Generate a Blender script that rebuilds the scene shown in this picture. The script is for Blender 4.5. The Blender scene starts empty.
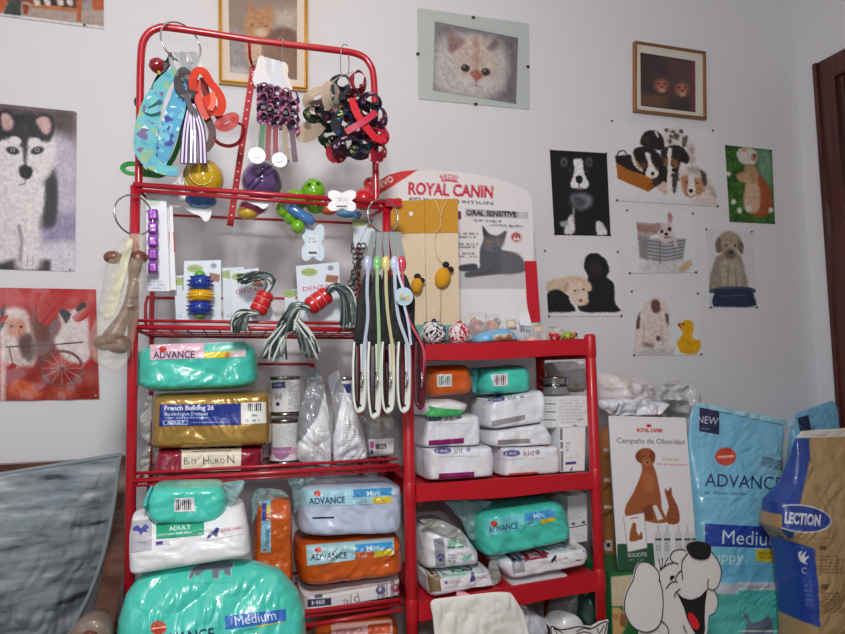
import bpy, math, random
import numpy as np
from mathutils import Vector, Matrix

# ------------------------------------------------------------------ camera, world, lamps, exposure
SC = bpy.context.scene
COL = SC.collection
FPX, YAW, PIT, ROL = 650.0, 0.28095548, 0.07726463, -0.02082455
CAM = np.array([0.0, -2.4, 1.2])
_fw = np.array([math.sin(YAW)*math.cos(PIT), math.cos(YAW)*math.cos(PIT), math.sin(PIT)])
_r = np.cross(_fw, [0, 0, 1]); _r /= np.linalg.norm(_r)
_u = np.cross(_r, _fw)
R_ = math.cos(ROL)*_r + math.sin(ROL)*_u
U_ = -math.sin(ROL)*_r + math.cos(ROL)*_u
cd = bpy.data.cameras.new('camera'); cam = bpy.data.objects.new('camera', cd); COL.objects.link(cam)
cd.sensor_width = 36.0; cd.lens = FPX/845.0*36.0; cd.clip_start = 0.05
cam.matrix_world = Matrix(((R_[0], U_[0], -_fw[0], CAM[0]), (R_[1], U_[1], -_fw[1], CAM[1]), (R_[2], U_[2], -_fw[2], CAM[2]), (0, 0, 0, 1)))
SC.camera = cam

w = bpy.data.worlds.new('world'); SC.world = w; w.use_nodes = True
w.node_tree.nodes['Background'].inputs[0].default_value = (0.75, 0.85, 1.0, 1)
w.node_tree.nodes['Background'].inputs[1].default_value = 0.12

def area(name, loc, target, size, energy, color):
    l = bpy.data.lights.new(name, 'AREA'); l.shape = 'RECTANGLE'; l.size = size[0]; l.size_y = size[1]
    l.energy = energy; l.color = color
    o = bpy.data.objects.new(name, l); COL.objects.link(o); o.location = loc
    o.rotation_euler = (Vector(target)-Vector(loc)).to_track_quat('-Z', 'Y').to_euler()
    return o
area('ceiling_lamp', (-0.15, -2.75, 2.45), (0.15, 0, 1.3), (0.35, 0.35), 43, (1.0, 0.97, 0.95))
area('warm_lamp', (0.22, -1.15, 2.88), (-0.1, 0.0, 2.2), (0.2, 0.2), 1.9, (1.0, 0.62, 0.42))
area('left_fill_light', (-1.9, -3.4, 1.7), (0.6, 0, 1.2), (1.0, 1.3), 11, (0.8, 0.9, 1.0))  # unseen cool fill from the left; the room has no window

area('camera_flash', (0.05, -2.42, 1.34), (0.6, 0, 1.15), (0.07, 0.04), 4, (0.96, 0.98, 1.0))

vs = SC.view_settings
SC.display_settings.display_device = 'sRGB'
vs.view_transform = 'Standard'; vs.look = 'None'; vs.gamma = 1; vs.use_curve_mapping = False
vs.exposure = 0.0

# ------------------------------------------------------------------ helpers
def P(px, py, Y=0.0):
    """points of the plane y = Y seen through photo pixel (px, py)"""
    px = np.asarray(px, float); py = np.asarray(py, float)
    d = _fw*FPX + R_*(px[..., None]-422.5) - U_*(py[..., None]-317.0)
    t = (np.asarray(Y, float)-CAM[1])/d[..., 1]
    return CAM + d*t[..., None]
def PX(n, Y): return n/FPX*(Y+2.4)*1.02            # a length of n pixels at plane Y

def lin(c):
    c = np.asarray(c, float)/255.0
    return np.where(c <= 0.04045, c/12.92, ((c+0.055)/1.055)**2.4)
_m = {}
def mat(name, col=(200, 200, 200), rough=0.5, metal=0.0, coat=0.0, bump=0.0, bscale=30.0, attr=False, alpha=1.0,
        spots=None, sscale=60.0, wave=None, wscale=20.0, trans=0.0, var=0.0, vscale=8.0, emit=None):
    if name in _m: return _m[name]
    m = bpy.data.materials.new(name); _m[name] = m; m.use_nodes = True
    nt = m.node_tree; b = nt.nodes['Principled BSDF']; L = nt.links.new
    b.inputs['Base Color'].default_value = (*lin(col), 1); b.inputs['Roughness'].default_value = rough
    b.inputs['Metallic'].default_value = metal
    b.inputs['Coat Weight'].default_value = coat; b.inputs['Coat Roughness'].default_value = 0.08
    b.inputs['Alpha'].default_value = alpha
    if trans: b.inputs['Transmission Weight'].default_value = trans; b.inputs['IOR'].default_value = 1.1
    tc = nt.nodes.new('ShaderNodeTexCoord')
    if attr:
        a = nt.nodes.new('ShaderNodeAttribute'); a.attribute_name = 'Col'; L(a.outputs['Color'], b.inputs['Base Color'])
    if spots:
        v = nt.nodes.new('ShaderNodeTexVoronoi'); v.inputs['Scale'].default_value = sscale; L(tc.outputs['Object'], v.inputs['Vector'])
        r = nt.nodes.new('ShaderNodeValToRGB'); r.color_ramp.interpolation = 'CONSTANT'
        cr = r.color_ramp
        while len(cr.elements) < len(spots): cr.elements.new(0.5)
        for e, (pos, c) in zip(cr.elements, spots): e.position = pos; e.color = (*lin(c), 1)
        s = nt.nodes.new('ShaderNodeSeparateColor'); L(v.outputs['Color'], s.inputs[0]); L(s.outputs[0], r.inputs[0])
        L(r.outputs[0], b.inputs['Base Color'])
    if wave:
        v = nt.nodes.new('ShaderNodeTexNoise'); v.inputs['Scale'].default_value = wscale; v.inputs['Detail'].default_value = 3
        mp = nt.nodes.new('ShaderNodeMapping'); mp.inputs['Scale'].default_value = wave[2]; mp.inputs['Rotation'].default_value = wave[3]
        L(tc.outputs['Object'], mp.inputs[0]); L(mp.outputs[0], v.inputs['Vector'])
        r = nt.nodes.new('ShaderNodeValToRGB'); cr = r.color_ramp
        st = wave[0]
        while len(cr.elements) < len(st): cr.elements.new(0.5)
        for e, (pos, c) in zip(cr.elements, st): e.position = pos; e.color = (*lin(c), 1)
        L(v.outputs['Fac'], r.inputs[0]); L(r.outputs[0], b.inputs['Base Color'])
    if var:
        v = nt.nodes.new('ShaderNodeTexNoise'); v.inputs['Scale'].default_value = vscale; v.inputs['Detail'].default_value = 4
        L(tc.outputs['Object'], v.inputs['Vector'])
        hs = nt.nodes.new('ShaderNodeMapRange'); hs.inputs[3].default_value = 1-var; hs.inputs[4].default_value = 1+var
        L(v.outputs['Fac'], hs.inputs[0])
        mx = nt.nodes.new('ShaderNodeVectorMath'); mx.operation = 'SCALE'; mx.inputs[0].default_value = tuple(lin(col))
        L(hs.outputs[0], mx.inputs['Scale']); L(mx.outputs[0], b.inputs['Base Color'])
    if bump:
        n = nt.nodes.new('ShaderNodeTexNoise'); n.inputs['Scale'].default_value = bscale; n.inputs['Detail'].default_value = 4
        L(tc.outputs['Object'], n.inputs['Vector'])
        k = nt.nodes.new('ShaderNodeBump'); k.inputs['Strength'].default_value = bump; k.inputs['Distance'].default_value = 0.01
        L(n.outputs['Fac'], k.inputs['Height']); L(k.outputs[0], b.inputs['Normal']); L(k.outputs[0], b.inputs['Coat Normal'])
    return m

_off = {}
def tag(o, label=None, cat=None, group=None, kind=None):
    if label: o['label'] = label
    if cat: o['category'] = cat
    if group: o['group'] = group
    if kind: o['kind'] = kind
    return o
def thing(name, label, cat, loc, group=None):
    o = bpy.data.objects.new(name, None); COL.objects.link(o); o.empty_display_size = 0.05
    o.location = tuple(float(x) for x in loc); _off[o] = np.array(loc, float)
    return tag(o, label, cat, group)

class MB:
    """collects shapes into one mesh"""
    def __init__(s): s.v = []; s.f = []; s.mi = []; s.sm = []; s.c = []; s.n = 0
    def add(s, v, f, mi=0, smooth=True, col=None):
        v = np.asarray(v, float).reshape(-1, 3); o = s.n
        s.v.append(v); s.n += len(v)
        s.f += [tuple(int(i)+o for i in q) for q in f]
        s.mi += [mi]*len(f); s.sm += [smooth]*len(f)
        s.c.append(np.ones((len(v), 3)) if col is None else np.broadcast_to(np.asarray(col, float), (len(v), 3)))
        return s
    def box(s, lo, hi, mi=0, bev=0.0):
        lo, hi = np.minimum(lo, hi).astype(float), np.maximum(lo, hi).astype(float)
        x0, y0, z0 = lo; x1, y1, z1 = hi
        v = [(x0,y0,z0),(x1,y0,z0),(x1,y1,z0),(x0,y1,z0),(x0,y0,z1),(x1,y0,z1),(x1,y1,z1),(x0,y1,z1)]
        return s.add(v, BOXF, mi, False)
    def hexa(s, front, back, mi=0):
        """front, back: four corners TL TR BR BL each"""
        v = list(front)+list(back)
        return s.add(v, [(3,2,1,0),(4,5,6,7),(0,1,5,4),(2,3,7,6),(1,2,6,5),(3,0,4,7)], mi, False)
    def tube(s, pts, r, seg=10, closed=False, mi=0, smoothpath=0):
        v, f = sweep(pts, r, seg, closed, smoothpath); return s.add(v, f, mi)
    def ribbon(s, pts, width, th=0.002, mi=0, n=(0, -1, 0), tw=0.0, sub=6, closed=False):
        v, f = ribbon(pts, width, th, n, tw, sub, closed); return s.add(v, f, mi, False)
    def ball(s, c, r, mi=0, seg=20, rings=12, rot=None, fn=None):
        th = np.linspace(0, math.pi, rings+1)[:, None]; ph = np.linspace(0, 2*math.pi, seg, endpoint=False)[None, :]
        d = np.stack([np.sin(th)*np.cos(ph), np.sin(th)*np.sin(ph), np.cos(th)+0*ph], -1)
        if fn is not None: d = d*fn(d)[..., None]
        d = d*np.asarray(r, float)
        if rot is not None: d = d@np.array(rot).T
        v = (d+np.asarray(c, float)).reshape(-1, 3)
        f = [(i*seg+j, (i+1)*seg+j, (i+1)*seg+(j+1) % seg, i*seg+(j+1) % seg) for i in range(rings) for j in range(seg)]
        return s.add(v, f, mi)
    def lathe(s, prof, c, axis=(0, 0, 1), seg=32, mi=0, smooth=True):
        """prof: (radius, height) list, around axis through c"""
        ax = Vector(axis).normalized(); q = Vector((0, 0, 1)).rotation_difference(ax).to_matrix()
        q = np.array(q); ph = np.linspace(0, 2*math.pi, seg, endpoint=False)
        pr = np.array(prof, float)
        v = np.stack([pr[:, 0, None]*np.cos(ph), pr[:, 0, None]*np.sin(ph), pr[:, 1, None]+0*ph], -1)@q.T+np.asarray(c, float)
        f = [(i*seg+j, i*seg+(j+1) % seg, (i+1)*seg+(j+1) % seg, (i+1)*seg+j) for i in range(len(pr)-1) for j in range(seg)]
        return s.add(v.reshape(-1, 3), f, mi, smooth)
    def prism(s, poly, Y, th, mi=0, side=None):
        """outline in photo pixels standing in plane Y, th thick towards the wall"""
        p = np.array(poly, float); a = P(p[:, 0], p[:, 1], Y); b = a+np.array([0, th, 0]); n = len(p)
        A = 0.5*np.sum(a[:, 0]*np.roll(a[:, 2], -1)-np.roll(a[:, 0], -1)*a[:, 2])
        if A < 0: a = a[::-1]; b = b[::-1]
        s.add(np.concatenate([a, b]), [tuple(range(n)), tuple(range(2*n-1, n-1, -1))], mi, False)
        return s.add(np.concatenate([a, b]), [(i, i+n, (i+1) % n+n, (i+1) % n) for i in range(n)], mi if side is None else side, False)
    def build(s, name, mats, parent=None, cols=False, fixn=True):
        me = bpy.data.meshes.new(name)
        v = np.concatenate(s.v) if s.v else np.zeros((0, 3))
        off = np.zeros(3)
        if parent is not None: off = _off[parent]
        me.from_pydata((v-off).tolist(), [], s.f)
        if not isinstance(mats, (list, tuple)): mats = [mats]
        for m in mats: me.materials.append(m)
        me.polygons.foreach_set('material_index', s.mi); me.polygons.foreach_set('use_smooth', s.sm)
        if cols:
            ca = me.color_attributes.new('Col', 'FLOAT_COLOR', 'POINT')
            c = np.concatenate(s.c); ca.data.foreach_set('color', np.concatenate([c, np.ones((len(c), 1))], 1).astype(np.float32).ravel())
        me.update()
        o = bpy.data.objects.new(name, me); COL.objects.link(o)
        if parent is not None: o.parent = parent
        _off[o] = off
        return o
BOXF = [(0,3,2,1),(4,5,6,7),(0,1,5,4),(1,2,6,5),(2,3,7,6),(3,0,4,7)]

def crom(pts, sub=6, closed=False):
    p = np.array(pts, float); n = len(p)
    if sub <= 1 or n < 3: return p
    out = []
    m = n if closed else n-1
    for i in range(m):
        if closed: a, b, c, d = p[(i-1) % n], p[i], p[(i+1) % n], p[(i+2) % n]
        else: a, b, c, d = p[max(i-1, 0)], p[i], p[i+1], p[min(i+2, n-1)]
        for t in np.linspace(0, 1, sub, endpoint=False):
            out.append(0.5*((2*b)+(-a+c)*t+(2*a-5*b+4*c-d)*t*t+(-a+3*b-3*c+d)*t**3))
    if not closed: out.append(p[-1])
    return np.array(out)
def sweep(pts, r, seg=10, closed=False, sub=0):
    p = crom(pts, sub, closed) if sub else np.array(pts, float)
    n = len(p); rr = np.broadcast_to(np.asarray(r, float), (n,)) if np.ndim(r) == 0 or len(np.atleast_1d(r)) == n else np.interp(np.linspace(0, 1, n), np.linspace(0, 1, len(r)), r)
    t = np.zeros_like(p)
    if closed: t = np.roll(p, -1, 0)-np.roll(p, 1, 0)
    else: t[1:-1] = p[2:]-p[:-2]; t[0] = p[1]-p[0]; t[-1] = p[-1]-p[-2]
    t /= np.linalg.norm(t, axis=1)[:, None]+1e-12
    ref = np.array([0, 0, 1.0]) if abs(t[0, 2]) < 0.9 else np.array([1.0, 0, 0])
    a = np.cross(t[0], ref); a /= np.linalg.norm(a)
    A = []
    for i in range(n):
        a = a-t[i]*a.dot(t[i]); a /= np.linalg.norm(a)+1e-12; A.append(a)
    A = np.array(A); B = np.cross(t, A)
    ph = np.linspace(0, 2*math.pi, seg, endpoint=False)
    v = p[:, None]+rr[:, None, None]*(A[:, None]*np.cos(ph)[None, :, None]+B[:, None]*np.sin(ph)[None, :, None])
    m = n if closed else n-1
    f = [(i*seg+j, i*seg+(j+1) % seg, ((i+1) % n)*seg+(j+1) % seg, ((i+1) % n)*seg+j) for i in range(m) for j in range(seg)]
    v = v.reshape(-1, 3)
    if not closed: f += [tuple(range(seg-1, -1, -1)), tuple((n-1)*seg+j for j in range(seg))]
    return v, f
def ribbon(pts, width, th=0.002, n=(0, -1, 0), tw=0.0, sub=6, closed=False):
    p = crom(pts, sub, closed); N = len(p)
    t = np.zeros_like(p)
    if closed: t = np.roll(p, -1, 0)-np.roll(p, 1, 0)
    else: t[1:-1] = p[2:]-p[:-2]; t[0] = p[1]-p[0]; t[-1] = p[-1]-p[-2]
    t /= np.linalg.norm(t, axis=1)[:, None]+1e-12
    n = np.array(n, float); w = np.cross(t, n); w /= np.linalg.norm(w, axis=1)[:, None]+1e-9
    nn = np.cross(w, t)
    a = np.interp(np.linspace(0, 1, N), np.linspace(0, 1, max(2, np.size(tw))), np.broadcast_to(np.atleast_1d(tw), (max(2, np.size(tw)),)))[:, None]
    w2 = w*np.cos(a)+nn*np.sin(a); n2 = -w*np.sin(a)+nn*np.cos(a)
    ww = np.interp(np.linspace(0, 1, N), np.linspace(0, 1, max(2, np.size(width))), np.broadcast_to(np.atleast_1d(width), (max(2, np.size(width)),)))[:, None]
    q = np.stack([p-w2*ww/2-n2*th/2, p+w2*ww/2-n2*th/2, p+w2*ww/2+n2*th/2, p-w2*ww/2+n2*th/2], 1).reshape(-1, 3)
    m = N if closed else N-1
    f = [(i*4+j, i*4+(j+1) % 4, ((i+1) % N)*4+(j+1) % 4, ((i+1) % N)*4+j) for i in range(m) for j in range(4)]
    if not closed: f += [(3, 2, 1, 0), (N*4-4, N*4-3, N*4-2, N*4-1)]
    return q, f
def pp(pts, Y=None):
    """list of (px, py) or (px, py, Y) to world points"""
    return np.array([P(q[0], q[1], q[2] if len(q) > 2 else Y) for q in pts])

# ---- printing: colours of a fine grid of points on a sheet or label
_tx = {}
def glyphs(s, bold, k):
    key = (s, bold, k)
    if key in _tx: return _tx[key]
    cu = bpy.data.curves.new('lettering', 'FONT'); cu.body = s; cu.size = 1.0; cu.offset = bold; cu.resolution_u = 3
    o = bpy.data.objects.new('lettering', cu); me = bpy.data.meshes.new_from_object(o)
    me.calc_loop_triangles()
    v = np.array([q.co[:2] for q in me.vertices]) if len(me.vertices) else np.zeros((0, 2))
    tri = [tuple(q.vertices) for q in me.loop_triangles]
    bpy.data.objects.remove(o); bpy.data.meshes.remove(me); bpy.data.curves.remove(cu)
    if len(v) == 0: return None
    lo, hi = v.min(0), v.max(0); x0, x1 = lo[0], hi[0]
    W0 = int((x1-x0)*k)+3; H0 = int(1.15*k)+3; W, H = W0*3, H0*3      # rows from y=-0.3 up to 0.85
    im = np.zeros((H, W)); K = 3*k
    for a, b, c in tri:
        A, B, C = [((v[i][0]-x0)*K+4, (v[i][1]+0.3)*K+4) for i in (a, b, c)]
        xa, xb = int(min(A[0], B[0], C[0])), int(max(A[0], B[0], C[0]))+2
        ya, yb = max(int(min(A[1], B[1], C[1])), 0), int(max(A[1], B[1], C[1]))+2
        X, Y = np.meshgrid(np.arange(xa, min(xb, W))+0.0, np.arange(ya, min(yb, H))+0.0)
        def e(p, q): return (q[0]-p[0])*(Y-p[1])-(q[1]-p[1])*(X-p[0])
        e1, e2, e3 = e(A, B), e(B, C), e(C, A)
        ins = ((e1 >= -1e-6) & (e2 >= -1e-6) & (e3 >= -1e-6)) | ((e1 <= 1e-6) & (e2 <= 1e-6) & (e3 <= 1e-6))
        sub = im[ya:ya+ins.shape[0], xa:xa+ins.shape[1]]; np.maximum(sub, ins, out=sub)
    _tx[key] = (im.reshape(H0, 3, W0, 3).mean((1, 3)), x1-x0); return _tx[key]
def vnoise(x, y, seed=0):
    xi = np.floor(x).astype(int); yi = np.floor(y).astype(int); fx = x-xi; fy = y-yi
    fx = fx*fx*(3-2*fx); fy = fy*fy*(3-2*fy)
    def h(a, b):
        n = (a*374761393+b*668265263+seed*974711) & 0x7fffffff; n = ((n ^ (n >> 13))*1274126177) & 0x7fffffff
        return ((n ^ (n >> 16)) & 0xffff)/65535.0
    return (h(xi, yi)*(1-fx)+h(xi+1, yi)*fx)*(1-fy)+(h(xi, yi+1)*(1-fx)+h(xi+1, yi+1)*fx)*fy
class Art:
    """corners TL TR BR BL in photo pixels of the flat sheet; everything is drawn in that sheet's own frame"""
    def __init__(s, corners, dens=2.0, base=(255, 255, 255)):
        c = np.array(corners, float)
        Wp = max(np.linalg.norm(c[1]-c[0]), np.linalg.norm(c[2]-c[3])); Hp = max(np.linalg.norm(c[3]-c[0]), np.linalg.norm(c[2]-c[1]))
        s.W = max(3, int(Wp*dens)); s.H = max(3, int(Hp*dens))
        u, v = np.meshgrid(np.linspace(0, 1, s.W), np.linspace(0, 1, s.H)); u = u[..., None]; v = v[..., None]
        q = (c[0]*(1-u)+c[1]*u)*(1-v)+(c[3]*(1-u)+c[2]*u)*v
        s.fz = s.mot = 0.0; s.X = q[..., 0]; s.Y = q[..., 1]; s.C = np.ones((s.H, s.W, 3))*np.array(base, float); s.d = dens; s.corners = c
    def put(s, a, col): s.C = s.C*(1-a[..., None])+np.array(col, float)*a[..., None]; return s
    def ell(s, cx, cy, rx, ry, col, rot=0, soft=0.8, a=1.0, nz=0):
        c, n = math.cos(math.radians(rot)), math.sin(math.radians(rot)); dx, dy = s.X-cx, s.Y-cy
        x = (dx*c+dy*n)/rx; y = (-dx*n+dy*c)/ry; r = np.sqrt(x*x+y*y)
        if nz: r = r+nz*(vnoise(s.X*0.5, s.Y*0.5, 5)-0.5)
        return s.put(np.clip((1-r)*min(rx, ry)/soft+0.5, 0, 1)*a, col)
    def poly(s, pts, col, soft=0.7, a=1.0):
        p = np.array(pts, float); n = len(p); ins = np.zeros(s.X.shape, bool); dm = np.full(s.X.shape, 1e9)
        for i in range(n):
            A, B = p[i], p[(i+1) % n]
            cond = (A[1] > s.Y) != (B[1] > s.Y)
            ins ^= cond & (s.X < (B[0]-A[0])*(s.Y-A[1])/((B[1]-A[1]) if B[1] != A[1] else 1e-9)+A[0])
            ab = B-A; t = np.clip(((s.X-A[0])*ab[0]+(s.Y-A[1])*ab[1])/(ab.dot(ab)+1e-9), 0, 1)
            dm = np.minimum(dm, np.hypot(s.X-A[0]-t*ab[0], s.Y-A[1]-t*ab[1]))
        sd = np.where(ins, dm, -dm)
        if s.fz: sd = sd+(vnoise(s.X*0.8, s.Y*0.8, n)+0.6*vnoise(s.X*1.9, s.Y*1.9, n+3)-0.8)*2*s.fz*np.clip(soft, .6, 2)
        al = np.clip(sd/soft+0.5, 0, 1)*a
        if s.mot:
            k = (vnoise(s.X*0.35, s.Y*0.35, n+1)+vnoise(s.X*1.1, s.Y*1.1, n+2)-1)*s.mot*(.35+sum(col)/500.0)
            s.C = s.C*(1-al[..., None])+(np.array(col, float)+k[..., None])*al[..., None]; return s
        return s.put(al, col)
    def rect(s, x0, y0, x1, y1, col, sk=0.0, a=1.0, soft=0.5):
        """sk: drop of the right end in pixels"""
        return s.poly([(x0, y0), (x1, y0+sk), (x1, y1+sk), (x0, y1)], col, soft, a)
    def blob(s, pts, col, soft=1.0, a=1.0): return s.poly(crom(pts, 5, True), col, soft, a)
    def line(s, pts, col, wd=1.0, a=1.0, soft=0.6):
        p = np.array(pts, float); dm = np.full(s.X.shape, 1e9)
        for A, B in zip(p[:-1], p[1:]):
            ab = B-A; t = np.clip(((s.X-A[0])*ab[0]+(s.Y-A[1])*ab[1])/(ab.dot(ab)+1e-9), 0, 1)
            dm = np.minimum(dm, np.hypot(s.X-A[0]-t*ab[0], s.Y-A[1]-t*ab[1]))
        return s.put(np.clip((wd/2-dm)/soft+0.5, 0, 1)*a, col)
    def text(s, st, x0, y0, x1, y1, h, col, bold=0.0, a=1.0, shear=0.0):
        """baseline from (x0,y0) to (x1,y1), capital height h"""
        k = int(max(8, min(60, h/0.7*s.d*1.3))); g = glyphs(st, bold, k)
        if g is None: return s
        im, wd = g; d = np.array([x1-x0, y1-y0], float); L = np.linalg.norm(d); d /= L; nrm = np.array([d[1], -d[0]])
        X = ((s.X-x0)*d[0]+(s.Y-y0)*d[1]); V = ((s.X-x0)*nrm[0]+(s.Y-y0)*nrm[1])
        X = X-shear*V
        gx = X/L*wd*k+1; gy = (V/h*0.7+0.3)*k+1
        ok = (gx > 0) & (gx < im.shape[1]-2) & (gy > 0) & (gy < im.shape[0]-2)
        gx = np.clip(gx, 0, im.shape[1]-2); gy = np.clip(gy, 0, im.shape[0]-2)
        xi = gx.astype(int); yi = gy.astype(int); fx = gx-xi; fy = gy-yi
        al = (im[yi, xi]*(1-fx)+im[yi, xi+1]*fx)*(1-fy)+(im[yi+1, xi]*(1-fx)+im[yi+1, xi+1]*fx)*fy
        return s.put(np.where(ok, al, 0)*a, col)
    def tiny(s, x0, y0, x1, y1, rows, col, sk=0.0, a=0.6, seed=1):
        """small print too fine to read"""
        for i in range(rows):
            y = y0+(y1-y0)*(i+0.5)/rows
            yy = y+(s.X-x0)/(x1-x0+1e-9)*sk
            m = np.clip(0.5-np.abs(s.Y-yy)/((y1-y0)/rows)*2+0.5, 0, 1)*((s.X >= x0) & (s.X <= x1-((i*37+seed*13) % 7)*0.04*(x1-x0)))
            m = m*(vnoise(s.X*0.9, np.full_like(s.X, i*3.1+seed), seed) > 0.32)
            s.put(m*a, col)
        return s
    def barcode(s, x0, y0, x1, y1, col=(40, 40, 45), sk=0.0, seed=3):
        n = int((x1-x0)*1.3)
        b = np.floor((s.X-x0)/(x1-x0)*n).astype(int)
        h = ((b*2654435761+seed*97) >> 4) & 7
        yy = s.Y-(s.X-x0)/(x1-x0)*sk
        m = (s.X > x0) & (s.X < x1) & (yy > y0) & (yy < y1) & (h < 4)
        return s.put(m*0.9, col)
    def noise(s, amp=12, sc=0.3, seed=1, tint=(1, 1, 1)):
        n = (vnoise(s.X*sc, s.Y*sc, seed)+0.5*vnoise(s.X*sc*2.3, s.Y*sc*2.3, seed+1)+0.3*vnoise(s.X*sc*5, s.Y*sc*5, seed+2))/1.8-0.5
        s.C = s.C+n[..., None]*amp*2*np.array(tint); return s
    def furry(s, amp=14, ang=70, seed=3):
        c, n = math.cos(math.radians(ang)), math.sin(math.radians(ang))
        a = s.X*c+s.Y*n; b = -s.X*n+s.Y*c
        s.C = s.C+((vnoise(a*0.25, b*1.4, seed)-0.5)*amp*2)[..., None]; return s
    def fur(s, fz=.36, mot=15): s.fz = fz; s.mot = mot; return s
    def colours(s): return lin(np.clip(s.C, 0, 255)).reshape(-1, 3)
def gridf(H, W, o=0, flip=False):
    i, j = np.meshgrid(np.arange(H-1), np.arange(W-1), indexing='ij'); a = (i*W+j).ravel()+o
    q = np.stack([a, a+W, a+W+1, a+1], 1)
    return (q[:, ::-1] if flip else q).tolist()
def border(H, W):
    return [j for j in range(W)]+[i*W+W-1 for i in range(1, H)]+[(H-1)*W+j for j in range(W-2, -1, -1)]+[i*W for i in range(H-2, 0, -1)]
def sheet(name, art, Y, m, parent, th=0.002, warp=0.0, seed=0, lean=0.0):
    """printed sheet in plane Y with thickness th to the back"""
    p = P(art.X, art.Y, Y)
    if warp:
        k = PX(1, Y); p[..., 1] -= warp*(vnoise(art.X*0.06, art.Y*0.06, seed))
    v = p.reshape(-1, 3); b = border(art.H, art.W); n = len(v)
    bk = v[b]+np.array([0, th, 0]); B = len(b)
    f = gridf(art.H, art.W)+[(b[i], b[(i+1) % B], n+(i+1) % B, n+i) for i in range(B)]+[tuple(range(n, n+B))]
    c = art.colours()
    mb = MB(); mb.add(np.concatenate([v, bk]), f, 0, False, np.concatenate([c, c[b]]))
    return mb.build(name, m, parent, cols=True)

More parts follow.
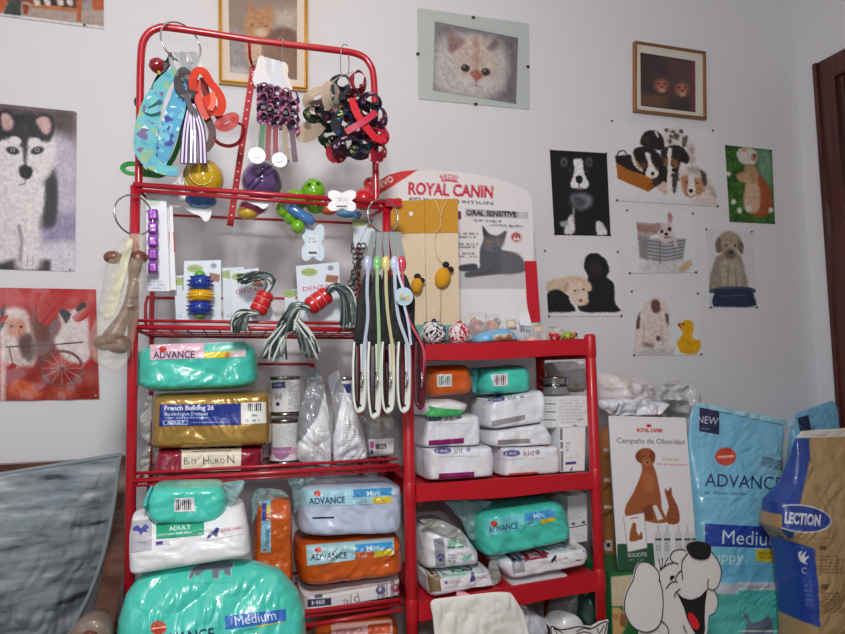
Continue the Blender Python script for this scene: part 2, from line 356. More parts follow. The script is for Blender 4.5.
# ---- filled bags and packs
class Surf:
    def __init__(s, rows, Y, depth, n=5.0, p=9.0, q=2.6, wr=0.003, seed=0, thin=None, ys=None, kf=1.0, kd=None):
        s.rows = np.array(rows, float).reshape(-1, 2, 2); s.Y = Y; s.depth = depth; s.n = n; s.p = p; s.q = q; s.wr = wr
        ym = s.rows[:, :, 1].mean(1); s.t = (ym-ym[0])/(ym[-1]-ym[0]); s.thin = thin; s.ys = ys; s.kf = kf; s.kd = kd; s.seed = seed
    def prep(s):
        R = s.rows
        if s.kd is None:               # the edge that is seen: the near face on the outer side, the widest girth on the inner side
            kx = np.stack([np.where(R[:, 0, 0] > 234, .38, .22), np.where(R[:, 1, 0] > 234, .22, .38)], 1)
            kt = kb = .24
            kz = (kt+(kb-kt)*s.t)[:, None]*np.ones((1, 2))
        else: kx = kz = np.full(R.shape[:2], s.kd)
        s.W = np.stack([P(R[..., 0], R[..., 1], s.Y+kx*s.depth)[..., 0], P(R[..., 0], R[..., 1], s.Y+kz*s.depth)[..., 2]], -1)
    def px(s, u, v, W=None):
        W = s.rows if W is None else W
        o = [np.stack([np.interp(v, s.t, W[:, i, j]) for j in (0, 1)], -1) for i in (0, 1)]
        return o[0]*(1-u[..., None])+o[1]*u[..., None]
    def front(s, u, v, off=0.0, back=False):
        s.prep(); q = s.px(u, v, s.W); Y = s.Y if s.ys is None else s.Y+np.interp(v, np.linspace(0, 1, len(s.ys)), s.ys)
        w = np.stack([q[..., 0], Y+0*q[..., 0], q[..., 1]], -1)
        r = np.clip((np.abs(2*u-1)**s.n+np.abs(2*v-1)**s.n)**(1/s.n), 0, 1)
        t = s.depth/2*np.clip(1-r**s.p, 0, 1)**(1/s.q)
        if s.thin is not None: t = t*np.interp(v, np.linspace(0, 1, len(s.thin)), s.thin)
        X, Z = w[..., 0]*s.kf, w[..., 2]*s.kf; sd = s.seed
        wx = X+.03*vnoise(X*14, Z*14, sd+5); wz = Z+.03*vnoise(X*14+9, Z*14, sd+6); nz = 0
        for f, am in ((9, .9), (19, .6), (38, .4)):
            c, n = math.cos(sd*1.7+f), math.sin(sd*1.7+f)
            nz = nz+am*(1-2*np.abs(2*vnoise((wx*c+wz*n)*f*1.5, (wz*c-wx*n)*f*.75, sd+int(f))-1))
        nz = nz*s.wr*np.clip(1-r**12, 0, 1)
        y = Y+s.depth/2+(t if back else -t)
        w[..., 1] = y+(0 if back else nz-off)
        return w
    def body(s, mb, dens=0.7, mi=0, art=None):
        r = s.rows; Wp = np.abs(r[:, 1, 0]-r[:, 0, 0]).max(); Hp = np.abs(r[-1, :, 1]-r[0, :, 1]).max()
        N = int(np.clip(Wp*dens, 12, 400)); M = int(np.clip(Hp*dens, 12, 400))
        a = np.linspace(-1, 1, N); b = np.linspace(-1, 1, M)
        a = a*(1.5-0.5*a*a)*0.65+a*0.35; b = b*(1.5-0.5*b*b)*0.65+b*0.35
        A, B = np.meshgrid(a, b); mx = np.maximum(np.abs(A), np.abs(B)); kk = mx/((np.abs(A)**s.n+np.abs(B)**s.n)**(1/s.n)+1e-9)
        u = (A*kk+1)/2; v = (B*kk+1)/2
        f1 = s.front(u, v).reshape(-1, 3); f2 = s.front(u, v, back=True).reshape(-1, 3)
        n = len(f1)
        col = None
        if art is not None:
            q = s.px(u, v); ar = Art.__new__(Art); ar.fz = ar.mot = 0.0; ar.X = q[..., 0]; ar.Y = q[..., 1]; ar.W = N; ar.H = M; ar.d = dens; ar.C = np.zeros((M, N, 3))
            art(ar); c = ar.colours(); col = np.concatenate([c, c])
        mb.add(np.concatenate([f1, f2]), gridf(M, N)+gridf(M, N, n, True), mi, True, col)
        return mb
    def inv(s, X, Y):
        s.prep(); u = np.full(X.shape, 0.5); v = np.full(X.shape, 0.5); T = P(X, Y, s.Y+.03*s.depth)
        for big in range(11):
            for it in range(10 if big == 0 else 3):
                q = s.px(u, v, s.W); e = 1e-3
                du = (s.px(u+e, v, s.W)-q)/e; dv = (s.px(u, v+e, s.W)-q)/e
                rx = T[..., 0]-q[..., 0]; ry = T[..., 2]-q[..., 1]; det = du[..., 0]*dv[..., 1]-dv[..., 0]*du[..., 1]; det = np.where(np.abs(det) < 1e-9, 1e-9, det)
                u = np.clip(u+(rx*dv[..., 1]-dv[..., 0]*ry)/det, 0, 1); v = np.clip(v+(du[..., 0]*ry-rx*du[..., 1])/det, 0, 1)
            yb = s.Y if s.ys is None else s.Y+np.interp(v, np.linspace(0, 1, len(s.ys)), s.ys)
            tn = 1.0 if s.thin is None else np.interp(v, np.linspace(0, 1, len(s.thin)), s.thin)
            yt = np.minimum(s.front(u, v)[..., 1], yb+s.depth/2*(1-tn)+.42*s.depth*tn)
            Ty = yt if big == 0 else .6*Ty+.4*yt
            T = P(X, Y, Ty)
        return u, v
    def patch(s, name, art, m, parent, off=0.0012):
        u, v = s.inv(art.X, art.Y); w = s.front(u, v, off).reshape(-1, 3)
        b = border(art.H, art.W); n = len(w); B = len(b); bk = w[b]+np.array([0, off*1.5+0.001, 0])
        f = gridf(art.H, art.W)+[(b[i], b[(i+1) % B], n+(i+1) % B, n+i) for i in range(B)]
        c = art.colours(); mb = MB(); mb.add(np.concatenate([w, bk]), f, 0, True, np.concatenate([c, c[b]]))
        return mb.build(name, m, parent, cols=True)
    def base(s):
        s.prep(); w = s.front(np.array([0.5]), np.array([1.0]))[0]; return (w[0], s.Y+s.depth/2, w[2])

# ------------------------------------------------------------------ shared materials
PAPER = mat('paper_print', attr=True, rough=0.45)
GLOSS = mat('glossy_print', attr=True, rough=0.35, coat=0.25, bump=0.12, bscale=40)
RED = mat('red_enamel', (178, 20, 38), 0.3, coat=0.4)
REDP = mat('red_plastic', (186, 14, 32), 0.42, coat=0.15)
STEEL = mat('steel', (190, 190, 190), 0.22, metal=1)
CLEAR = mat('clear_film', (225, 232, 230), 0.12, alpha=0.22, coat=1.0, bump=0.5, bscale=35)
BLACK = mat('black_plastic', (18, 18, 20), 0.4)
WHITE = mat('white_card', (232, 234, 238), 0.5)
def plastic(name, col, bump=0.35, bs=28, rough=0.3, coat=0.5): return mat(name, col, rough, coat=coat, bump=bump*1.6, bscale=bs*.8)
YF, YR = -0.52, -0.12
# ------------------------------------------------------------------ the room
def struct(name, mb, m, parent=None):
    o = mb.build(name, m, parent)
    if parent is None: o['kind'] = 'structure'
    return o
WALL = mat('wall_paint', (220, 220, 224), 0.85, bump=0.05, bscale=90)
XL, XR, YB, ZC = -2.3, 2.585, -4.6, 3.1
struct('wall_back', MB().box((XL-.1, 0, 0), (XR+.1, .1, ZC)), WALL)
struct('wall_left', MB().box((XL-.1, YB, 0), (XL, 0, ZC)), WALL)
struct('wall_front', MB().box((XL-.1, YB-.1, 0), (XR+.1, YB, ZC)), WALL)
DY0, DY1, DZ = -1.12, -0.215, 2.455                      # door opening in the right wall (inside the frame)
wr = MB(); wr.box((XR, -0.12, 0), (XR+.1, 0, ZC)); wr.box((XR, YB, 0), (XR+.1, -1.22, ZC)); wr.box((XR, -1.22, DZ+.09), (XR+.1, -0.12, ZC))
struct('wall_right', wr, WALL)
struct('ceiling', MB().box((XL-.1, YB-.1, ZC), (XR+.1, .1, ZC+.1)), WALL)
struct('floor', MB().box((XL-.1, YB-.1, -.1), (XR+.1, .1, 0)), mat('floor_tile', (150, 130, 112), 0.35, var=0.15, vscale=3))
struct('baseboard_back', MB().box((XL, -.012, 0), (XR, 0, .08)), mat('skirting_tile', (140, 120, 104), 0.4))
DW = mat('dark_door_wood', (74, 30, 22), 0.32, coat=0.3, wave=([(0.3, (52, 20, 15)), (0.7, (88, 36, 26))], 0, (14, 14, 0.7), (0, 0, 0)), wscale=3)
fr = MB(); fr.box((XR-.02, DY1, 0), (XR+.12, -0.115, DZ+.1)); fr.box((XR-.02, -1.22, 0), (XR+.12, DY0, DZ+.1)); fr.box((XR-.02, DY0, DZ), (XR+.12, DY1, DZ+.1))
fr.box((XR-.005, DY1-.03, 0), (XR+.1, DY1, DZ)); fr.box((XR-.03, -0.135, 0), (XR-.02, -0.115, DZ+.1))
struct('trim_1', fr, DW)
dr = MB(); dr.box((XR+.05, DY0, 0.01), (XR+.09, DY1-.03, DZ-.01))
d1 = struct('door_1', dr, mat('door_wood', (92, 58, 26), 0.3, coat=0.3))
pn = MB()
for z0, z1 in ((.2, 1.0), (1.15, 2.3)):
    pn.box((XR+.035, DY0+.12, z0), (XR+.05, DY1-.15, z1))
pn.build('panel', mat('door_panel_wood', (120, 80, 32), 0.3, coat=0.3), d1)
hb = MB(); hb.lathe([(0, 0), (.025, 0), (.025, .01), (.01, .012), (.01, .05), (0, .05)], (XR+.05, DY0+.07, 1.05), (-1, 0, 0), 16)
hb.tube([(XR+.005, DY0+.07, 1.05), (XR+.005, DY0+.18, 1.05)], .009, 10)
hb.build('door_handle', mat('brass', (190, 150, 70), 0.25, metal=1), d1)

# ------------------------------------------------------------------ sheets and pictures on the wall
def pins(parent, pts, Y, m=None, r=0.0045):
    for x, y in pts:
        c = P(x, y, Y)
        mb = MB(); mb.lathe([(0, -.006), (r*.7, -.005), (r, -.002), (r*.8, 0.001), (.001, .002), (.001, .006)], c, (0, 1, 0), 10)
        mb.build('pin', m or mat('dark_pin', (30, 34, 50), 0.4), parent)
def poster(name, label, cat, corners, art, group='animal posters pinned on the white wall', pin=None, Y=-0.003, warp=0.0, seed=0, m=None, pm=None):
    c = np.array(corners, float); b = P(*(c[2]+c[3])/2, Y)
    t = thing(name, label, cat, (b[0], 0, b[2]), group)
    sheet('paper', art, Y, m or PAPER, t, 0.0015, warp, seed)
    if pin: pins(t, pin, Y-0.001, pm)
    return t
def Kr(ox, oy, sc): return lambda *q: [(ox+q[i]/sc, oy+q[i+1]/sc) for i in range(0, len(q), 2)]

# kitten furniture poster, top left corner
A = Art([(-60, -60), (103.5, -42), (103.7, 29), (-60, 8)], 1.6, (168, 150, 140)).fur(); k = Kr(0, 0, 7.04)
A.rect(-60, -60, 110, 2, (120, 90, 78)); A.poly(k(0, 0, 60, 0, 0, 105), (190, 80, 36)); A.poly(k(60, 0, 150, 0, 145, 125, 20, 108), (58, 62, 60), 3)
A.poly(k(165, 0, 225, 30, 560, 70, 580, 0, 530, 0, 530, 50, 240, 20, 235, 0), (140, 66, 34)); A.poly(k(220, 25, 560, 62, 560, 90, 220, 52), (176, 108, 64))
A.poly(k(230, 0, 530, 0, 530, 55, 240, 22), (52, 40, 36)); 
for x in (255, 330, 420, 490): A.blob(k(x-20, 0, x+20, 0, x+25, 35, x-5, 38), (210, 200, 188), 2)
A.poly(k(160, 20, 205, 40, 195, 100, 165, 100), (150, 60, 26)); A.poly(k(540, 0, 580, 0, 570, 150, 540, 150), (168, 92, 46))
A.poly(k(580, 0, 650, 0, 640, 80, 580, 70), (150, 140, 140)); A.poly(k(650, 0, 735, 0, 735, 75, 650, 70), (176, 84, 40))
A.noise(14, .3, 4); A.furry(6); A.poly([(-60, 5.4), (103.7, 26.4), (103.7, 29), (-60, 8)], (225, 225, 230), .5, .8)
poster('poster', 'poster of wooden furniture cut off by the top left photo corner', 'poster', A.corners, A, pin=k(595, 176), pm=mat('grey_pin', (90, 90, 95), .3))

# husky puppy
A = Art([(-40, 99.5), (76.7, 111.5), (75, 271.4), (-40, 268)], 1.9, (170, 160, 172)).fur(); k = Kr(0, 90, 3.17)
A.poly(k(-130, 30, 245, 60, 243, 200, 150, 120, -130, 150), (82, 66, 66), 14); A.blob(k(160, 150, 245, 170, 243, 300, 240, 430, 150, 430, 140, 250), (186, 178, 196), 16)
A.blob(k(140, 400, 243, 395, 243, 470, 140, 480), (146, 138, 168), 10); A.blob(k(130, 500, 200, 480, 245, 500, 245, 580, 130, 590), (205, 200, 210), 8)
A.poly(k(-130, 520, 160, 540, 160, 590, -130, 580), (50, 48, 44), 4); A.noise(10, .15, 2)
A.blob(k(-60, 250, 10, 230, 160, 240, 180, 330, 175, 420, 130, 440, -60, 430), (60, 58, 66), 6)
A.blob(k(-60, 350, 30, 290, 130, 290, 165, 340, 130, 420, 128, 560, 50, 560, 60, 450, 30, 530, -60, 530), (222, 214, 216), 8)
A.blob(k(-40, 310, 20, 300, 60, 480, 50, 530, -40, 530), (214, 208, 212), 6); A.line(k(60, 430, 70, 480, 62, 540), (120, 110, 116), 3, .7, 3)
A.blob(k(150, 280, 180, 300, 172, 420, 140, 415, 140, 380), (44, 42, 48), 4)
A.blob(k(-60, 170, 0, 90, 90, 80, 160, 120, 180, 200, 150, 280, 80, 310, -10, 290), (220, 214, 216), 5)
A.blob(k(-50, 130, 20, 80, 110, 78, 165, 130, 150, 165, 95, 150, 70, 180, 40, 150, -40, 170), (34, 34, 40), 4)
A.blob(k(0, 70, 25, 62, 52, 95, 45, 130, 5, 135, -12, 110), (36, 34, 40), 2); A.blob(k(5, 80, 25, 75, 42, 100, 36, 125, 10, 125), (196, 160, 160), 3)
A.blob(k(100, 95, 130, 76, 165, 85, 172, 130, 150, 150, 112, 130), (40, 38, 44), 2); A.blob(k(115, 98, 135, 84, 158, 95, 160, 128, 140, 140), (200, 166, 164), 3)
A.blob(k(66, 110, 92, 110, 88, 170, 80, 240, 70, 170), (50, 48, 54), 4); A.ell(*k(50, 160)[0], 6, 4, (226, 220, 222), 20, 2); A.ell(*k(108, 165)[0], 6, 4, (226, 220, 222), -20, 2)
for cx, ro in ((40, 15), (118, -15)): A.ell(*k(cx, 192)[0], 6.5, 3.6, (36, 34, 40), ro, 2); A.ell(*k(cx, 190)[0], 2.6, 2.2, (150, 160, 170), 0, 1); A.ell(*k(cx, 190)[0], 1.1, 1.1, (10, 10, 12), 0, 1)
A.blob(k(62, 245, 82, 238, 102, 250, 98, 275, 80, 282, 64, 270), (28, 26, 30), 2); A.line(k(80, 282, 80, 296, 60, 302), (90, 80, 84), 1.2, .7)
for x in (70, 88, 106): A.line(k(x, 525, x-3, 558), (130, 120, 124), 1, .6)
A.furry(9, 75, 4)
poster('poster', 'large poster of a black and white husky puppy', 'poster', A.corners, A, pin=k(240, 72, 222, 569), pm=mat('silver_pin', (220, 220, 220), .2, metal=.8))

# kittens in a cart on red
A = Art([(-40, 287), (95.9, 289.4), (99.4, 399), (-40, 401.5)], 1.9, (176, 34, 28)).fur(); k = Kr(0, 270, 4.225)
A.poly(k(-170, 75, 405, 80, 400, 130, -170, 160), (188, 40, 34), 10); A.blob(k(120, 200, 200, 170, 260, 200, 250, 330, 180, 400, 110, 380), (110, 56, 46), 14)
A.poly(k(-170, 420, 420, 400, 420, 560, -170, 560), (150, 36, 20), 8); A.blob(k(30, 500, 90, 460, 180, 510, 160, 540, 60, 530), (196, 78, 24), 5); A.blob(k(190, 520, 260, 490, 320, 530, 220, 545), (170, 60, 20), 4)
A.blob(k(0, 190, 40, 160, 110, 170, 130, 240, 150, 330, 140, 400, 30, 400, 0, 330), (216, 196, 190), 5); A.blob(k(35, 210, 100, 215, 105, 265, 70, 285, 35, 262), (196, 130, 100), 5)
A.ell(*k(50, 238)[0], 1.6, 1.3, (50, 30, 26), 0, 1); A.ell(*k(90, 240)[0], 1.6, 1.3, (50, 30, 26), 0, 1); A.ell(*k(70, 258)[0], 1.2, 1, (220, 130, 130), 0, 1)
A.blob(k(80, 290, 130, 270, 155, 340, 130, 390, 90, 350), (96, 60, 54), 5); A.poly(k(0, 170, 20, 150, 20, 230, 0, 260), (40, 30, 30), 3)
A.blob(k(240, 160, 270, 170, 340, 160, 365, 140, 372, 200, 380, 300, 360, 390, 280, 380, 230, 300, 260, 240), (214, 200, 200), 4)
A.blob(k(238, 155, 268, 165, 300, 185, 280, 225, 262, 200), (50, 44, 46), 2); A.blob(k(320, 165, 358, 135, 368, 165, 345, 185), (50, 44, 46), 2); A.ell(*k(285, 205)[0], 1.5, 1, (60, 70, 60), 20, 1); A.ell(*k(312, 200)[0], 1.5, 1, (60, 70, 60), 20, 1)
A.line(k(30, 325, 200, 318, 350, 305), (70, 34, 30), 1.4); A.line(k(40, 330, 60, 420), (90, 50, 40), 1)
cx, cy = k(262, 415)[0]
for rr, wd in ((20.5, 2.2),): 
    q = [(cx+rr*math.cos(a), cy+17*math.sin(a)) for a in np.linspace(0, 2*math.pi, 40)]; A.line(q, (86, 40, 34), 2.6); A.line(q, (150, 90, 80), 1.0)
for i in range(12): a = i*math.pi/6; A.line([(cx, cy), (cx+20*math.cos(a), cy+16.5*math.sin(a))], (176, 150, 146), .9, .8)
A.ell(cx, cy, 2.6, 2.4, (110, 60, 50)); A.blob(k(330, 330, 380, 340, 370, 400, 345, 380), (220, 206, 206), 3); A.noise(9, .3, 8); A.furry(7, 60)
A.line(k(30, 80, 25, 560), (205, 120, 110), .8, .6); A.poly(k(0, 340, 28, 330, 22, 560, 0, 560), (235, 222, 220), 3, .75)
poster('poster', 'red poster of kittens sitting in a small cart', 'poster', A.corners, A, pin=k(405, 531), warp=.006, m=mat('shiny_poster', attr=True, rough=.3, coat=.4), pm=mat('silver_pin'))

# boston terrier puppy on black
A = Art([(549.9, 149.8), (606.8, 153.2), (610.6, 235.9), (554.6, 234.8)], 2.2, (16, 17, 20)).fur(); k = Kr(540, 110, 4.447)
A.ell(*k(107, 232)[0], 3.2, 4.4, (120, 124, 130), 0, 2.5); A.ell(*k(218, 232)[0], 3.2, 4.4, (110, 114, 122), 0, 2.5); A.ell(*k(107, 234)[0], 2, 3, (40, 40, 44), 0, 2); A.ell(*k(218, 234)[0], 2, 3, (40, 40, 44), 0, 2)
A.blob(k(150, 222, 172, 216, 190, 224, 192, 260, 205, 300, 218, 330, 208, 348, 178, 350, 145, 348, 136, 325, 148, 290, 152, 260), (226, 226, 226), 1.6)
A.blob(k(160, 298, 178, 292, 190, 302, 186, 322, 174, 328, 162, 318), (22, 22, 24), 1); A.line(k(174, 325, 174, 342), (60, 60, 62), 1); A.poly(k(160, 345, 190, 345, 186, 354, 164, 353), (120, 120, 122), 1)
A.ell(*k(132, 270)[0], 2, 2, (50, 52, 58), 0, 1.5); A.ell(*k(208, 272)[0], 2, 2, (50, 52, 58), 0, 1.5)
A.blob(k(140, 380, 185, 368, 228, 385, 230, 420, 190, 445, 145, 425), (120, 120, 128), 5); A.blob(k(150, 385, 200, 400, 190, 430, 160, 425), (70, 70, 76), 4)
A.blob(k(128, 475, 150, 470, 152, 545, 112, 552, 108, 530), (214, 214, 214), 2); A.blob(k(90, 500, 120, 492, 124, 512, 95, 518), (150, 150, 152), 2); A.poly(k(146, 435, 154, 435, 150, 500, 142, 490), (170, 170, 172), 1.5)
A.blob(k(248, 500, 275, 500, 300, 545, 285, 556, 255, 552), (216, 216, 216), 2); A.furry(3)
poster('poster', 'black poster of a white faced puppy sitting upright', 'poster', A.corners, A, pin=k(48, 180, 294, 194, 66, 552, 311, 556), pm=BLACK)

WP = (224, 225, 228)
# puppies round a basket
A = Art([(611.5, 120.5), (712.9, 130.2), (717.8, 206.6), (616.3, 200.5)], 2.2, WP).fur(); k = Kr(600, 110, 6.04)
A.line(k(95, 290, 115, 250, 145, 245, 165, 270), (40, 32, 28), 1.2)
A.poly(k(92, 280, 180, 272, 330, 400, 338, 462, 290, 494, 108, 415), (176, 104, 34), 1); A.poly(k(92, 278, 190, 270, 290, 400, 180, 365, 96, 318), (28, 24, 26), 1.5)
for i in range(6): A.line(k(108, 345+i*13, 300, 405+i*15), (130, 74, 22), .7, .6); 
A.poly(k(290, 440, 338, 430, 338, 462, 290, 494), (150, 84, 26), 1)
A.blob(k(245, 180, 270, 135, 320, 122, 370, 150, 388, 200, 380, 240, 300, 235, 250, 210), (34, 28, 30), 1.5); A.blob(k(330, 130, 345, 135, 356, 165, 342, 160), (220, 214, 210), 1); A.blob(k(262, 180, 280, 160, 300, 175, 280, 205), (62, 46, 42), 2)
A.blob(k(388, 130, 420, 105, 480, 108, 525, 165, 530, 220, 480, 230, 400, 210, 390, 160), (218, 206, 204), 1.5)
A.fz = .8
for x, y, rx, ry in ((404, 122, 2.4, 2), (440, 132, 2.2, 1.6), (466, 160, 2.6, 3.6), (512, 178, 2.6, 4), (430, 160, 2.4, 1.6), (490, 130, 2, 2), (420, 190, 2, 2.4), (510, 208, 2, 2)): A.ell(*k(x, y)[0], rx, ry, (70, 60, 64), 20, 1.6, .85, .6)
A.ell(*k(452, 150)[0], 1.2, 1, (40, 34, 36)); A.fz = .36
A.blob(k(530, 205, 570, 215, 578, 300, 545, 335, 528, 270), (206, 190, 186), 2); A.blob(k(545, 230, 565, 235, 560, 260, 548, 255), (170, 150, 148), 2)
A.blob(k(200, 255, 240, 222, 320, 235, 380, 300, 405, 400, 405, 505, 350, 460, 330, 410, 270, 390, 220, 350), (32, 27, 29), 1.5)
A.blob(k(197, 258, 215, 300, 252, 350, 262, 372, 235, 362, 205, 330, 190, 285), (222, 212, 206), 1.4); A.blob(k(210, 300, 240, 330, 246, 352, 228, 345), (176, 120, 84), 1.6)
A.blob(k(272, 262, 290, 256, 304, 270, 316, 320, 352, 368, 345, 402, 308, 414, 276, 390, 290, 335, 282, 300), (230, 222, 218), 1.2)
A.ell(*k(318, 384)[0], 1.8, 1.8, (28, 24, 26)); A.line(k(318, 394, 316, 408), (110, 90, 88), .8, .8); A.blob(k(250, 318, 272, 312, 278, 340, 262, 352), (120, 76, 48), 2); A.blob(k(328, 335, 346, 345, 350, 362, 334, 352), (120, 76, 48), 2); A.ell(*k(264, 318)[0], 1.1, 1, (14, 12, 14)); A.ell(*k(332, 338)[0], 1, .9, (14, 12, 14))
A.blob(k(345, 440, 412, 440, 402, 510, 370, 492, 342, 470), (214, 186, 180), 2); A.blob(k(318, 420, 350, 415, 372, 440, 340, 460, 320, 450), (52, 44, 44), 2)
A.blob(k(368, 250, 400, 225, 430, 212, 500, 225, 540, 290, 522, 325, 485, 318, 472, 390, 440, 400, 400, 392, 378, 320), (38, 33, 35), 1.5)
A.blob(k(412, 235, 436, 240, 428, 330, 452, 352, 450, 380, 430, 392, 432, 505, 404, 505, 408, 360, 402, 330), (228, 218, 214), 1.4)
A.blob(k(388, 290, 408, 285, 410, 330, 396, 345, 384, 325), (134, 88, 56), 2); A.blob(k(436, 290, 466, 300, 470, 345, 452, 350, 438, 325), (134, 88, 56), 2); A.ell(*k(398, 288)[0], 1.1, 1, (14, 12, 14)); A.ell(*k(454, 292)[0], 1.1, 1, (14, 12, 14))
A.ell(*k(446, 362)[0], 2.3, 2, (28, 24, 26)); A.blob(k(440, 395, 472, 385, 466, 440, 455, 495, 440, 495), (62, 54, 54), 2); A.blob(k(470, 395, 490, 380, 486, 420, 474, 425), (90, 78, 78), 2)
A.blob(k(486, 360, 530, 335, 580, 338, 640, 380, 690, 470, 715, 578, 640, 582, 540, 545, 500, 490, 478, 410), (222, 208, 204), 2)
A.blob(k(655, 450, 690, 480, 705, 530, 680, 520, 665, 490), (190, 172, 160), 2.5); A.blob(k(530, 350, 570, 342, 610, 360, 590, 385, 545, 380), (180, 168, 170), 3)
A.blob(k(492, 408, 532, 398, 545, 440, 540, 505, 520, 520, 500, 478), (184, 132, 104), 2.5); A.blob(k(566, 415, 615, 412, 634, 440, 630, 485, 590, 518, 562, 475), (188, 138, 112), 2.5); A.blob(k(600, 365, 632, 375, 645, 420, 640, 462, 622, 440, 612, 395), (74, 68, 74), 2)
A.blob(k(533, 405, 560, 402, 574, 470, 574, 505, 548, 520, 528, 495, 534, 450), (232, 224, 222), 1.5); A.ell(*k(549, 488)[0], 2.2, 2.1, (52, 38, 38)); A.ell(*k(524, 436)[0], 1.1, .9, (36, 30, 30)); A.ell(*k(588, 440)[0], 1.1, .9, (36, 30, 30)); A.line(k(530, 515, 550, 528, 570, 516), (130, 84, 74), .9)
A.poly(k(100, 540, 715, 560, 715, 585, 100, 560), (206, 206, 210), 6, .6); A.noise(5, .5); A.line(k(412, 95, 418, 575), (240, 240, 236), .9, .5)
poster('poster', 'wide white poster of five puppies beside a wicker basket', 'poster', A.corners, A, pin=k(72, 66, 680, 124, 100, 545, 710, 582))

# hamster-like kitten on grass
A = Art([(725.1, 145), (771.9, 149.8), (775.1, 224), (729.9, 221.6)], 2.4, (50, 92, 36)).fur(); k = Kr(700, 130, 3.34)
A.noise(46, .25, 3, (.7, 1, .5)); A.blob(k(190, 80, 235, 70, 240, 180, 205, 190), (110, 150, 120), 8); A.noise(20, .9, 7, (.7, 1, .5))
A.blob(k(150, 200, 185, 140, 235, 200, 238, 270, 200, 290, 155, 265), (160, 84, 50), 3); A.blob(k(150, 190, 175, 150, 200, 200, 195, 270, 150, 265), (206, 172, 150), 3)
A.blob(k(122, 75, 150, 58, 185, 68, 192, 100, 170, 118, 135, 108), (212, 206, 196), 2); A.ell(*k(148, 65)[0], 3, 2.5, (196, 150, 130)); A.ell(*k(181, 90)[0], 3, 4, (160, 120, 104), 0, 2); A.ell(*k(182, 86)[0], 1, 1, (30, 24, 22))
A.blob(k(150, 120, 180, 118, 196, 150, 180, 180, 155, 170), (176, 140, 104), 3); A.blob(k(122, 150, 150, 140, 170, 165, 160, 180, 130, 168), (190, 156, 116), 2)
for x, y in ((95, 146), (112, 240), (132, 270), (237, 268), (162, 262)): A.ell(*k(x, y)[0], 2.6, 2.8, (214, 216, 206), 0, 2, nz=.6)
poster('poster', 'green poster of a small animal standing upright on grass', 'poster', A.corners, A, pin=k(90, 54, 236, 70, 100, 302, 247, 310))

# labrador with bowl
A = Art([(705.7, 229), (751.8, 231.5), (757.2, 307.5), (710.2, 307.5)], 2.4, (214, 215, 219)).fur(); k = Kr(700, 130, 3.34)
A.poly(k(30, 560, 192, 560, 192, 596, 32, 594), (186, 192, 206), 5); A.blob(k(38, 470, 60, 420, 125, 410, 150, 470, 152, 530, 40, 540, 32, 500), (150, 140, 130), 2); A.blob(k(70, 440, 130, 440, 140, 520, 120, 530, 80, 525), (176, 164, 150), 4)
A.line(k(95, 450, 92, 525), (116, 106, 96), 1.3, .7, 1.5); A.line(k(118, 460, 122, 525), (116, 106, 96), 1.3, .7, 1.5)
A.blob(k(55, 370, 75, 345, 105, 338, 130, 355, 145, 390, 138, 412, 125, 400, 118, 438, 90, 440, 75, 410, 58, 402), (166, 150, 132), 1.6); A.blob(k(52, 375, 68, 360, 72, 405, 56, 405), (122, 106, 92), 1.5); A.blob(k(126, 370, 142, 378, 143, 412, 130, 405), (116, 100, 88), 1.5)
A.ell(*k(101, 415)[0], 5.5, 5, (112, 96, 84), 0, 3); A.ell(*k(103, 408)[0], 2.2, 1.7, (44, 38, 36), 0, 1); A.ell(*k(88, 385)[0], 1.1, 1.1, (30, 26, 24)); A.ell(*k(118, 386)[0], 1.1, 1.1, (30, 26, 24))
A.blob(k(42, 530, 100, 522, 170, 526, 176, 545, 40, 545), (70, 84, 104), 1); A.poly(k(50, 532, 172, 528, 190, 585, 160, 592, 46, 590, 40, 575), (38, 52, 76), 1); A.line(k(70, 555, 150, 552), (120, 134, 150), 1, .5); A.furry(4)
poster('poster', 'white poster of a yellow puppy behind a dark blue bowl', 'poster', A.corners, A, pin=k(20, 332, 172, 340, 35, 592, 190, 592))

# french bulldog puppy in a tub
A = Art([(626.5, 210), (693, 213.2), (696, 272.5), (629.3, 273.2)], 2.3, WP).fur(); k = Kr(620, 200, 3.96)
A.poly(k(64, 86, 150, 96, 148, 135, 120, 140, 112, 240, 78, 230), (176, 160, 156), 1.5); A.poly(k(68, 95, 148, 105, 146, 132, 70, 125), (158, 124, 110), 1.5); A.poly(k(72, 140, 115, 150, 112, 240, 80, 225), (140, 134, 134), 2)
A.poly(k(106, 152, 262, 152, 250, 240, 170, 250, 120, 240), (170, 172, 178), 1.2)
for i in range(6): A.line(k(108+i, 160+i*14, 180, 170+i*14, 258-i*2, 160+i*13), (96, 98, 106), 1.4, .75)
A.blob(k(80, 255, 150, 245, 270, 240, 280, 275, 230, 290, 100, 285), (206, 204, 204), 4); A.blob(k(235, 268, 275, 240, 280, 262, 245, 285), (196, 172, 128), 2)
A.blob(k(150, 110, 170, 90, 186, 92, 190, 60, 200, 46, 210, 66, 205, 105, 212, 150, 190, 170, 160, 165), (212, 196, 192), 1.5); A.blob(k(188, 60, 200, 50, 207, 72, 198, 92), (176, 130, 126), 1.5); A.blob(k(136, 96, 158, 92, 160, 115, 146, 125), (170, 134, 128), 1.5)
A.ell(*k(166, 125)[0], 1.6, 1.8, (50, 40, 40)); A.ell(*k(196, 115)[0], 2, 2.2, (60, 48, 46)); A.ell(*k(183, 135)[0], 2, 1.6, (40, 32, 34)); A.line(k(175, 148, 185, 150, 198, 146), (90, 60, 60), 1)
A.line(k(160, 165, 158, 250), (120, 116, 118), 2, .7); A.line(k(215, 150, 222, 180), (200, 190, 188), 3); A.furry(4)
poster('poster', 'white poster of a puppy in a small metal tub', 'poster', A.corners, A, pin=k(27, 41, 288, 54, 38, 289, 300, 286))

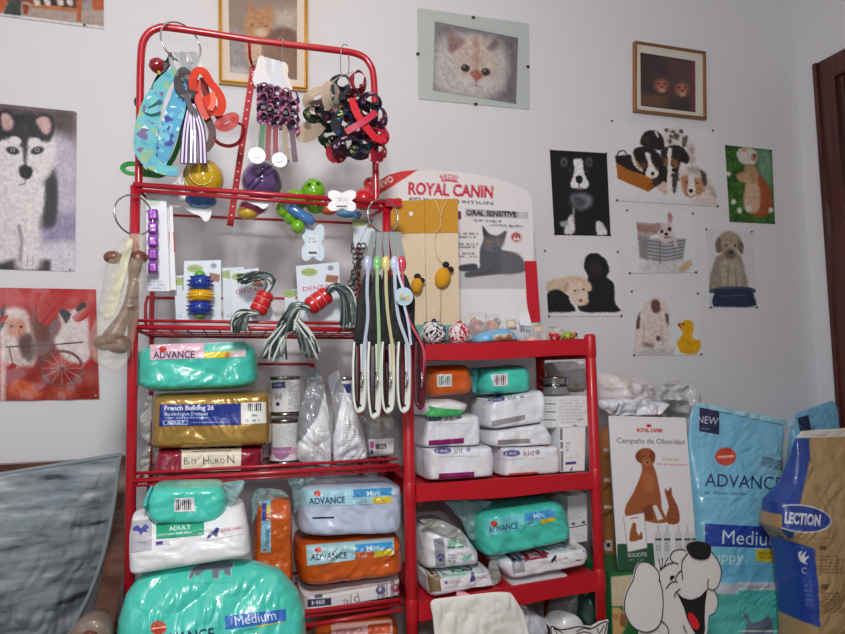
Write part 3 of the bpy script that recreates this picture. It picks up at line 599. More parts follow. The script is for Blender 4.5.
# bulldog puppy with duck
A = Art([(631.3, 291), (697.8, 293), (701.3, 355), (633.6, 355.6)], 2.3, WP).fur(); k = Kr(620, 200, 3.96)
A.poly(k(55, 590, 215, 585, 210, 614, 55, 614), (196, 192, 190), 4)
A.blob(k(90, 420, 130, 388, 170, 395, 192, 440, 195, 520, 205, 590, 190, 600, 160, 575, 110, 580, 85, 600, 58, 600, 62, 500, 72, 460), (222, 208, 204), 1.8)
A.blob(k(125, 402, 150, 398, 162, 430, 150, 446, 130, 440), (112, 70, 70), 2.5); A.blob(k(66, 480, 78, 450, 78, 500, 66, 510), (96, 66, 62), 2); A.blob(k(180, 450, 193, 455, 192, 490, 182, 480), (104, 76, 72), 2); A.ell(*k(152, 548)[0], 2.4, 2.6, (110, 80, 74), 0, 1.5)
A.blob(k(90, 565, 130, 570, 130, 585, 95, 580), (150, 130, 126), 3); A.line(k(95, 500, 92, 580), (190, 170, 166), 2, .7, 2); A.line(k(165, 500, 170, 575), (190, 170, 166), 2, .7, 2)
A.blob(k(240, 490, 262, 476, 288, 485, 290, 520, 285, 545, 310, 555, 322, 545, 318, 585, 300, 608, 250, 608, 230, 585, 228, 560, 250, 530, 240, 510), (226, 168, 18), 1.2); A.poly(k(228, 490, 240, 486, 244, 508, 230, 500), (196, 60, 34), .8); A.ell(*k(250, 492)[0], 1, 1, (40, 30, 20)); A.line(k(262, 560, 285, 575, 305, 560), (196, 138, 14), 1.2, .7); A.furry(4)
poster('poster', 'white poster of a bulldog puppy beside a yellow rubber duck', 'poster', A.corners, A, pin=k(46, 362, 307, 370, 55, 614, 321, 611))

# two labradors
A = Art([(544.4, 250.4), (617.8, 251.6), (621.5, 316), (548.5, 316.6)], 2.3, WP).fur(); k = Kr(540, 150, 3.73)
A.blob(k(165, 440, 175, 395, 210, 385, 245, 410, 258, 450, 250, 475, 275, 500, 280, 570, 300, 600, 240, 605, 150, 600, 150, 540, 180, 480), (26, 24, 25), 1.4); A.ell(*k(208, 440)[0], 4, 6, (44, 40, 40), 0, 4); A.blob(k(190, 430, 225, 430, 222, 460, 195, 460), (48, 42, 40), 4)
A.blob(k(25, 495, 80, 475, 150, 470, 190, 500, 190, 525, 178, 530, 180, 570, 150, 582, 120, 560, 100, 530, 25, 530), (216, 190, 164), 2); A.blob(k(100, 505, 120, 490, 160, 500, 178, 545, 150, 580, 120, 560), (226, 204, 186), 2); A.blob(k(108, 498, 98, 530, 88, 525, 95, 500), (196, 164, 134), 2)
A.ell(*k(152, 562)[0], 2, 1.6, (150, 96, 90)); A.ell(*k(130, 525)[0], 1.2, 1, (60, 40, 34)); A.ell(*k(162, 520)[0], 1.2, 1, (60, 40, 34))
A.blob(k(25, 540, 60, 520, 100, 540, 115, 570, 130, 600, 60, 605, 28, 600), (22, 21, 22), 1.6)
poster('poster', 'white poster of one cream and one black labrador puppy', 'poster', A.corners, A, pin=k(18, 376, 289, 380, 33, 620, 303, 618))

# ---- framed pictures
def framed(name, label, corners, art_corners, art, mount, framec, fw, thick, Y, metal=0.0, wood=None, glass=True, group='framed cat pictures on the wall'):
    c = pp(corners, 0.0); b = (c[2]+c[3])/2
    t = thing(name, label, 'picture', (b[0], 0, b[2]), group)
    cen = c.mean(0)
    def inset(k):
        out = []
        for i in range(4):
            a = c[i].copy(); a[0] += k*np.sign(cen[0]-a[0]); a[2] += k*np.sign(cen[2]-a[2]); out.append(a)
        return np.array(out)
    o, i = c, inset(fw); f = [0, -thick, 0]; bk = [0, -.001, 0]
    mb = MB()
    for q in range(4):
        r = (q+1) % 4
        mb.add([o[q]+f, o[r]+f, i[r]+f, i[q]+f, o[q]+bk, o[r]+bk, i[r]+bk, i[q]+bk], [(3, 2, 1, 0), (0, 1, 5, 4), (2, 3, 7, 6), (4, 5, 6, 7), (1, 2, 6, 5), (3, 0, 4, 7)], 0, False)
        h = (o[q]*.55+i[q]*.45)+[0, -thick-.003, 0]; h2 = (o[r]*.55+i[r]*.45)+[0, -thick-.003, 0]
        mb.tube([h, h2], fw*.22, 8)
    if fw > 0: mb.build('frame', framec, t)
    m = inset(fw*.8); MB().hexa(m+[0, -thick*.5, 0], m+[0, -.002, 0]).build('mount', mount, t)
    sheet('print', art, -thick*.5-.0012, PAPER, t, .001)
    if glass:
        MB().hexa(inset(fw*.9)+[0, -thick*.5-.0045, 0], inset(fw*.9)+[0, -thick*.5-.0028, 0]).build('glass', mat('picture_glass', (120, 126, 124), 0.03, alpha=0.045), t)
    return t
A = Art([(228, -25), (297, -22), (297, 80), (230, 72)], 2.0, (150, 130, 116)).fur(); k = Kr(200, 0, 6.338)
A.poly(k(180, 180, 300, 190, 300, 480, 190, 440), (150, 144, 146), 8); A.poly(k(180, 420, 320, 430, 620, 480, 620, 520, 180, 470), (186, 178, 176), 4); A.poly(k(460, 60, 620, 60, 620, 220, 480, 180), (190, 180, 164), 12)
A.blob(k(480, 180, 590, 190, 615, 240, 615, 500, 330, 460, 320, 300), (112, 78, 58), 5); A.blob(k(280, 180, 300, 80, 320, 15, 350, 50, 400, 55, 455, 40, 465, 120, 440, 210, 400, 240, 330, 240, 290, 220), (188, 136, 92), 3)
A.blob(k(310, 30, 325, 22, 345, 60, 310, 75), (176, 120, 90), 2); A.ell(*k(385, 205)[0], 6, 4, (214, 190, 168), 10, 3); A.ell(*k(330, 160)[0], 1.8, 1.2, (120, 92, 60), 10, 1); A.ell(*k(420, 165)[0], 1.8, 1.2, (120, 92, 60), 10, 1); A.blob(k(280, 240, 350, 240, 400, 300, 360, 400, 310, 420, 290, 330), (206, 172, 142), 6)
for y in (90, 120, 150): A.line(k(340, y, 400, y-8), (150, 100, 70), 1, .5)
A.furry(7, 80); A.noise(6)
framed('framed_picture', 'gold framed picture of a ginger cat behind the rack hoop', [(218.0, -48), (307.2, -42), (307.7, 92.8), (218.7, 84.9)], None, A, mat('cream_mount', (236, 222, 205), .8), mat('gold_frame', (196, 150, 70), .35, metal=.35, var=.15, vscale=30), .014, .02, 0)
A = Art([(435, 21.2), (518.2, 37.8), (516.2, 104), (432.8, 90.4)], 2.2, (140, 136, 140)).fur(); k = Kr(400, 0, 5.28)
A.blob(k(180, 110, 400, 140, 620, 200, 620, 260, 380, 200, 190, 170), (128, 126, 132), 8); A.poly(k(540, 190, 625, 200, 612, 550, 500, 500, 580, 350), (112, 104, 110), 14)
A.blob(k(190, 250, 270, 180, 400, 190, 520, 220, 570, 330, 540, 470, 420, 520, 250, 490, 180, 420), (196, 190, 188), 10); A.blob(k(300, 240, 390, 190, 470, 230, 510, 330, 500, 410, 400, 440, 310, 390), (204, 186, 174), 9)
A.blob(k(250, 210, 272, 160, 300, 185, 340, 220, 290, 270, 262, 275), (150, 120, 118), 4); A.blob(k(460, 250, 500, 205, 525, 205, 520, 250, 480, 270), (140, 116, 116), 4); A.blob(k(390, 215, 410, 215, 415, 370, 395, 380), (184, 150, 134), 5)
for x, y in ((345, 360), (453, 380)): A.ell(*k(x, y)[0], 4.6, 3.8, (92, 66, 52), 15, 1.2); A.ell(*k(x, y)[0], 3.4, 3, (38, 26, 24), 0, 1); A.ell(*k(x-6, y-7)[0], .9, .8, (200, 190, 186), 0, .8)
A.blob(k(370, 385, 400, 370, 440, 395, 430, 415, 400, 430, 385, 410), (170, 110, 88), 2.5); A.blob(k(386, 402, 425, 408, 404, 428), (176, 84, 70), 1.2); A.line(k(403, 428, 402, 450), (120, 80, 74), 1.2); A.line(k(370, 450, 402, 452, 440, 462), (150, 120, 116), 1)
A.ell(*k(360, 430)[0], 7, 5, (210, 202, 200), 10, 4); A.ell(*k(450, 440)[0], 7, 5, (212, 204, 202), 10, 4)
for i in range(5): A.line(k(320, 400+i*6, 230, 390+i*18), (222, 220, 220), .6, .5); A.line(k(480, 415+i*5, 560, 430+i*14), (222, 220, 220), .6, .5)
A.furry(12, 60); A.noise(8, .2)
gf = framed('glass_picture', 'frameless glass picture of a pale longhaired cat', [(417, 8.5), (528.4, 24.2), (529.2, 109.8), (418, 99.2)], None, A, mat('pale_mount', (196, 206, 202), .6), None, 0.0, .008, 0)
for x, y in ((473.5, 17.2), (476, 103.8), (418, 53.5), (528.2, 66.5)):
    c = P(x, y, -.010); MB().box(c-[.006, .002, .004], c+[.006, .009, .004]).build('clip', mat('clip_metal', (90, 90, 92), .3, metal=1), gf)
A = Art([(640.4, 52.4), (695.2, 61), (695.5, 112.3), (641, 105.6)], 2.4, (56, 36, 38)).fur(); k = Kr(600, 30, 6.34)
A.poly(k(420, 180, 605, 200, 605, 520, 440, 500), (84, 44, 46), 6); A.poly(k(570, 195, 605, 200, 605, 520, 575, 515), (112, 44, 52), 2); A.poly(k(255, 400, 425, 420, 420, 495, 262, 480), (104, 66, 46), 5); A.poly(k(455, 420, 570, 430, 565, 515, 455, 500), (52, 34, 36), 4)
for x, y, sg in ((385, 345, 1), (515, 370, -1)):
    A.blob([(600+(x+a)/6.34, 30+(y+b)/6.34) for a, b in ((-58, -40), (-50, -95), (-25, -60), (25, -60), (60, -55), (55, 0), (35, 50), (-5, 60), (-40, 35))], (70, 50, 46), 2); A.ell(600+(x+5)/6.34, 30+(y+5)/6.34, 6.6, 6.4, (176, 104, 80), 0, 5); A.ell(600+(x-15)/6.34, 30+(y-5)/6.34, 1.3, 1, (40, 26, 20)); A.ell(600+(x+28)/6.34, 30+(y-5)/6.34, 1.3, 1, (40, 26, 20)); A.ell(600+(x+8)/6.34, 30+(y+15)/6.34, 1.2, 1, (60, 30, 28)); A.ell(600+(x+8)/6.34, 30+(y+38)/6.34, 3, 2, (200, 160, 136), 0, 2)
A.furry(6)
framed('framed_picture', 'small wooden framed picture of two dark kittens', [(632.3, 42.9), (702.5, 53.7), (703.3, 120.7), (632.3, 112.8)], None, A, mat('mount_card', (222, 216, 202), .8), mat('frame_wood', (150, 104, 62), .4, var=.2, vscale=40), .009, .022, 0)
# ------------------------------------------------------------------ the red wire rack
SB = P(265, 640, 0)
rack = thing('wire_display_rack', 'tall red tubular wire display rack with a hoop on top', 'display rack', (P(258, 480, -.32)[0], -.32, 0))
def down(p, z=0.0): q = np.array(p, float).copy(); q[2] = z; return q
xl = P(131, 475, YF)[0]; xr = P(386, 475, YF)[0]
def FX(x, py, Y=YF):          # point of plane Y at pixel row py and given world x
    lo, hi = -400.0, 1300.0
    for _ in range(50):
        m = (lo+hi)/2
        if P(m, py, Y)[0] < x: lo = m
        else: hi = m
    return P(m, py, Y)
for x, y in ((135.5, 186), (386.5, 205)):
    a = P(x, y, YF); X = xl if x < 200 else xr; b = np.array([X, YF, 0.0])
    if x < 200:
        mb = MB().tube([a, FX(X, 330), b], .0135, 12); mb.lathe([(.0155, 0), (.0155, .02), (.006, .021)], b, seg=12); mb.build('post', RED, rack)
    else:
        MB().tube([a, P(388, 331, YF)], .0135, 12).build('upper_post', RED, rack)
        c = P(381, 329, -.235); b = down(c); mb = MB().tube([c, b], .0135, 12); mb.lathe([(.0155, 0), (.0155, .02), (.006, .021)], b, seg=12); mb.build('post', RED, rack)
for X in (xl, xr):
    b = np.array([X, YR, 0.0]); MB().tube([b, b+[0, 0, P(200, 219, YR)[2]]], .008, 10).build('rear_post', RED, rack)
MB().tube(pp([(138.5, 192), (139.8, 120), (141, 58), (145, 38), (157, 28.5), (176, 28.5), (260, 41), (330, 49.5), (357, 54), (369, 63), (374, 82), (375.2, 140), (376, 208)], YF), .0102, 14, smoothpath=5).build('hoop', RED, rack)
mb = MB(); mb.tube(pp([(133, 184.5), (398, 203.5)], YF-.012), .0075, 10); mb.tube(pp([(133, 190), (392, 209)], YF-.004), .0055, 8)
c = P(391, 203.5, YF-.012); mb.box(c-[.02, .013, .012], c+[.03, .013, .012]); mb.build('top_rail', RED, rack)
mb = MB(); mb.tube(pp([(168, 215), (352.6, 223)], YR), .005, 8); mb.tube([P(135.5, 187, YF), P(165, 215, YR)], .005, 8); mb.tube([P(388, 207, YF), P(356, 223, YR)], .005, 8); mb.build('rear_rail', RED, rack)
# slotted arm
a, b = P(253.5, 68, -.44), P(230, 226, -.36)
mb = MB(); mb.ribbon([a, (a+b)/2, b], .019, .007, sub=1, n=(0, -1, 0)); t_ = (b-a)/np.linalg.norm(b-a)
for i in range(17):
    q = a+(b-a)*(i+.8)/18; mb.lathe([(0, -.0006), (.0028, -.0005), (.0028, .003)], q+[0, -.0042, 0], (0, 1, 0), 8, 1)
mb.tube([a+[0, 0.004, 0], P(250, 58, -.47), P(249, 42, YF)], .0045, 8); mb.build('slotted_arm', [mat('matt_red_enamel', (176, 24, 36), .65), mat('pale_slot', (236, 214, 206), .6)], rack)
def tray(f0, f1, rear_rise, nw=16, name='wire_shelf', guard=None, dz=.013, top=True):
    """tray between the posts, front rail through two photo points; returns its height"""
    A, B = P(*f0, YF-.005), P(*f1, YF-.005); z0, z1 = A[2], B[2]
    ra, rb = A.copy(), B.copy(); ra[1] = rb[1] = YR
    mb = MB(); mb.tube([A, B], .0068, 10); 
    if top: mb.tube([A+[0, .009, .018], B+[0, .009, .018]], .0045, 8)
    for q in (A, B): mb.tube([q, q-[0, -.004, dz]], .004, 6)
    A = A-[0, 0, dz]; B = B-[0, 0, dz]; ra = ra-[0, 0, dz]; rb = rb-[0, 0, dz]
    mb.tube([ra, rb], .005, 8); mb.tube([A, ra], .006, 8); mb.tube([B, rb], .006, 8)
    mb.tube([A, B], .0035, 6)
    for i in range(1, nw):
        q = A+(B-A)*i/nw; r = ra+(rb-ra)*i/nw; mb.tube([q+[0, 0, .002], r+[0, 0, .002]], .0022, 6)
    for i in range(1, 4): mb.tube([A+(ra-A)*i/4-[0, 0, .003], B+(rb-B)*i/4-[0, 0, .003]], .0025, 6)
    if guard:
        g = pp(guard, YR+.004); mb.tube(g, .005, 8, smoothpath=4)
    mb.build(name, RED, rack); return (z0+z1)/2
TR1 = tray((133, 327), (389, 330), 0, dz=.004, guard=[(146, 327), (147, 299), (165, 298), (300, 298.5), (353, 301), (354, 325)])
TR2 = tray((133, 481), (398.5, 465.3), 0, guard=[(150, 440), (151, 368), (158, 365), (300, 364), (311, 366), (315, 374), (315, 445)])
TR3 = tray((133, 634), (401, 600), 0, top=False)
TR4 = tray((133, 692), (401, 675), 0, top=False)
mb = MB(); mb.tube([P(300, 627, YF-.05), P(402, 610, YF-.05)], .006, 8); mb.build('lower_rail', RED, rack)

TEALC, ORC, = (72, 204, 184), (206, 92, 26)
TEAL = plastic('teal_bag', TEALC, .3, 24); ORANGE = plastic('orange_bag', ORC, .3, 26); PALE = plastic('pale_blue_bag', (196, 210, 232), .25, 24)
GOLD = plastic('gold_bag', (176, 138, 66), .2, 22, .28); GOLD.node_tree.nodes['Principled BSDF'].inputs['Metallic'].default_value = .35
MAROON = plastic('maroon_bag', (142, 26, 52), .2, 24); WBAG = plastic('white_bag', (232, 234, 238), .22, 26, .4, .2); SEALP = mat('seal_film', (150, 190, 192), .15, alpha=.55, coat=1, bump=.6, bscale=45)
GREYF = mat('grey_film', (176, 180, 176), .2, alpha=.6, coat=1, bump=.7, bscale=40)
ORSEAL = plastic('orange_seal', (170, 74, 24), .7, 50); TEALSEAL = plastic('teal_seal', (66, 168, 170), .7, 50)
def bag(name, label, cat, rows, Y, depth, m, group=None, dens=.7, body='body', art=None, **kw):
    S = Surf(rows, Y, depth, **kw); t = thing(name, label, cat, S.base(), group)
    S.body(MB(), dens, art=art).build(body, m, t, cols=art is not None) if art is None else S.body(MB(), dens, art=art).build(body, m, t, cols=True)
    return t, S
def flap(t, name, rows, Y, m, depth=.012, seed=0, wr=.012, n=8, dens=.8):
    S = Surf(rows, Y, depth, n=n, p=4, wr=wr, seed=seed, kf=1.6); S.body(MB(), dens).build(name, m, t); return S
def Q(tl, tr, br, bl): return [(tl, tr), (bl, br)]
NAVY = (36, 40, 92)
def advance(A, x0, y0, x1, y1, h, col=NAVY): A.text('ADVANCE', x0, y0, x1, y1, h, col, .012)
def logo(A, x, y, r): A.ell(x, y, r, r*.85, (206, 62, 40)); A.ell(x+r*.2, y-r*.5, r*.5, r*.28, (240, 150, 120), 0, .6, .5)

# --- upper tray
t, S = bag('pet_food_bag', 'teal kitten food bag lying above the gold bag', 'pet food bag', [((139, 345), (254, 340)), ((135, 356), (258, 352)), ((135, 383), (259, 380)), ((141, 393), (254, 388))], -.495, .28, TEAL, n=7, p=9, q=2.6, seed=1, wr=.005)
S.rows[0, :, 1] -= 6
A = Art([(149.8, 344.7), (245.7, 341.3), (246, 357), (150, 360)], 2.6, (240, 200, 216)); k = Kr(120, 320, 3.9625)
A.poly(k(333, 94, 500, 85, 500, 128, 333, 132), (112, 214, 196)); A.poly(k(333, 128, 470, 122, 460, 155, 333, 157), (240, 214, 40)); A.poly(k(440, 122, 500, 118, 500, 152, 430, 156), (236, 216, 220))
A.text('kitten', *k(370, 120)[0], *k(452, 114)[0], 4.6, (236, 250, 244), 0); A.ell(*k(350, 145)[0], 3, 2, (250, 230, 90)); A.ell(*k(425, 138)[0], 2.4, 3, (224, 140, 60), 30, 1)
advance(A, *k(132, 152)[0], *k(296, 150)[0], 7); logo(A, *k(170, 116)[0], 3.6); A.tiny(*k(140, 155)[0], *k(300, 160)[0], 1, (120, 90, 120), -.4)
S.patch('label', A, GLOSS, t)
A = Art(k(270, 60, 335, 57, 335, 70, 270, 74), 2, (70, 76, 82)); A.noise(20, .6); S.patch('paw_print', A, GLOSS, t)
flap(t, 'end_seal', [((134.5, 352), (139, 350)), ((133.5, 388), (138.5, 390))], -.46, SEALP, .03)
t, S = bag('pet_food_bag', 'gold bulldog food bag with a blue label', 'pet food bag', Q((152, 394), (272, 391), (272.5, 445), (150, 449)), -.495, .28, GOLD, n=14, p=12, q=2.8, seed=2, wr=.003)
A = Art([(159.9, 404.5), (240.6, 403.6), (241, 424.9), (159, 426.3)], 3, (28, 52, 140))
A.text('French Bulldog 26', 164.5, 410.3, 214, 409.7, 4.6, (240, 242, 248), .03); A.text('Bouledogue Français', 164.5, 415.6, 208, 415.1, 3.4, (220, 226, 240), .012)
A.tiny(164.5, 416.8, 221, 419.2, 1, (220, 226, 240), -.4, .8); A.poly([(163.5, 420.6), (188, 420.2), (188, 424.6), (163.5, 425)], (232, 236, 244)); A.poly([(164.2, 421.2), (187.4, 420.8), (187.4, 424), (164.2, 424.4)], (28, 52, 140)); A.text('ADULT', 167, 424, 184.5, 423.7, 2.6, (240, 242, 248), .03); A.tiny(190, 421.6, 239, 423.4, 1, (210, 216, 236), -.4, .8)
S.patch('label', A, GLOSS, t)
A = Art([(240.9, 402.9), (265.9, 402), (266.4, 423.2), (241.3, 424.2)], 3, (238, 238, 236)); A.barcode(248, 403.5, 262, 411.5, sk=-.5); A.text('3kg', 252, 416.4, 257, 416.3, 2.2, (30, 30, 34), .02); A.tiny(246, 419, 263, 422, 1, (60, 60, 66))
S.patch('barcode_label', A, GLOSS, t)
flap(t, 'end_seal', [((147, 396), (153, 395)), ((139, 420), (152, 410)), ((141, 436), (151, 430)), ((148, 444), (150, 444))], -.47, GREYF, .03, 3)
t, S = bag('pet_food_bag', 'maroon food bag with a cream label under the gold bag', 'pet food bag', Q((156, 449), (265, 446), (263, 470), (150, 475)), -.495, .27, MAROON, n=12, p=12, q=2.8, seed=3, wr=.004)
A = Art([(181.8, 447.6), (241.6, 445.4), (240.6, 470.4), (181.3, 472)], 2.6, (232, 222, 200)); A.line([(193, 451.6), (231, 450.4)], (110, 90, 80), .9, .7)
for st, a, b, h, dx in (('B', 184.3, 188.4, 7.4, 0), ('I', 189.2, 190.2, 4.6, 0), ('O', 191.3, 196.2, 5, 0), ('H', 203.4, 209.6, 7.4, 0), ('U', 210.6, 214.4, 5, 0), ('R', 215.4, 219.2, 5, 0), ('O', 220, 224.8, 5, 0), ('N', 227.4, 234.5, 8.2, 0)):
    A.text(st, a, 464.6-(a-184)*.03, b, 464.6-(b-184)*.03, h, (70, 60, 58), -.004)
A.tiny(190, 467, 232, 469.5, 1, (150, 140, 130), -1, .4)
S.patch('label', A, PAPER, t)
flap(t, 'end_seal', [((146, 447), (152, 446)), ((138.5, 460), (150, 455)), ((140, 474), (149, 470)), ((147, 479), (149, 477))], -.47, GREYF, .03, 5)

def can(label, cx, w, y0, y1, Y, art=None, group=None):
    c0, c1 = P(cx, y1, Y), P(cx, y0, Y); r = PX(w/2, Y); h = c1[2]-c0[2]; c0[1] += r
    t = thing('food_can', label, 'food can', c0, group)
    prof = [(0, .003), (r*.9, .003), (r*.94, 0), (r*1.0, .002), (r*1.0, .006), (r*.965, .009)]+[(r*.965+(.0008 if i % 2 else 0), .009+(h-.018)*i/14) for i in range(15)]+[(r, h-.006), (r, h-.001), (r*.95, h), (r*.92, h-.004), (0, h-.004)]
    MB().lathe(prof, c0, seg=40).build('can_body', STEEL, t)
    n = 130; mh = 90; th = np.linspace(0, 2*math.pi, n+1); zz = np.linspace(.012, h-.012, mh)
    A = Art.__new__(Art); A.fz = A.mot = 0.0; A.W, A.H, A.d = n+1, mh, 2.2
    ang = (th[None, :]+0*zz[:, None]); A.X = cx+w*.5*(ang-math.pi)*1.0; A.Y = y1-(y1-y0)*(zz[:, None]+0*ang)/h; A.C = np.ones((mh, n+1, 3))*np.array([226, 228, 228.]); art(A)
    v = np.stack([c0[0]+r*1.0*np.sin(ang-math.pi), c0[1]-r*1.0*np.cos(ang-math.pi), c0[2]+zz[:, None]+0*ang], -1)
    m = MB(); m.add(v.reshape(-1, 3), gridf(mh, n+1, 0, True), 0, True, A.colours()); m.build('label', GLOSS, t, cols=True)
    return t
def c1(A):
    A.rect(270, 381, 284, 390, (226, 230, 240)); A.poly([(270, 383), (285, 381.5), (286, 388), (270, 388.5)], (52, 52, 116)); A.text('Hill', 274, 386.6, 282, 386.2, 2.8, (230, 230, 240), .02); A.text('i/d', 275.5, 399, 282, 399, 6, (60, 60, 72), .0); A.ell(278, 404, 2, 2, (40, 44, 110)); A.tiny(288, 382, 302, 410, 13, (110, 112, 120), 0, .5)
def c2(A):
    A.tiny(274, 425, 300, 446, 11, (140, 142, 146), 0, .4); A.rect(250, 448, 330, 456, (226, 170, 190)); A.rect(250, 455, 330, 465, (236, 228, 230)); A.poly([(272, 447), (292, 447), (288, 457), (282, 460), (275, 457)], (172, 120, 160)); A.text('Prescription', 274, 452.8, 290, 452.8, 2.6, (240, 230, 236), 0)
can('white food can standing on top of another can', 286.5, 30, 376, 416, -.40, c1)
can('lower food can with a pink band below the white can', 286, 30, 419.5, 465, -.40, c2)
can('white food can mostly hidden behind the two foil pouches', 347, 22, 377, 416, -.30, lambda A: (A.rect(338, 384, 352, 393, (52, 52, 116)), A.tiny(350, 380, 362, 410, 12, (110, 112, 120), 0, .4)))
can('lower hidden food can behind the right foil pouch', 347, 22, 418, 458, -.30, lambda A: A.tiny(340, 420, 362, 450, 12, (140, 142, 146), 0, .4))
POUCH = mat('foil_pouch', attr=True, rough=.3, coat=.5, bump=.35, bscale=30)
def pouch(label, rows, rowsg, seed, ys):
    def art(A):
        A.C[:] = (232, 234, 238)
        A.poly(rowsg, (140, 142, 148), 1.5); A.noise(10, .3, seed)
        A.line([rowsg[-1], rowsg[-2]], (70, 72, 80), .8, .6)
    t, S = bag('foil_pouch', label, 'food pouch', rows, -.515, .10, POUCH, 'silver topped white pouches', 1.6, art=art, n=10, p=3, q=1.6, wr=.010, seed=seed, thin=[.06, .12, .45, .8, 1, 1.05, 1])
    return t, S
t, S = pouch('silver topped white pouch right beside the stacked cans', [((304.8, 368), (320, 367.5)), ((307, 383), (325, 380)), ((305.5, 393), (326, 390)), ((300, 410), (331, 420)), ((297, 430), (332.5, 440)), ((296, 462), (333, 469))], [(300, 360), (325, 360), (326, 392), (318, 415), (306, 432), (296, 446), (290, 440)], 4, None)
A = Art([(312, 424), (329, 420), (331, 464), (311, 464)], 2, (232, 234, 238)); A.tiny(312, 426, 330, 462, 15, (130, 132, 140), -1, .5); S.patch('small_print', A, POUCH, t)
A = Art([(306, 371), (319, 370.5), (319.5, 379), (308, 381)], 2, (140, 142, 148)); A.ell(315, 376, 3.4, 3.4, (176, 190, 200)); A.ell(315, 376, 2, 2, (120, 140, 150)); A.poly([(311, 381), (318, 380), (318, 383), (312, 384)], (52, 54, 70)); S.patch('clip_mark', A, POUCH, t)
t, S = pouch('silver topped white pouch next to the pack with the price sticker', [((328, 377), (340, 368.5)), ((329, 386), (344, 384)), ((333, 400), (351, 399)), ((333.5, 418), (358.5, 412)), ((333.5, 440), (366, 436)), ((333.5, 466), (370.5, 462.5))], [(322, 360), (345, 360), (345, 392), (338, 414), (334, 434), (330, 432)], 7, None)
A = Art([(343, 418), (356, 414), (366, 458), (342, 461)], 2, (232, 234, 238)); A.tiny(342, 418, 365, 458, 15, (130, 132, 140), -1, .5); S.patch('small_print', A, POUCH, t)
t, S = bag('plastic_food_pack', 'clear food pack with a numbered price sticker 8039', 'food pack', [((360, 416), (394, 414)), ((361, 440), (395, 438)), ((363, 457), (394, 455.5))], -.46, .2, GREYF, n=9, p=9, q=2.6, seed=8, wr=.008)
A = Art([(368, 439.5), (394, 438), (394, 455), (370.5, 457)], 3, (236, 234, 238)); A.rect(370, 441, 373.5, 448.5, (196, 70, 140)); A.rect(370.3, 449.5, 373, 454, (60, 50, 60)); A.text('8039', 375.5, 449.4, 386.5, 448.6, 5.4, (60, 56, 66), .03); A.tiny(374, 450.6, 386, 452.4, 1, (110, 100, 110), -.4)
S.patch('price_sticker', A, PAPER, t, .003)

# --- standing on the floor and in front of the rack
FZ = lambda Y: 356+1.19/(Y+2.4)*FPX*.9935
def bigart(A):
    A.C[:] = TEALC; A.noise(4, .1)
t, S = bag('pet_food_bag', 'huge teal medium dog food bag at the bottom left of the rack', 'pet food bag', [((168, 571), (254, 567)), ((148, 578), (272, 573)), ((134, 583), (285, 578)), ((121, 603), (302, 600)), ((113.5, 628), (308, 620)), ((111, 660), (309, 650)), ((111, FZ(-.8)-50), (309, FZ(-.8)-50)), ((114, FZ(-.8)), (306, FZ(-.8)-4))], -.82, .26, TEAL, n=12, p=5, q=2.2, seed=9, wr=.007, thin=[.5, .8, 1, 1, 1, 1])
A = Art([(225, 616), (286, 609), (286, 621.5), (225, 634)], 3, (52, 110, 196)); A.text('Medium', 235.5, 625.5, 276.5, 619.2, 9.5, (228, 238, 248), .0); A.poly([(225, 629.5), (257, 625), (257, 640), (225, 640)], (86, 206, 200)); A.poly([(257, 625.5), (286, 621), (286, 636), (257, 640)], (226, 204, 40)); A.tiny(259, 626.5, 285, 631, 1, (90, 80, 30), -4); S.patch('medium_panel', A, GLOSS, t)
A = Art([(145, 617), (224, 608), (224, 642), (145, 652)], 2.4, (74, 204, 188)); logo(A, 158.5, 627.5, 8); A.line([(152, 628.5), (166, 626.5)], (246, 220, 200), 1.4); advance(A, 152, 646.5, 215, 638.5, 11, (28, 36, 84)); S.patch('brand_panel', A, GLOSS, t)
A = Art([(184, 563), (236, 561.5), (236, 582), (184, 584)], 3, TEALC); k = Kr(110, 470, 3.867)
O = k(300, 420, 308, 395, 320, 375, 345, 362, 385, 358, 480, 352, 478, 372, 468, 380, 470, 410, 448, 405, 440, 385, 425, 390, 420, 420, 395, 418, 395, 385, 370, 385, 345, 405, 330, 412, 325, 400, 312, 420)
A.poly(O, (210, 226, 224), 1.4); A.poly([(x*.96+.04*212, y*.96+.04*571) for x, y in O], (112, 122, 134), 1.2); S.patch('dog_print', A, GLOSS, t)
t, S = bag('pet_food_bag', 'white dog food bag with a green panel over the huge teal bag', 'pet food bag', [((127.5, 518.5), (243.5, 505)), ((127.5, 545), (249, 530)), ((128.5, 576), (251.5, 555.5))], -.76, .12, WBAG, ys=[.06, .01, 0, 0], n=16, p=9, q=2.6, seed=10, wr=.004)
A = Art([(131, 521), (152, 519), (151.5, 549.5), (131, 553)], 2.6, (186, 184, 192)); A.blob([(133, 528), (138, 525), (141, 528), (145, 524), (149, 527), (146, 530), (149, 532), (143, 532), (141, 535), (138, 531), (134, 531)], (70, 72, 150), .8); A.tiny(138, 541, 150, 544, 1, (110, 110, 130)); A.noise(8, .3); S.patch('photo_panel', A, GLOSS, t)
A = Art([(156, 523.5), (204, 519.5), (204.3, 535), (156.4, 539)], 2.8, (50, 166, 130)); A.text('ADULT', 169, 530.6, 191, 528.7, 4.2, (232, 244, 238), .02); A.tiny(158, 533.4, 203, 536, 1, (220, 238, 230), -3, .8); S.patch('green_panel', A, GLOSS, t)
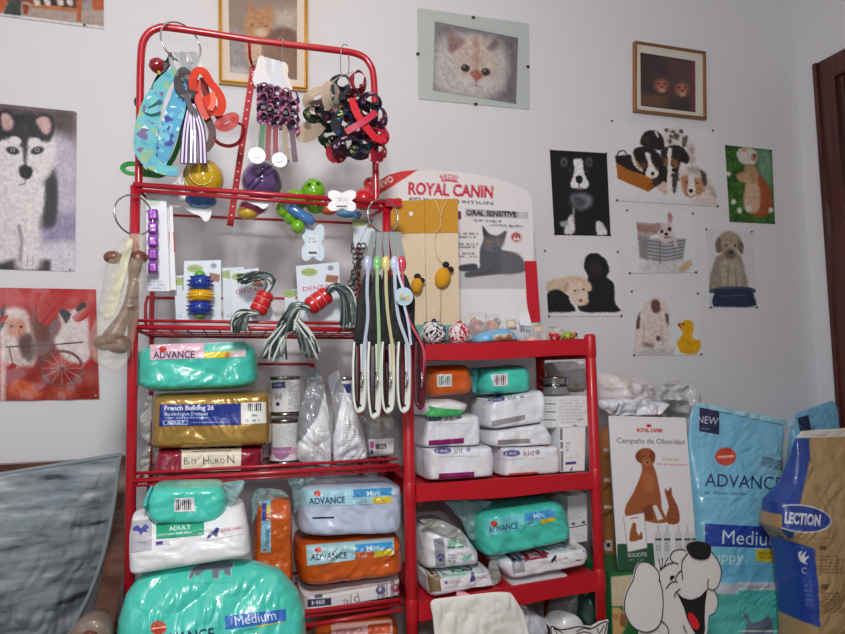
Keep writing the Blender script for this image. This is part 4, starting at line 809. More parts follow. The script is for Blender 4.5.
A = Art([(205, 522), (243, 516), (243, 534), (205, 541)], 2.8, (232, 234, 238)); k = Kr(110, 470, 3.867); A.blob(k(375, 262, 385, 245, 400, 235, 412, 222, 422, 228, 416, 245, 412, 258, 398, 252, 385, 262), (62, 66, 130), .8); A.text('ROYAL CANIN', 221.5, 532.2, 242, 528.5, 2.3, (206, 80, 90), .02); S.patch('dog_emblem', A, GLOSS, t)
A = Art([(155, 541), (171, 539.5), (171, 544), (155, 545.5)], 2.6, (232, 234, 238)); A.rect(156, 541.5, 163, 545, (74, 60, 150), -.7); A.rect(164, 541, 170, 544.4, (196, 200, 214), -.6); S.patch('weight_mark', A, GLOSS, t)
t, S = bag('pet_food_bag', 'small teal food bag with a barcode on its end lying on the white bag', 'pet food bag', [((152, 486), (222, 484.5)), ((146.5, 500), (228, 496)), ((146.5, 514), (227, 511)), ((152, 522.5), (221, 522))], -.745, .17, TEAL, n=9, p=9, q=2.6, seed=12, wr=.006)
A = Art([(174.5, 498.6), (194, 497.6), (195, 511.2), (174, 512.2)], 3, (222, 222, 226)); A.barcode(176, 499.8, 192.5, 510, sk=-.6); S.patch('barcode_label', A, PAPER, t)
flap(t, 'end_seal', [((150, 486), (153, 486)), ((142, 503), (149, 500)), ((146, 512), (149, 512)), ((149, 520), (152, 522))], -.72, TEALSEAL, .04, 5)
flap(t, 'end_seal', [((220, 483), (246, 480)), ((226, 492), (243, 490)), ((226, 508), (232, 508))], -.71, SEALP, .03, 6)
# --- lower tray, right pile
t, S = bag('pet_food_bag', 'small orange food bag standing upright beside the pale blue bag', 'pet food bag', [((260, 496), (290, 495)), ((255, 505), (292, 500)), ((252, 555), (293, 555)), ((253, 610), (293, 606))], -.53, .26, ORANGE, n=9, p=9, q=2.6, seed=14, wr=.006)
A = Art([(262, 500), (270.8, 500), (270.8, 552.5), (260.6, 552.5)], 3, (140, 204, 226)); A.rect(262, 503, 266.5, 521, (60, 70, 160)); A.rect(266.5, 505, 270, 514, (236, 206, 60)); A.rect(266.5, 514, 270, 521, (226, 120, 60)); A.text('ADVANCE', 269.2, 548, 269.4, 525, 4, (50, 60, 110), .01); logo(A, 264.5, 549.5, 1.8); S.patch('label', A, GLOSS, t)
flap(t, 'top_seal', [((257, 488), (283, 490)), ((251, 500), (290, 497)), ((252, 530), (256, 505))], -.50, SEALP, .04, 9)
t, S = bag('pet_food_bag', 'pale blue mini dog food bag lying above the orange bags', 'pet food bag', [((303, 484), (391, 481.5)), ((299, 488), (401.5, 486)), ((297, 505), (403, 505)), ((295.5, 530), (401.5, 529)), ((299, 535.5), (398, 532))], -.535, .27, PALE, n=10, p=9, q=2.6, seed=15, wr=.008)
A = Art([(301.5, 489), (353, 488.3), (353, 505.3), (300, 506)], 2.8, (168, 218, 232)); advance(A, 309, 504.4, 345.5, 502.8, 6.4); logo(A, 317.3, 493.5, 3.4); S.patch('brand_panel', A, GLOSS, t)
A = Art([(353, 489.5), (391.5, 487), (391.5, 503), (353.5, 505)], 2.8, (176, 222, 236)); A.rect(353, 489.5, 391.5, 497.4, (66, 156, 214), -2.2); A.text('Mini', 367, 496.2, 380, 495.4, 5.4, (220, 240, 250), .01); A.text('light', 356, 503.6, 367, 503, 3.6, (110, 130, 160), 0); A.rect(373, 497.3, 391, 504, (228, 206, 50), -1.0); A.tiny(374, 499, 390, 502.4, 1, (120, 100, 20)); S.patch('mini_panel', A, GLOSS, t)
A = Art([(312.5, 517), (334, 516.6), (334, 518.3), (312.5, 518.8)], 2.5, (40, 44, 62)); S.patch('slit_mark', A, GLOSS, t)
flap(t, 'end_seal', [((286, 478), (318, 478)), ((291, 490), (302, 487)), ((295, 515), (298, 510))], -.46, SEALP, .03, 12)
t, S = bag('pet_food_bag', 'orange mini dog food bag lying under the pale blue bag', 'pet food bag', [((303, 539), (398, 533.5)), ((296, 545), (402, 540)), ((294.5, 560), (403, 558)), ((297, 579), (402, 569)), ((304, 585.5), (398, 571.5))], -.535, .27, ORANGE, n=10, p=9, q=2.6, seed=16, wr=.008)
k = Kr(240, 460, 3.644)
A = Art([(306, 545), (394, 537.7), (394, 554.7), (307, 566)], 2.8, (172, 214, 222)); advance(A, *k(258, 366)[0], *k(392, 357)[0], 6.2); logo(A, *k(285, 327)[0], 3.4); A.poly(k(420, 308, 556, 297, 556, 322, 420, 336), (66, 156, 214)); A.text('Mini', *k(462, 330)[0], *k(508, 325)[0], 5, (220, 240, 250), .01); A.poly(k(420, 336, 488, 332, 488, 358, 422, 362), (226, 106, 60)); A.text('Adult', *k(428, 356)[0], *k(465, 353)[0], 3.6, (246, 220, 206), .01); A.poly(k(490, 332, 556, 324, 556, 346, 490, 354), (226, 204, 50))
S.patch('label', A, GLOSS, t)
t, S = bag('food_tray_box', 'long low white and grey box lettered a/d under the orange bag', 'food box', Q((302, 596.5), (403, 580), (403, 595.5), (302, 613.5)), -.512, .24, WBAG, n=30, p=14, seed=17, wr=.0004, kd=.04)
k = Kr(240, 460, 3.644)
A = Art(k(232, 496, 596, 436, 596, 488, 232, 556), 2.6, (228, 226, 228)); A.poly(k(246, 508, 332, 502, 332, 528, 246, 536), (60, 58, 92)); A.text('Hill', *k(262, 528)[0], *k(310, 522)[0], 4, (220, 220, 230), .03); A.poly(k(272, 492, 300, 488, 300, 500, 272, 504), (90, 88, 110)); A.text('a/d', *k(380, 532)[0], *k(440, 514)[0], 9.5, (146, 132, 126), .0)
for x, y, c in ((512, 474, (64, 70, 140)), (566, 466, (200, 60, 96))): A.ell(*k(x, y)[0], 4.8, 4.2, c, -8); A.ell(*k(x-2, y-3)[0], 1.7, 2.2, (230, 230, 236), 30)
A.tiny(*k(500, 492)[0], *k(590, 486)[0], 1, (120, 110, 130), -2); A.poly(k(228, 556, 606, 489, 606, 500, 228, 572), (196, 190, 186)); S.patch('printed_front', A, PAPER, t)
t, S = bag('pet_food_bag', 'orange food bag cut off by the bottom edge under the red lower rail', 'pet food bag', [((318, 622.5), (392, 614.5)), ((313, 630), (399, 624)), ((313, 664), (400, 656))], -.525, .25, ORANGE, n=8, p=9, q=2.6, seed=18, wr=.008)
A = Art([(331, 624.5), (392, 619.5), (393, 634), (331, 638)], 2.6, (238, 186, 178)); A.text('ADVANCE', 336, 634, 363, 631.5, 4.6, (176, 100, 130), .01); A.poly([(368, 624.5), (390, 622.5), (390, 633), (368, 634)], (222, 96, 60)); S.patch('label', A, GLOSS, t)
# ------------------------------------------------------------------ goods hanging on the rack
def hoop3(c, r, n=(0, -1, 0), rt=.0014, seg=40, a0=0, a1=2*math.pi, sx=1.0):
    n = np.array(n, float); n /= np.linalg.norm(n); u = np.cross(n, [0, 0, 1.0]); u /= np.linalg.norm(u); v = np.cross(u, n)
    a = np.linspace(a0, a1, seg, endpoint=abs(a1-a0) < 6.28)
    return np.asarray(c)+r*(np.cos(a)[:, None]*u*sx+np.sin(a)[:, None]*v)
def ringthing(name, label, cat, px, py, Y, rpx, n=(0.25, -1, 0), rt=.0024, sx=1.0, group=None):
    c = P(px, py, Y); r = PX(rpx, Y); t = thing(name, label, cat, c-[0, 0, r], group)
    mb = MB(); p = hoop3(c, r, n, sx=sx); v, f = sweep(p, rt, 8, True); mb.add(v, f)
    mb.ball(p[5], (.004, .004, .004), 0, 10, 6); mb.build('ring', STEEL, t); return t
def strapthing(name, label, cat, group, straps, hang=None, extra=None, part='strap'):
    """straps: list of (points px/py/Y, width in px, material, twist, closed)"""
    p0 = pp(straps[0][0]); lo = p0[p0[:, 2].argmin()]
    t = thing(name, label, cat, lo, group)
    for q in straps:
        pts, wd, m = q[0], q[1], q[2]; tw = q[3] if len(q) > 3 else 0; cl = q[4] if len(q) > 4 else False; pn = q[5] if len(q) > 5 else part
        w3 = pp(pts); MB().ribbon(w3, np.array(wd)*PX(1, pts[0][2]), .0022, tw=tw, sub=6, closed=cl).build(pn, m, t)
    if hang: MB().ribbon(pp(hang), PX(4, hang[0][2]), .0012, tw=.3).build('hanger_loop', CLIPG, t)
    return t
CLIPG = mat('clear_grey_plastic', (170, 180, 186), .2, alpha=.75, coat=.6)
def webbing(name, base, spots, sscale=110): return mat(name, base, .55, spots=[(0, base)]+spots, sscale=sscale)
AQUA = webbing('aqua_paw_webbing', (96, 180, 190), [(.66, (84, 160, 190)), (.82, (140, 180, 130)), (.91, (110, 96, 140)), (.97, (200, 220, 220))], 75)
AQUA2 = webbing('blue_paw_webbing', (84, 160, 196), [(.6, (116, 186, 204)), (.85, (60, 70, 150)), (.94, (200, 230, 240))], 80)
ORW = mat('orange_red_webbing', (206, 52, 22), .5); DRED = mat('dark_red_webbing', (120, 18, 24), .5); DPUR = mat('dark_purple_webbing', (70, 50, 110), .5)
REFL = mat('reflective_white', (236, 224, 244), .3, coat=.3); GRNW = mat('green_webbing', (56, 150, 70), .45); NVY = mat('dark_navy_webbing', (30, 30, 46), .5)
BUCK = mat('buckle_plastic', (26, 28, 34), .35); CHROME = mat('chrome_metal', (220, 222, 226), .15, metal=1)
ringthing('hanging_ring', 'large metal ring hooked over the left of the rack hoop', 'ring', 181, 42.8, -.522, 20, (.6, -1, .1))
# - left bunch
g = 'harnesses and collars on the left ring'
strapthing('dog_harness', 'wide aqua dog harness printed with paws hanging at the left', 'dog harness', g,
  [([(176, 70, -.55), (163, 84, -.57), (153, 104, -.585), (147, 128, -.59), (145.5, 150, -.585), (151, 162, -.58), (165, 170, -.575), (178, 172, -.57)], [7, 12, 17, 20, 19, 14, 11, 9], AQUA, .25),
   ([(180, 74, -.545), (180, 92, -.56), (175, 112, -.575), (168, 134, -.58), (163, 152, -.575), (160, 166, -.57)], [8, 14, 18, 18, 15, 10], AQUA2, -.25, False, 'front_strap'),
   ([(160, 95, -.60), (152, 101, -.61), (146, 106, -.605), (150, 111, -.60), (160, 108, -.60)], 6, AQUA, 0, False, 'side_strap')], [(170, 54, -.53), (172, 64, -.54), (176, 74, -.55)])
for i, (x0, x1) in enumerate(((188, 184), (193, 193), (199, 203))):
    strapthing('reflective_lead', ['leftmost of three white striped reflective leads behind the yellow toy ball', 'middle of three white striped reflective leads', 'right white striped reflective lead next to the dark red harness'][i], 'dog lead', g,
      [([(191+i, 72, -.535), (190+i*1.5, 104, -.55), ((x0+x1)/2, 130, -.56), (x1, 164, -.555)], 7.5, DPUR, .2*(i-1)), ([(189.3+i, 104, -.556), ((x0+x1)/2-1.6, 130, -.566), (x1-2, 163, -.561)], 1.7, REFL, .2*(i-1), False, 'reflective_stripe'), ([(191.5+i, 104, -.556), ((x0+x1)/2+1.6, 130, -.566), (x1+2, 163, -.561)], 1.7, REFL, .2*(i-1), False, 'reflective_stripe')], [(175+i*5, 52, -.53), (181+i*4, 62, -.535), (190+i, 74, -.535)])
strapthing('dog_harness', 'bright orange red harness looped at the right of the left bunch', 'dog harness', g,
  [([(194, 92, -.575), (193, 80, -.585), (197, 71, -.59), (204, 72, -.59), (210, 82, -.585), (218, 92, -.58), (222, 102, -.58), (220, 111, -.585), (213, 111, -.59), (209, 104, -.59), (206, 96, -.585)], 8, ORW, .3),
   ([(196, 80, -.57), (198, 96, -.57), (203, 110, -.57), (209, 118, -.57)], 8, ORW, -.1, False, 'front_strap'), ([(212, 92, -.60), (213.5, 102, -.60), (210, 110, -.60)], 5, mat('bright_orange', (236, 82, 26), .5), 0, False, 'highlight_strap')], [(190, 52, -.53), (194, 60, -.55), (196, 72, -.57)])
strapthing('dog_harness', 'dark red harness with a big loop beside the slotted arm', 'dog harness', g,
  [([(203, 78, -.55), (208, 100, -.555), (216, 112, -.56), (222, 122, -.565)], 7, DRED, .2), ([(218, 124, -.57), (226, 118, -.575), (235, 116, -.575), (233, 124, -.58), (224, 128, -.575)], 7, mat('red_webbing', (170, 30, 26), .5), 0, True, 'chest_strap'),
   ([(233, 122, -.57), (242, 125, -.57), (244, 132, -.565), (239, 142, -.56), (230, 146, -.56), (220, 144, -.56), (213, 138, -.56)], 3.4, DRED, .6, False, 'belly_strap'), ([(207, 118, -.555), (212, 130, -.56), (211, 142, -.56), (205, 150, -.555)], 7, mat('brown_webbing', (84, 58, 56), .6), 0, False, 'side_strap')], [(194, 52, -.53), (199, 62, -.54), (203, 79, -.55)])
strapthing('dog_lead', 'green lead with a round loop sticking out left of the rack post', 'dog lead', g,
  [([(184, 120, -.50), (180, 140, -.50), (172, 160, -.495), (160, 172, -.49), (146, 172, -.485), (138, 165, -.48), (128, 164, -.475), (122.5, 168, -.475), (128, 173, -.478), (140, 174, -.485), (160, 176, -.49), (172, 168, -.495)], 4.5, GRNW, .5), ([(155, 160, -.535), (149, 166, -.535), (155, 172, -.537), (159, 164, -.535)], 5, GRNW, 0, True, 'end_loop')], [(182, 52, -.53), (184, 80, -.51), (184, 121, -.50)])
strapthing('dog_collar', 'dark collar with a clip behind the aqua harness at the left post', 'dog collar', g,
  [([(172, 58, -.50), (160, 76, -.495), (152, 92, -.49), (147, 104, -.49), (139, 106, -.485), (137, 100, -.483), (143, 97, -.485)], 5, NVY, .2)], [(168, 52, -.53), (170, 54, -.51), (172, 59, -.50)])
strapthing('dog_collar', 'black and grey patterned collar in the middle of the left bunch', 'dog collar', g,
  [([(182, 72, -.57), (178, 82, -.575), (182, 92, -.575), (190, 96, -.575), (191, 84, -.575), (187, 74, -.57)], 8, webbing('dark_floral_webbing', (44, 40, 44), [(.7, (110, 100, 100)), (.9, (70, 40, 40))], 60), .2, True), ([(186, 94, -.58), (190, 106, -.58), (197, 113, -.578)], 5, NVY, 0, False, 'tail_strap')], [(184, 52, -.53), (183, 62, -.55), (182, 73, -.57)])
c = P(157, 65.5, -.545); t = thing('bell_toy', 'shiny dark red ball hanging at the top left of the bunch', 'toy', c-[0, 0, .022], g)
MB().ball(c, PX(7.2, -.545), 0, 24, 14, fn=lambda d: 1+.06*np.sin(d[..., 0]*9)*np.sin(d[..., 2]*8)).build('ball', mat('dark_red_gloss', (134, 16, 28), .2, coat=.8), t)
MB().tube([c+[.0, 0, .018], P(166, 62, -.535), P(171, 53, -.53)], .003, 8).build('cord', NVY, t)
MB().tube([c+[.004, -.005, -.016], c+[.008, -.007, -.028]], .004, 8).build('tassel', mat('yellow_cord', (190, 170, 50), .6), t)

# - middle bunch
for (x, y0, y1) in ((256, 64, 72), (281, 39.8, 72)):
    a = P(x, y0, YF); t = thing('wire_hook', 'small wire hook with white tags under the ginger cat picture' if x < 270 else 'thin wire hook over the middle of the rack hoop', 'hook', P(x, y1, YF))
    q = [P(x-4, y0+2, YF), P(x-1, y0-3, YF-.006), P(x+2, y0, YF-.014), P(x+1, y0+10, YF-.014), P(x+1, y1-4, YF-.012), P(x-2, y1, YF-.012), P(x-6, y1-2, YF-.01)]
    v, f = sweep(q, .0013, 8, sub=5); MB().add(v, f).build('wire', STEEL, t)
PLAID = webbing('pink_plaid_webbing', (158, 92, 128), [(.4, (206, 130, 160)), (.65, (64, 54, 92)), (.85, (190, 100, 120))], 130)
PLAID2 = webbing('dark_plaid_webbing', (60, 48, 78), [(.45, (170, 100, 136)), (.7, (40, 34, 52)), (.88, (120, 80, 130))], 130)
TAGW = mat('white_tag', (236, 234, 236), .4)
straps_c = [(62, 112, 74), (130, 34, 44), (126, 30, 40), (150, 130, 110), (90, 60, 80)]
dx = [264, 270, 277, 286, 293]
lab = ['pink checked collar on a white card, leftmost of the middle bunch', 'second pink checked collar from the left in the middle bunch', 'middle pink checked collar of the middle bunch', 'fourth pink checked collar with an orange strap', 'pink checked collar at the right end of the middle bunch']
for i in range(5):
    Y = -.555+.006*(i % 3)-.004*i; x = dx[i]; hx = 258+i*5.5
    t = thing('dog_collar', lab[i], 'dog collar', P(x, 130, Y), 'pink checked collars on the middle hooks')
    # die-cut card
    s_ = [(0, -14), (3, -17), (7, -15), (9, -9), (8, -3), (11, 3), (13, 10), (12, 17), (5, 19), (-2, 15), (-6, 8), (-4, 1), (-2, -6)]
    MB().prism(crom([(hx+a*.95, 72+b*.98+i*1.6) for a, b in s_], 3, True), Y+.008, .0012).build('hang_card', mat('die_cut_card_%d' % i, [(206, 204, 206), (186, 188, 194), (212, 208, 208), (190, 194, 204), (206, 200, 190)][i], .45), t)
    y0 = 87+i*1.8
    for j in range(4):
        yy = y0+j*9.5; MB().ribbon(pp([(x-4, yy+4, Y+.004), (x-3.5, yy-2, Y-.012), (x+1, yy-4, Y-.02), (x+4, yy, Y-.016), (x+4, yy+6, Y-.004), (x, yy+8, Y)]), PX(7, Y), .002, tw=.5, closed=True, n=(.3, -1, .5)).build('band', PLAID if (i+j) % 2 else PLAID2, t)
    MB().box(P(x-1, y0+20, Y-.012)-[.006, .006, .008], P(x-1, y0+20, Y-.012)+[.006, .006, .008]).build('buckle', BUCK, t)
    m = mat('tail_strap_%s' % 'abcde'[i], straps_c[i], .5)
    MB().ribbon(pp([(x-1, 124, Y), (x-2.5+i*.6, 140, Y-.004), (x-4+i*1.6, 162-2*(i % 2), Y-.004)]), PX(5.2, Y), .002).build('lead_strap', m, t)
for x, y, r, m, lb in ((257, 155.5, 8.2, TAGW, 'round white tag with a drawn smile left of the purple ball'), (279.5, 160, 7.4, TAGW, 'round white tag with a drawn smile above the purple ball'), (288.5, 155, 7.5, mat('grey_tag', (176, 170, 172), .5), 'round grey tag behind the right white tag')):
    Y = -.585 if r != 7.5 else -.55; c = P(x, y, Y); t = thing('round_tag', lb, 'tag', c-[0, 0, PX(r, Y)], 'round tags of the pink collars')
    MB().lathe([(0, -.001), (PX(r, Y), -.001), (PX(r, Y), .0006), (0, .0006)], c, (0, 1, 0), 28, smooth=False).build('disc', m, t)
    MB().tube([P(x, y-r+.5, Y), P(x-1, y-r-6, Y+.01), P(x-1, 128, Y+.02)], .0008, 6).build('string', TAGW, t)
    if m is TAGW:
        mb = MB(); a = np.linspace(3.6, 5.9, 12); mb.tube([P(x+3.4*math.cos(q), y-3*math.sin(q)-.6, Y-.0016) for q in a], .0009, 6)
        for e in (-2, 2): mb.ball(P(x+e, y-2.4, Y-.0014), .0016, 0, 8, 6)
        mb.build('smile', mat('tag_ink', (170, 150, 156), .6), t)

# - right bunch
c = P(345, 62, -.525); t = thing('wire_hook', 'metal wire loop over the right of the rack hoop', 'hook', P(345, 74, -.525))
v, f = sweep(pp([(341, 76, -.55), (340.5, 60, -.545), (342, 47, -.538), (344.5, 44.6, -.52), (347.5, 47, -.502), (349, 64, -.515), (348, 78, -.53)]), .0015, 8, sub=5); MB().add(v, f).build('wire', STEEL, t)
rng = random.Random(5)
BEIGE = mat('beige_satin', (186, 166, 146), .3, coat=.4); BFL = [webbing('black_floral_webbing_%s' % n, (22, 22, 30), sp, 120) for n, sp in (('green', [(.7, (30, 90, 80)), (.86, (120, 150, 60)), (.95, (200, 190, 170))]), ('pink', [(.7, (120, 30, 70)), (.86, (60, 40, 100)), (.95, (200, 150, 170))]), ('blue', [(.72, (30, 60, 110)), (.88, (40, 120, 110)), (.96, (190, 200, 120))]))]
MAG = mat('magenta_webbing', (180, 26, 64), .4, coat=.3); RSP = webbing('red_spotted_webbing', (150, 20, 44), [(.8, (230, 180, 190)), (.93, (80, 10, 24))], 120)
spec = [  # cx, cy, rx, ry, tilt, material, label
 (318, 98, 11, 7, 25, BEIGE, 'beige satin collar at the upper left of the right bunch'), (332, 96, 6, 13, 10, BEIGE, 'beige satin collar hanging upright in the right bunch'),
 (315, 113, 9, 6, -10, BFL[0], 'black green flowered collar below the beige one'), (312, 128, 13, 5, 38, BEIGE, 'beige collar with a metal end pointing down left'),
 (342, 84, 9, 8, 0, BFL[2], 'black blue flowered collar at the top of the right bunch'), (358, 82, 7, 10, -10, RSP, 'red spotted collar loop at the top right of the bunch'),
 (344, 104, 10, 8, 20, BFL[0], 'dark green flowered collar in the middle of the right bunch'), (371, 101, 8, 7, -20, BFL[1], 'black pink flowered collar at the right hoop leg'),
 (330, 135, 9, 8, 10, BFL[0], 'dark green flowered collar low left in the right bunch'), (345, 122, 9, 10, -30, BFL[2], 'black blue flowered collar under the green one'),
 (378, 117, 7, 9, 0, BFL[1], 'black pink flowered collar touching the right hoop leg'), (358, 128, 11, 7, 15, RSP, 'red spotted collar at the centre right of the bunch'),
 (375, 133, 11, 7, -25, MAG, 'magenta collar at the right of the bunch'), (348, 145, 12, 7, 5, BFL[1], 'black pink flowered collar at the bottom of the bunch'),
 (360, 150, 9, 6, -10, BFL[2], 'black blue flowered collar at the very bottom of the bunch'), (337, 152, 6, 6, 0, RSP, 'small dark red collar at the bottom left of the bunch'), (377, 150, 7, 8, 20, RSP, 'red spotted collar at the bottom right of the bunch'),
 (352, 98, 9, 8, 35, BFL[1], 'black pink flowered collar behind the crossed magenta straps'), (366, 112, 9, 8, -35, BFL[0], 'dark green flowered collar right of the crossed straps'), (330, 120, 10, 7, 30, BFL[2], 'black blue flowered collar beside the beige collars'),
 (336, 143, 9, 7, -20, BFL[0], 'dark green flowered collar above the small dark red one'), (366, 142, 10, 7, 25, BFL[2], 'black blue flowered collar above the red spotted bottom one'), (327, 108, 8, 8, 5, BFL[1], 'black pink flowered collar right of the beige pair'), (352, 112, 8, 9, 60, RSP, 'red spotted collar in the middle of the bunch')]
for i, (cx, cy, rx, ry, tl, m, lb) in enumerate(spec):
    Y = (-.53-.025*((i*7) % 4)-.004*(i % 3)) if cx < 366 else -.575-.012*(i % 3); a = np.linspace(0, 2*math.pi, 12, endpoint=False); tr = math.radians(tl)
    pts = [(cx+rx*math.cos(q)*math.cos(tr)-ry*math.sin(q)*math.sin(tr)*-1, cy-rx*math.cos(q)*math.sin(tr)*-1*-1+ry*math.sin(q)*math.cos(tr), Y+.018*math.sin(q+i)) for q in a]
    t = strapthing('dog_collar', lb, 'dog collar', 'small collars bunched on the right hook', [(pts, 11, m, .55+.3*(i % 3), True, 'band')])
    MB().box(P(cx+rx*.6, cy+ry*.5, Y)-[.008, .008, .005], P(cx+rx*.6, cy+ry*.5, Y)+[.008, .002, .005]).build('buckle', CHROME if m is BEIGE else BUCK, t)
    if cy < 100 and cx < 366: MB().tube([P(cx, cy-ry, Y), P((cx+345)/2, (cy-ry+78)/2-3, Y+.006), P(344, 75, -.53)], .0012, 6).build('hanger_loop', CLIPG, t)
strapthing('dog_collar', 'plain magenta red collar with crossed straps in the right bunch', 'dog collar', 'small collars bunched on the right hook', [([(352, 98, -.63), (356, 112, -.635), (364, 124, -.635), (376, 138, -.63), (386, 138, -.62)], 8, mat('bright_red_webbing', (200, 24, 44), .45), .1, False, 'band'), ([(346, 132, -.63), (356, 126, -.638), (366, 120, -.638), (376, 112, -.63)], 7, MAG, .2, False, 'cross_strap'), ([(380, 118, -.6), (386, 130, -.6), (387, 137, -.61)], 2, MAG, .8, False, 'thin_cord')])

# --- toys on the top rail
def card(t, pts, Y, m=None, th=.0012, name='hang_card', art=None, dens=2.2):
    if art is None: MB().prism(pts, Y, th).build(name, m or WHITE, t)
    else: sheet(name, art, Y, m or PAPER, t, th)
BLUEC = mat('pale_blue_card', (196, 214, 228), .45)
def toy(name, label, cat, px, py, Y, group=None): return thing(name, label, cat, P(px, py, Y), group)
YT = -.462
t = toy('toy_ball', 'yellow clear toy ball with a white tag on the top rail', 'toy', 203, 200, YT, 'balls on the top rail'); c = P(203.7, 179, YT); r = PX(18.5, YT)
MB().ball(c, r, 0, 36, 20, fn=lambda d: 1+.012*np.cos(d[..., 0]*22)).build('ball', mat('yellow_toy', (206, 168, 30), .12, coat=.8), t)
mb = MB()
for rr in (.55, .85): v, f = sweep(hoop3(c+[-.004, -r*math.sqrt(1-rr*rr)*1.0, 0], r*rr, (0, -1, 0)), .0022, 6, True); mb.add(v, f)
mb.build('raised_rings', mat('yellow_rib', (176, 138, 20), .2, coat=.6), t)
MB().ball(P(201, 200.5, YT+.006), (r*.8, r*.8, r*.42), 0, 24, 12).build('blue_base', mat('blue_toy', (50, 110, 176), .2, coat=.6), t)
card(t, crom([(184, 207), (192, 213), (200, 216), (205, 221.5), (210, 218), (212, 206), (206, 209), (196, 208)], 3, True), YT+.004)
MB().lathe([(0, 0), (PX(9, YT), 0), (PX(9, YT), .0012), (0, .0012)], P(177, 197.5, YT-.006), (0, 1, 0), 28, smooth=False).build('round_tag', TAGW, t)
S = Surf([((180, 172), (190, 166)), ((172, 186), (186, 182)), ((166, 194), (178, 193))], YT-.03, .01, n=4, wr=.004, seed=3); S.body(MB(), 1.2).build('clear_wrapper', CLEAR, t)
t = toy('toy_ball', 'glossy purple toy ball above a yellow one on the top rail', 'toy', 262, 202, YT, 'balls on the top rail'); c = P(262, 181.5, YT); r = PX(19.5, YT)
MB().ball(c, r, 0, 36, 20).build('ball', mat('purple_toy', (96, 70, 120), .1, coat=.9), t)
mb = MB()
for dz in (-.006, .009):
    q = [c+np.array([a*math.cos(.75)-dz*math.sin(.75), -math.sqrt(max(0, (r*1.004)**2-a*a-dz*dz)), a*math.sin(.75)+dz*math.cos(.75)]) for a in np.linspace(-.8*r, .8*r, 16)]; mb.tube(q, .0022, 6)
mb.build('groove_band', mat('dark_purple_toy', (56, 36, 80), .2, coat=.6), t)
card(t, crom([(243, 200), (250, 203), (258, 206), (264, 209), (270, 203), (273, 199), (262, 198)], 3, True), YT-.052)
t = toy('squeaky_toy', 'magenta and yellow toy under the purple ball', 'toy', 249, 219, YT); MB().ball(P(253, 207, YT+.012), (PX(13, YT), PX(11, YT), PX(8, YT))).build('upper_half', mat('magenta_toy', (170, 60, 120), .25, coat=.5), t)
MB().ball(P(248, 212.5, YT+.010), (PX(10, YT), PX(9, YT), PX(7, YT))).build('lower_half', mat('yellow_toy_dull', (206, 166, 50), .25, coat=.5), t)
MB().tube([P(264, 214, YT+.015), P(273, 204, YT+.02), P(280, 198, YT+.02)], .0015, 6).build('string', CLIPG, t)
LIME = mat('lime_toy', (112, 176, 30), .18, coat=.8)
t = toy('squeaky_frog', 'lime green rubber frog hugging a blue bone on the top rail', 'toy', 298, 233, YT)
mb = MB()
for x, y, rx, ry, dy in ((313.5, 191, 12, 12.5, -.02), (296, 200, 12, 11, 0), (315.5, 207, 9, 7, -.015), (283, 209, 6.5, 8, -.01), (298, 226.5, 7, 7, -.02), (292, 216, 9, 9, 0)):
    mb.ball(P(x, y, YT+dy), (PX(rx, YT), PX(rx, YT), PX(ry, YT)), 0, 28, 16)
mb.build('body', LIME, t)
mb = MB()
for x, y in ((309, 184), (318, 183)): mb.ball(P(x, y, YT-.052), PX(2.8, YT), 0, 14, 8)
mb.build('eyes', LIME, t); mb = MB()
for x, y in ((309, 184), (318, 183)): mb.ball(P(x, y, YT-.061), PX(1.2, YT), 0, 10, 6)
v, f = sweep(pp([(306, 194, YT-.057), (313, 197.5, YT-.060), (321, 194, YT-.057)]), .0012, 6, sub=4); mb.add(v, f); mb.build('pupils_and_mouth', BLACK, t)
a, b = P(289, 207, YT-.033), P(314, 223, YT-.033); mb = MB(); mb.tube([a, a*.8+b*.2, a*.5+b*.5, a*.2+b*.8, b], [.011, .017, .015, .017, .010], 14)
mb.build('blue_bone', mat('blue_clear_toy', (70, 120, 180), .12, coat=.8), t)
MB().ball(P(290, 206, YT-.024), (PX(6, YT),)*3).build('bone_knob', mat('pale_blue_toy', (150, 180, 210), .15, coat=.8), t)
t = toy('squeaky_toy', 'orange toy half hidden behind the lime frog', 'toy', 328, 216, YT+.03); MB().ball(P(328, 209, YT+.04), (PX(9, YT), PX(8, YT), PX(6.5, YT))).build('body', mat('orange_toy', (226, 110, 70), .3, coat=.4), t); MB().ball(P(328, 203, YT+.03), (PX(4, YT), PX(4, YT), PX(4, YT))).build('knob', mat('pink_toy', (190, 60, 130), .3, coat=.4), t)
def bonecard(label, cx, cy, hw, hh, Y, vert, m, seed):
    s_ = [(-1, -.8), (-.7, -1), (-.3, -.9), (0, -.72), (.3, -.9), (.7, -1), (1, -.8), (1, -.3), (.72, 0), (1, .3), (1, .8), (.7, 1), (.3, .9), (0, .74), (-.3, .9), (-.7, 1), (-1, .8), (-1, .3), (-.72, 0), (-1, -.3)]
    t = toy('hang_card', label, 'card', cx, cy+hh, Y); MB().prism(crom([(cx+a*hw, cy+b*hh) for a, b in s_], 3, True), Y, .0014).build('card', m, t)
    A = Art([(cx-hw*.5, cy-hh*.45), (cx+hw*.5, cy-hh*.45), (cx+hw*.5, cy+hh*.75), (cx-hw*.5, cy+hh*.75)], 2.4, (212, 222, 230) if m is BLUEC else (228, 228, 230)); A.tiny(cx-hw*.4, cy-hh*.3, cx+hw*.4, cy+hh*.05, 2, (120, 110, 120)); A.rect(cx-hw*.4, cy+hh*.5, cx+hw*.35, cy+hh*.62, (40, 44, 60)); sheet('print', A, Y-.0014, PAPER, t, .0006)
    MB().tube([P(cx, cy-hh*.7, Y), P(cx-2, cy-hh-5, Y+.01)], .0009, 6).build('tie', CLIPG, t)
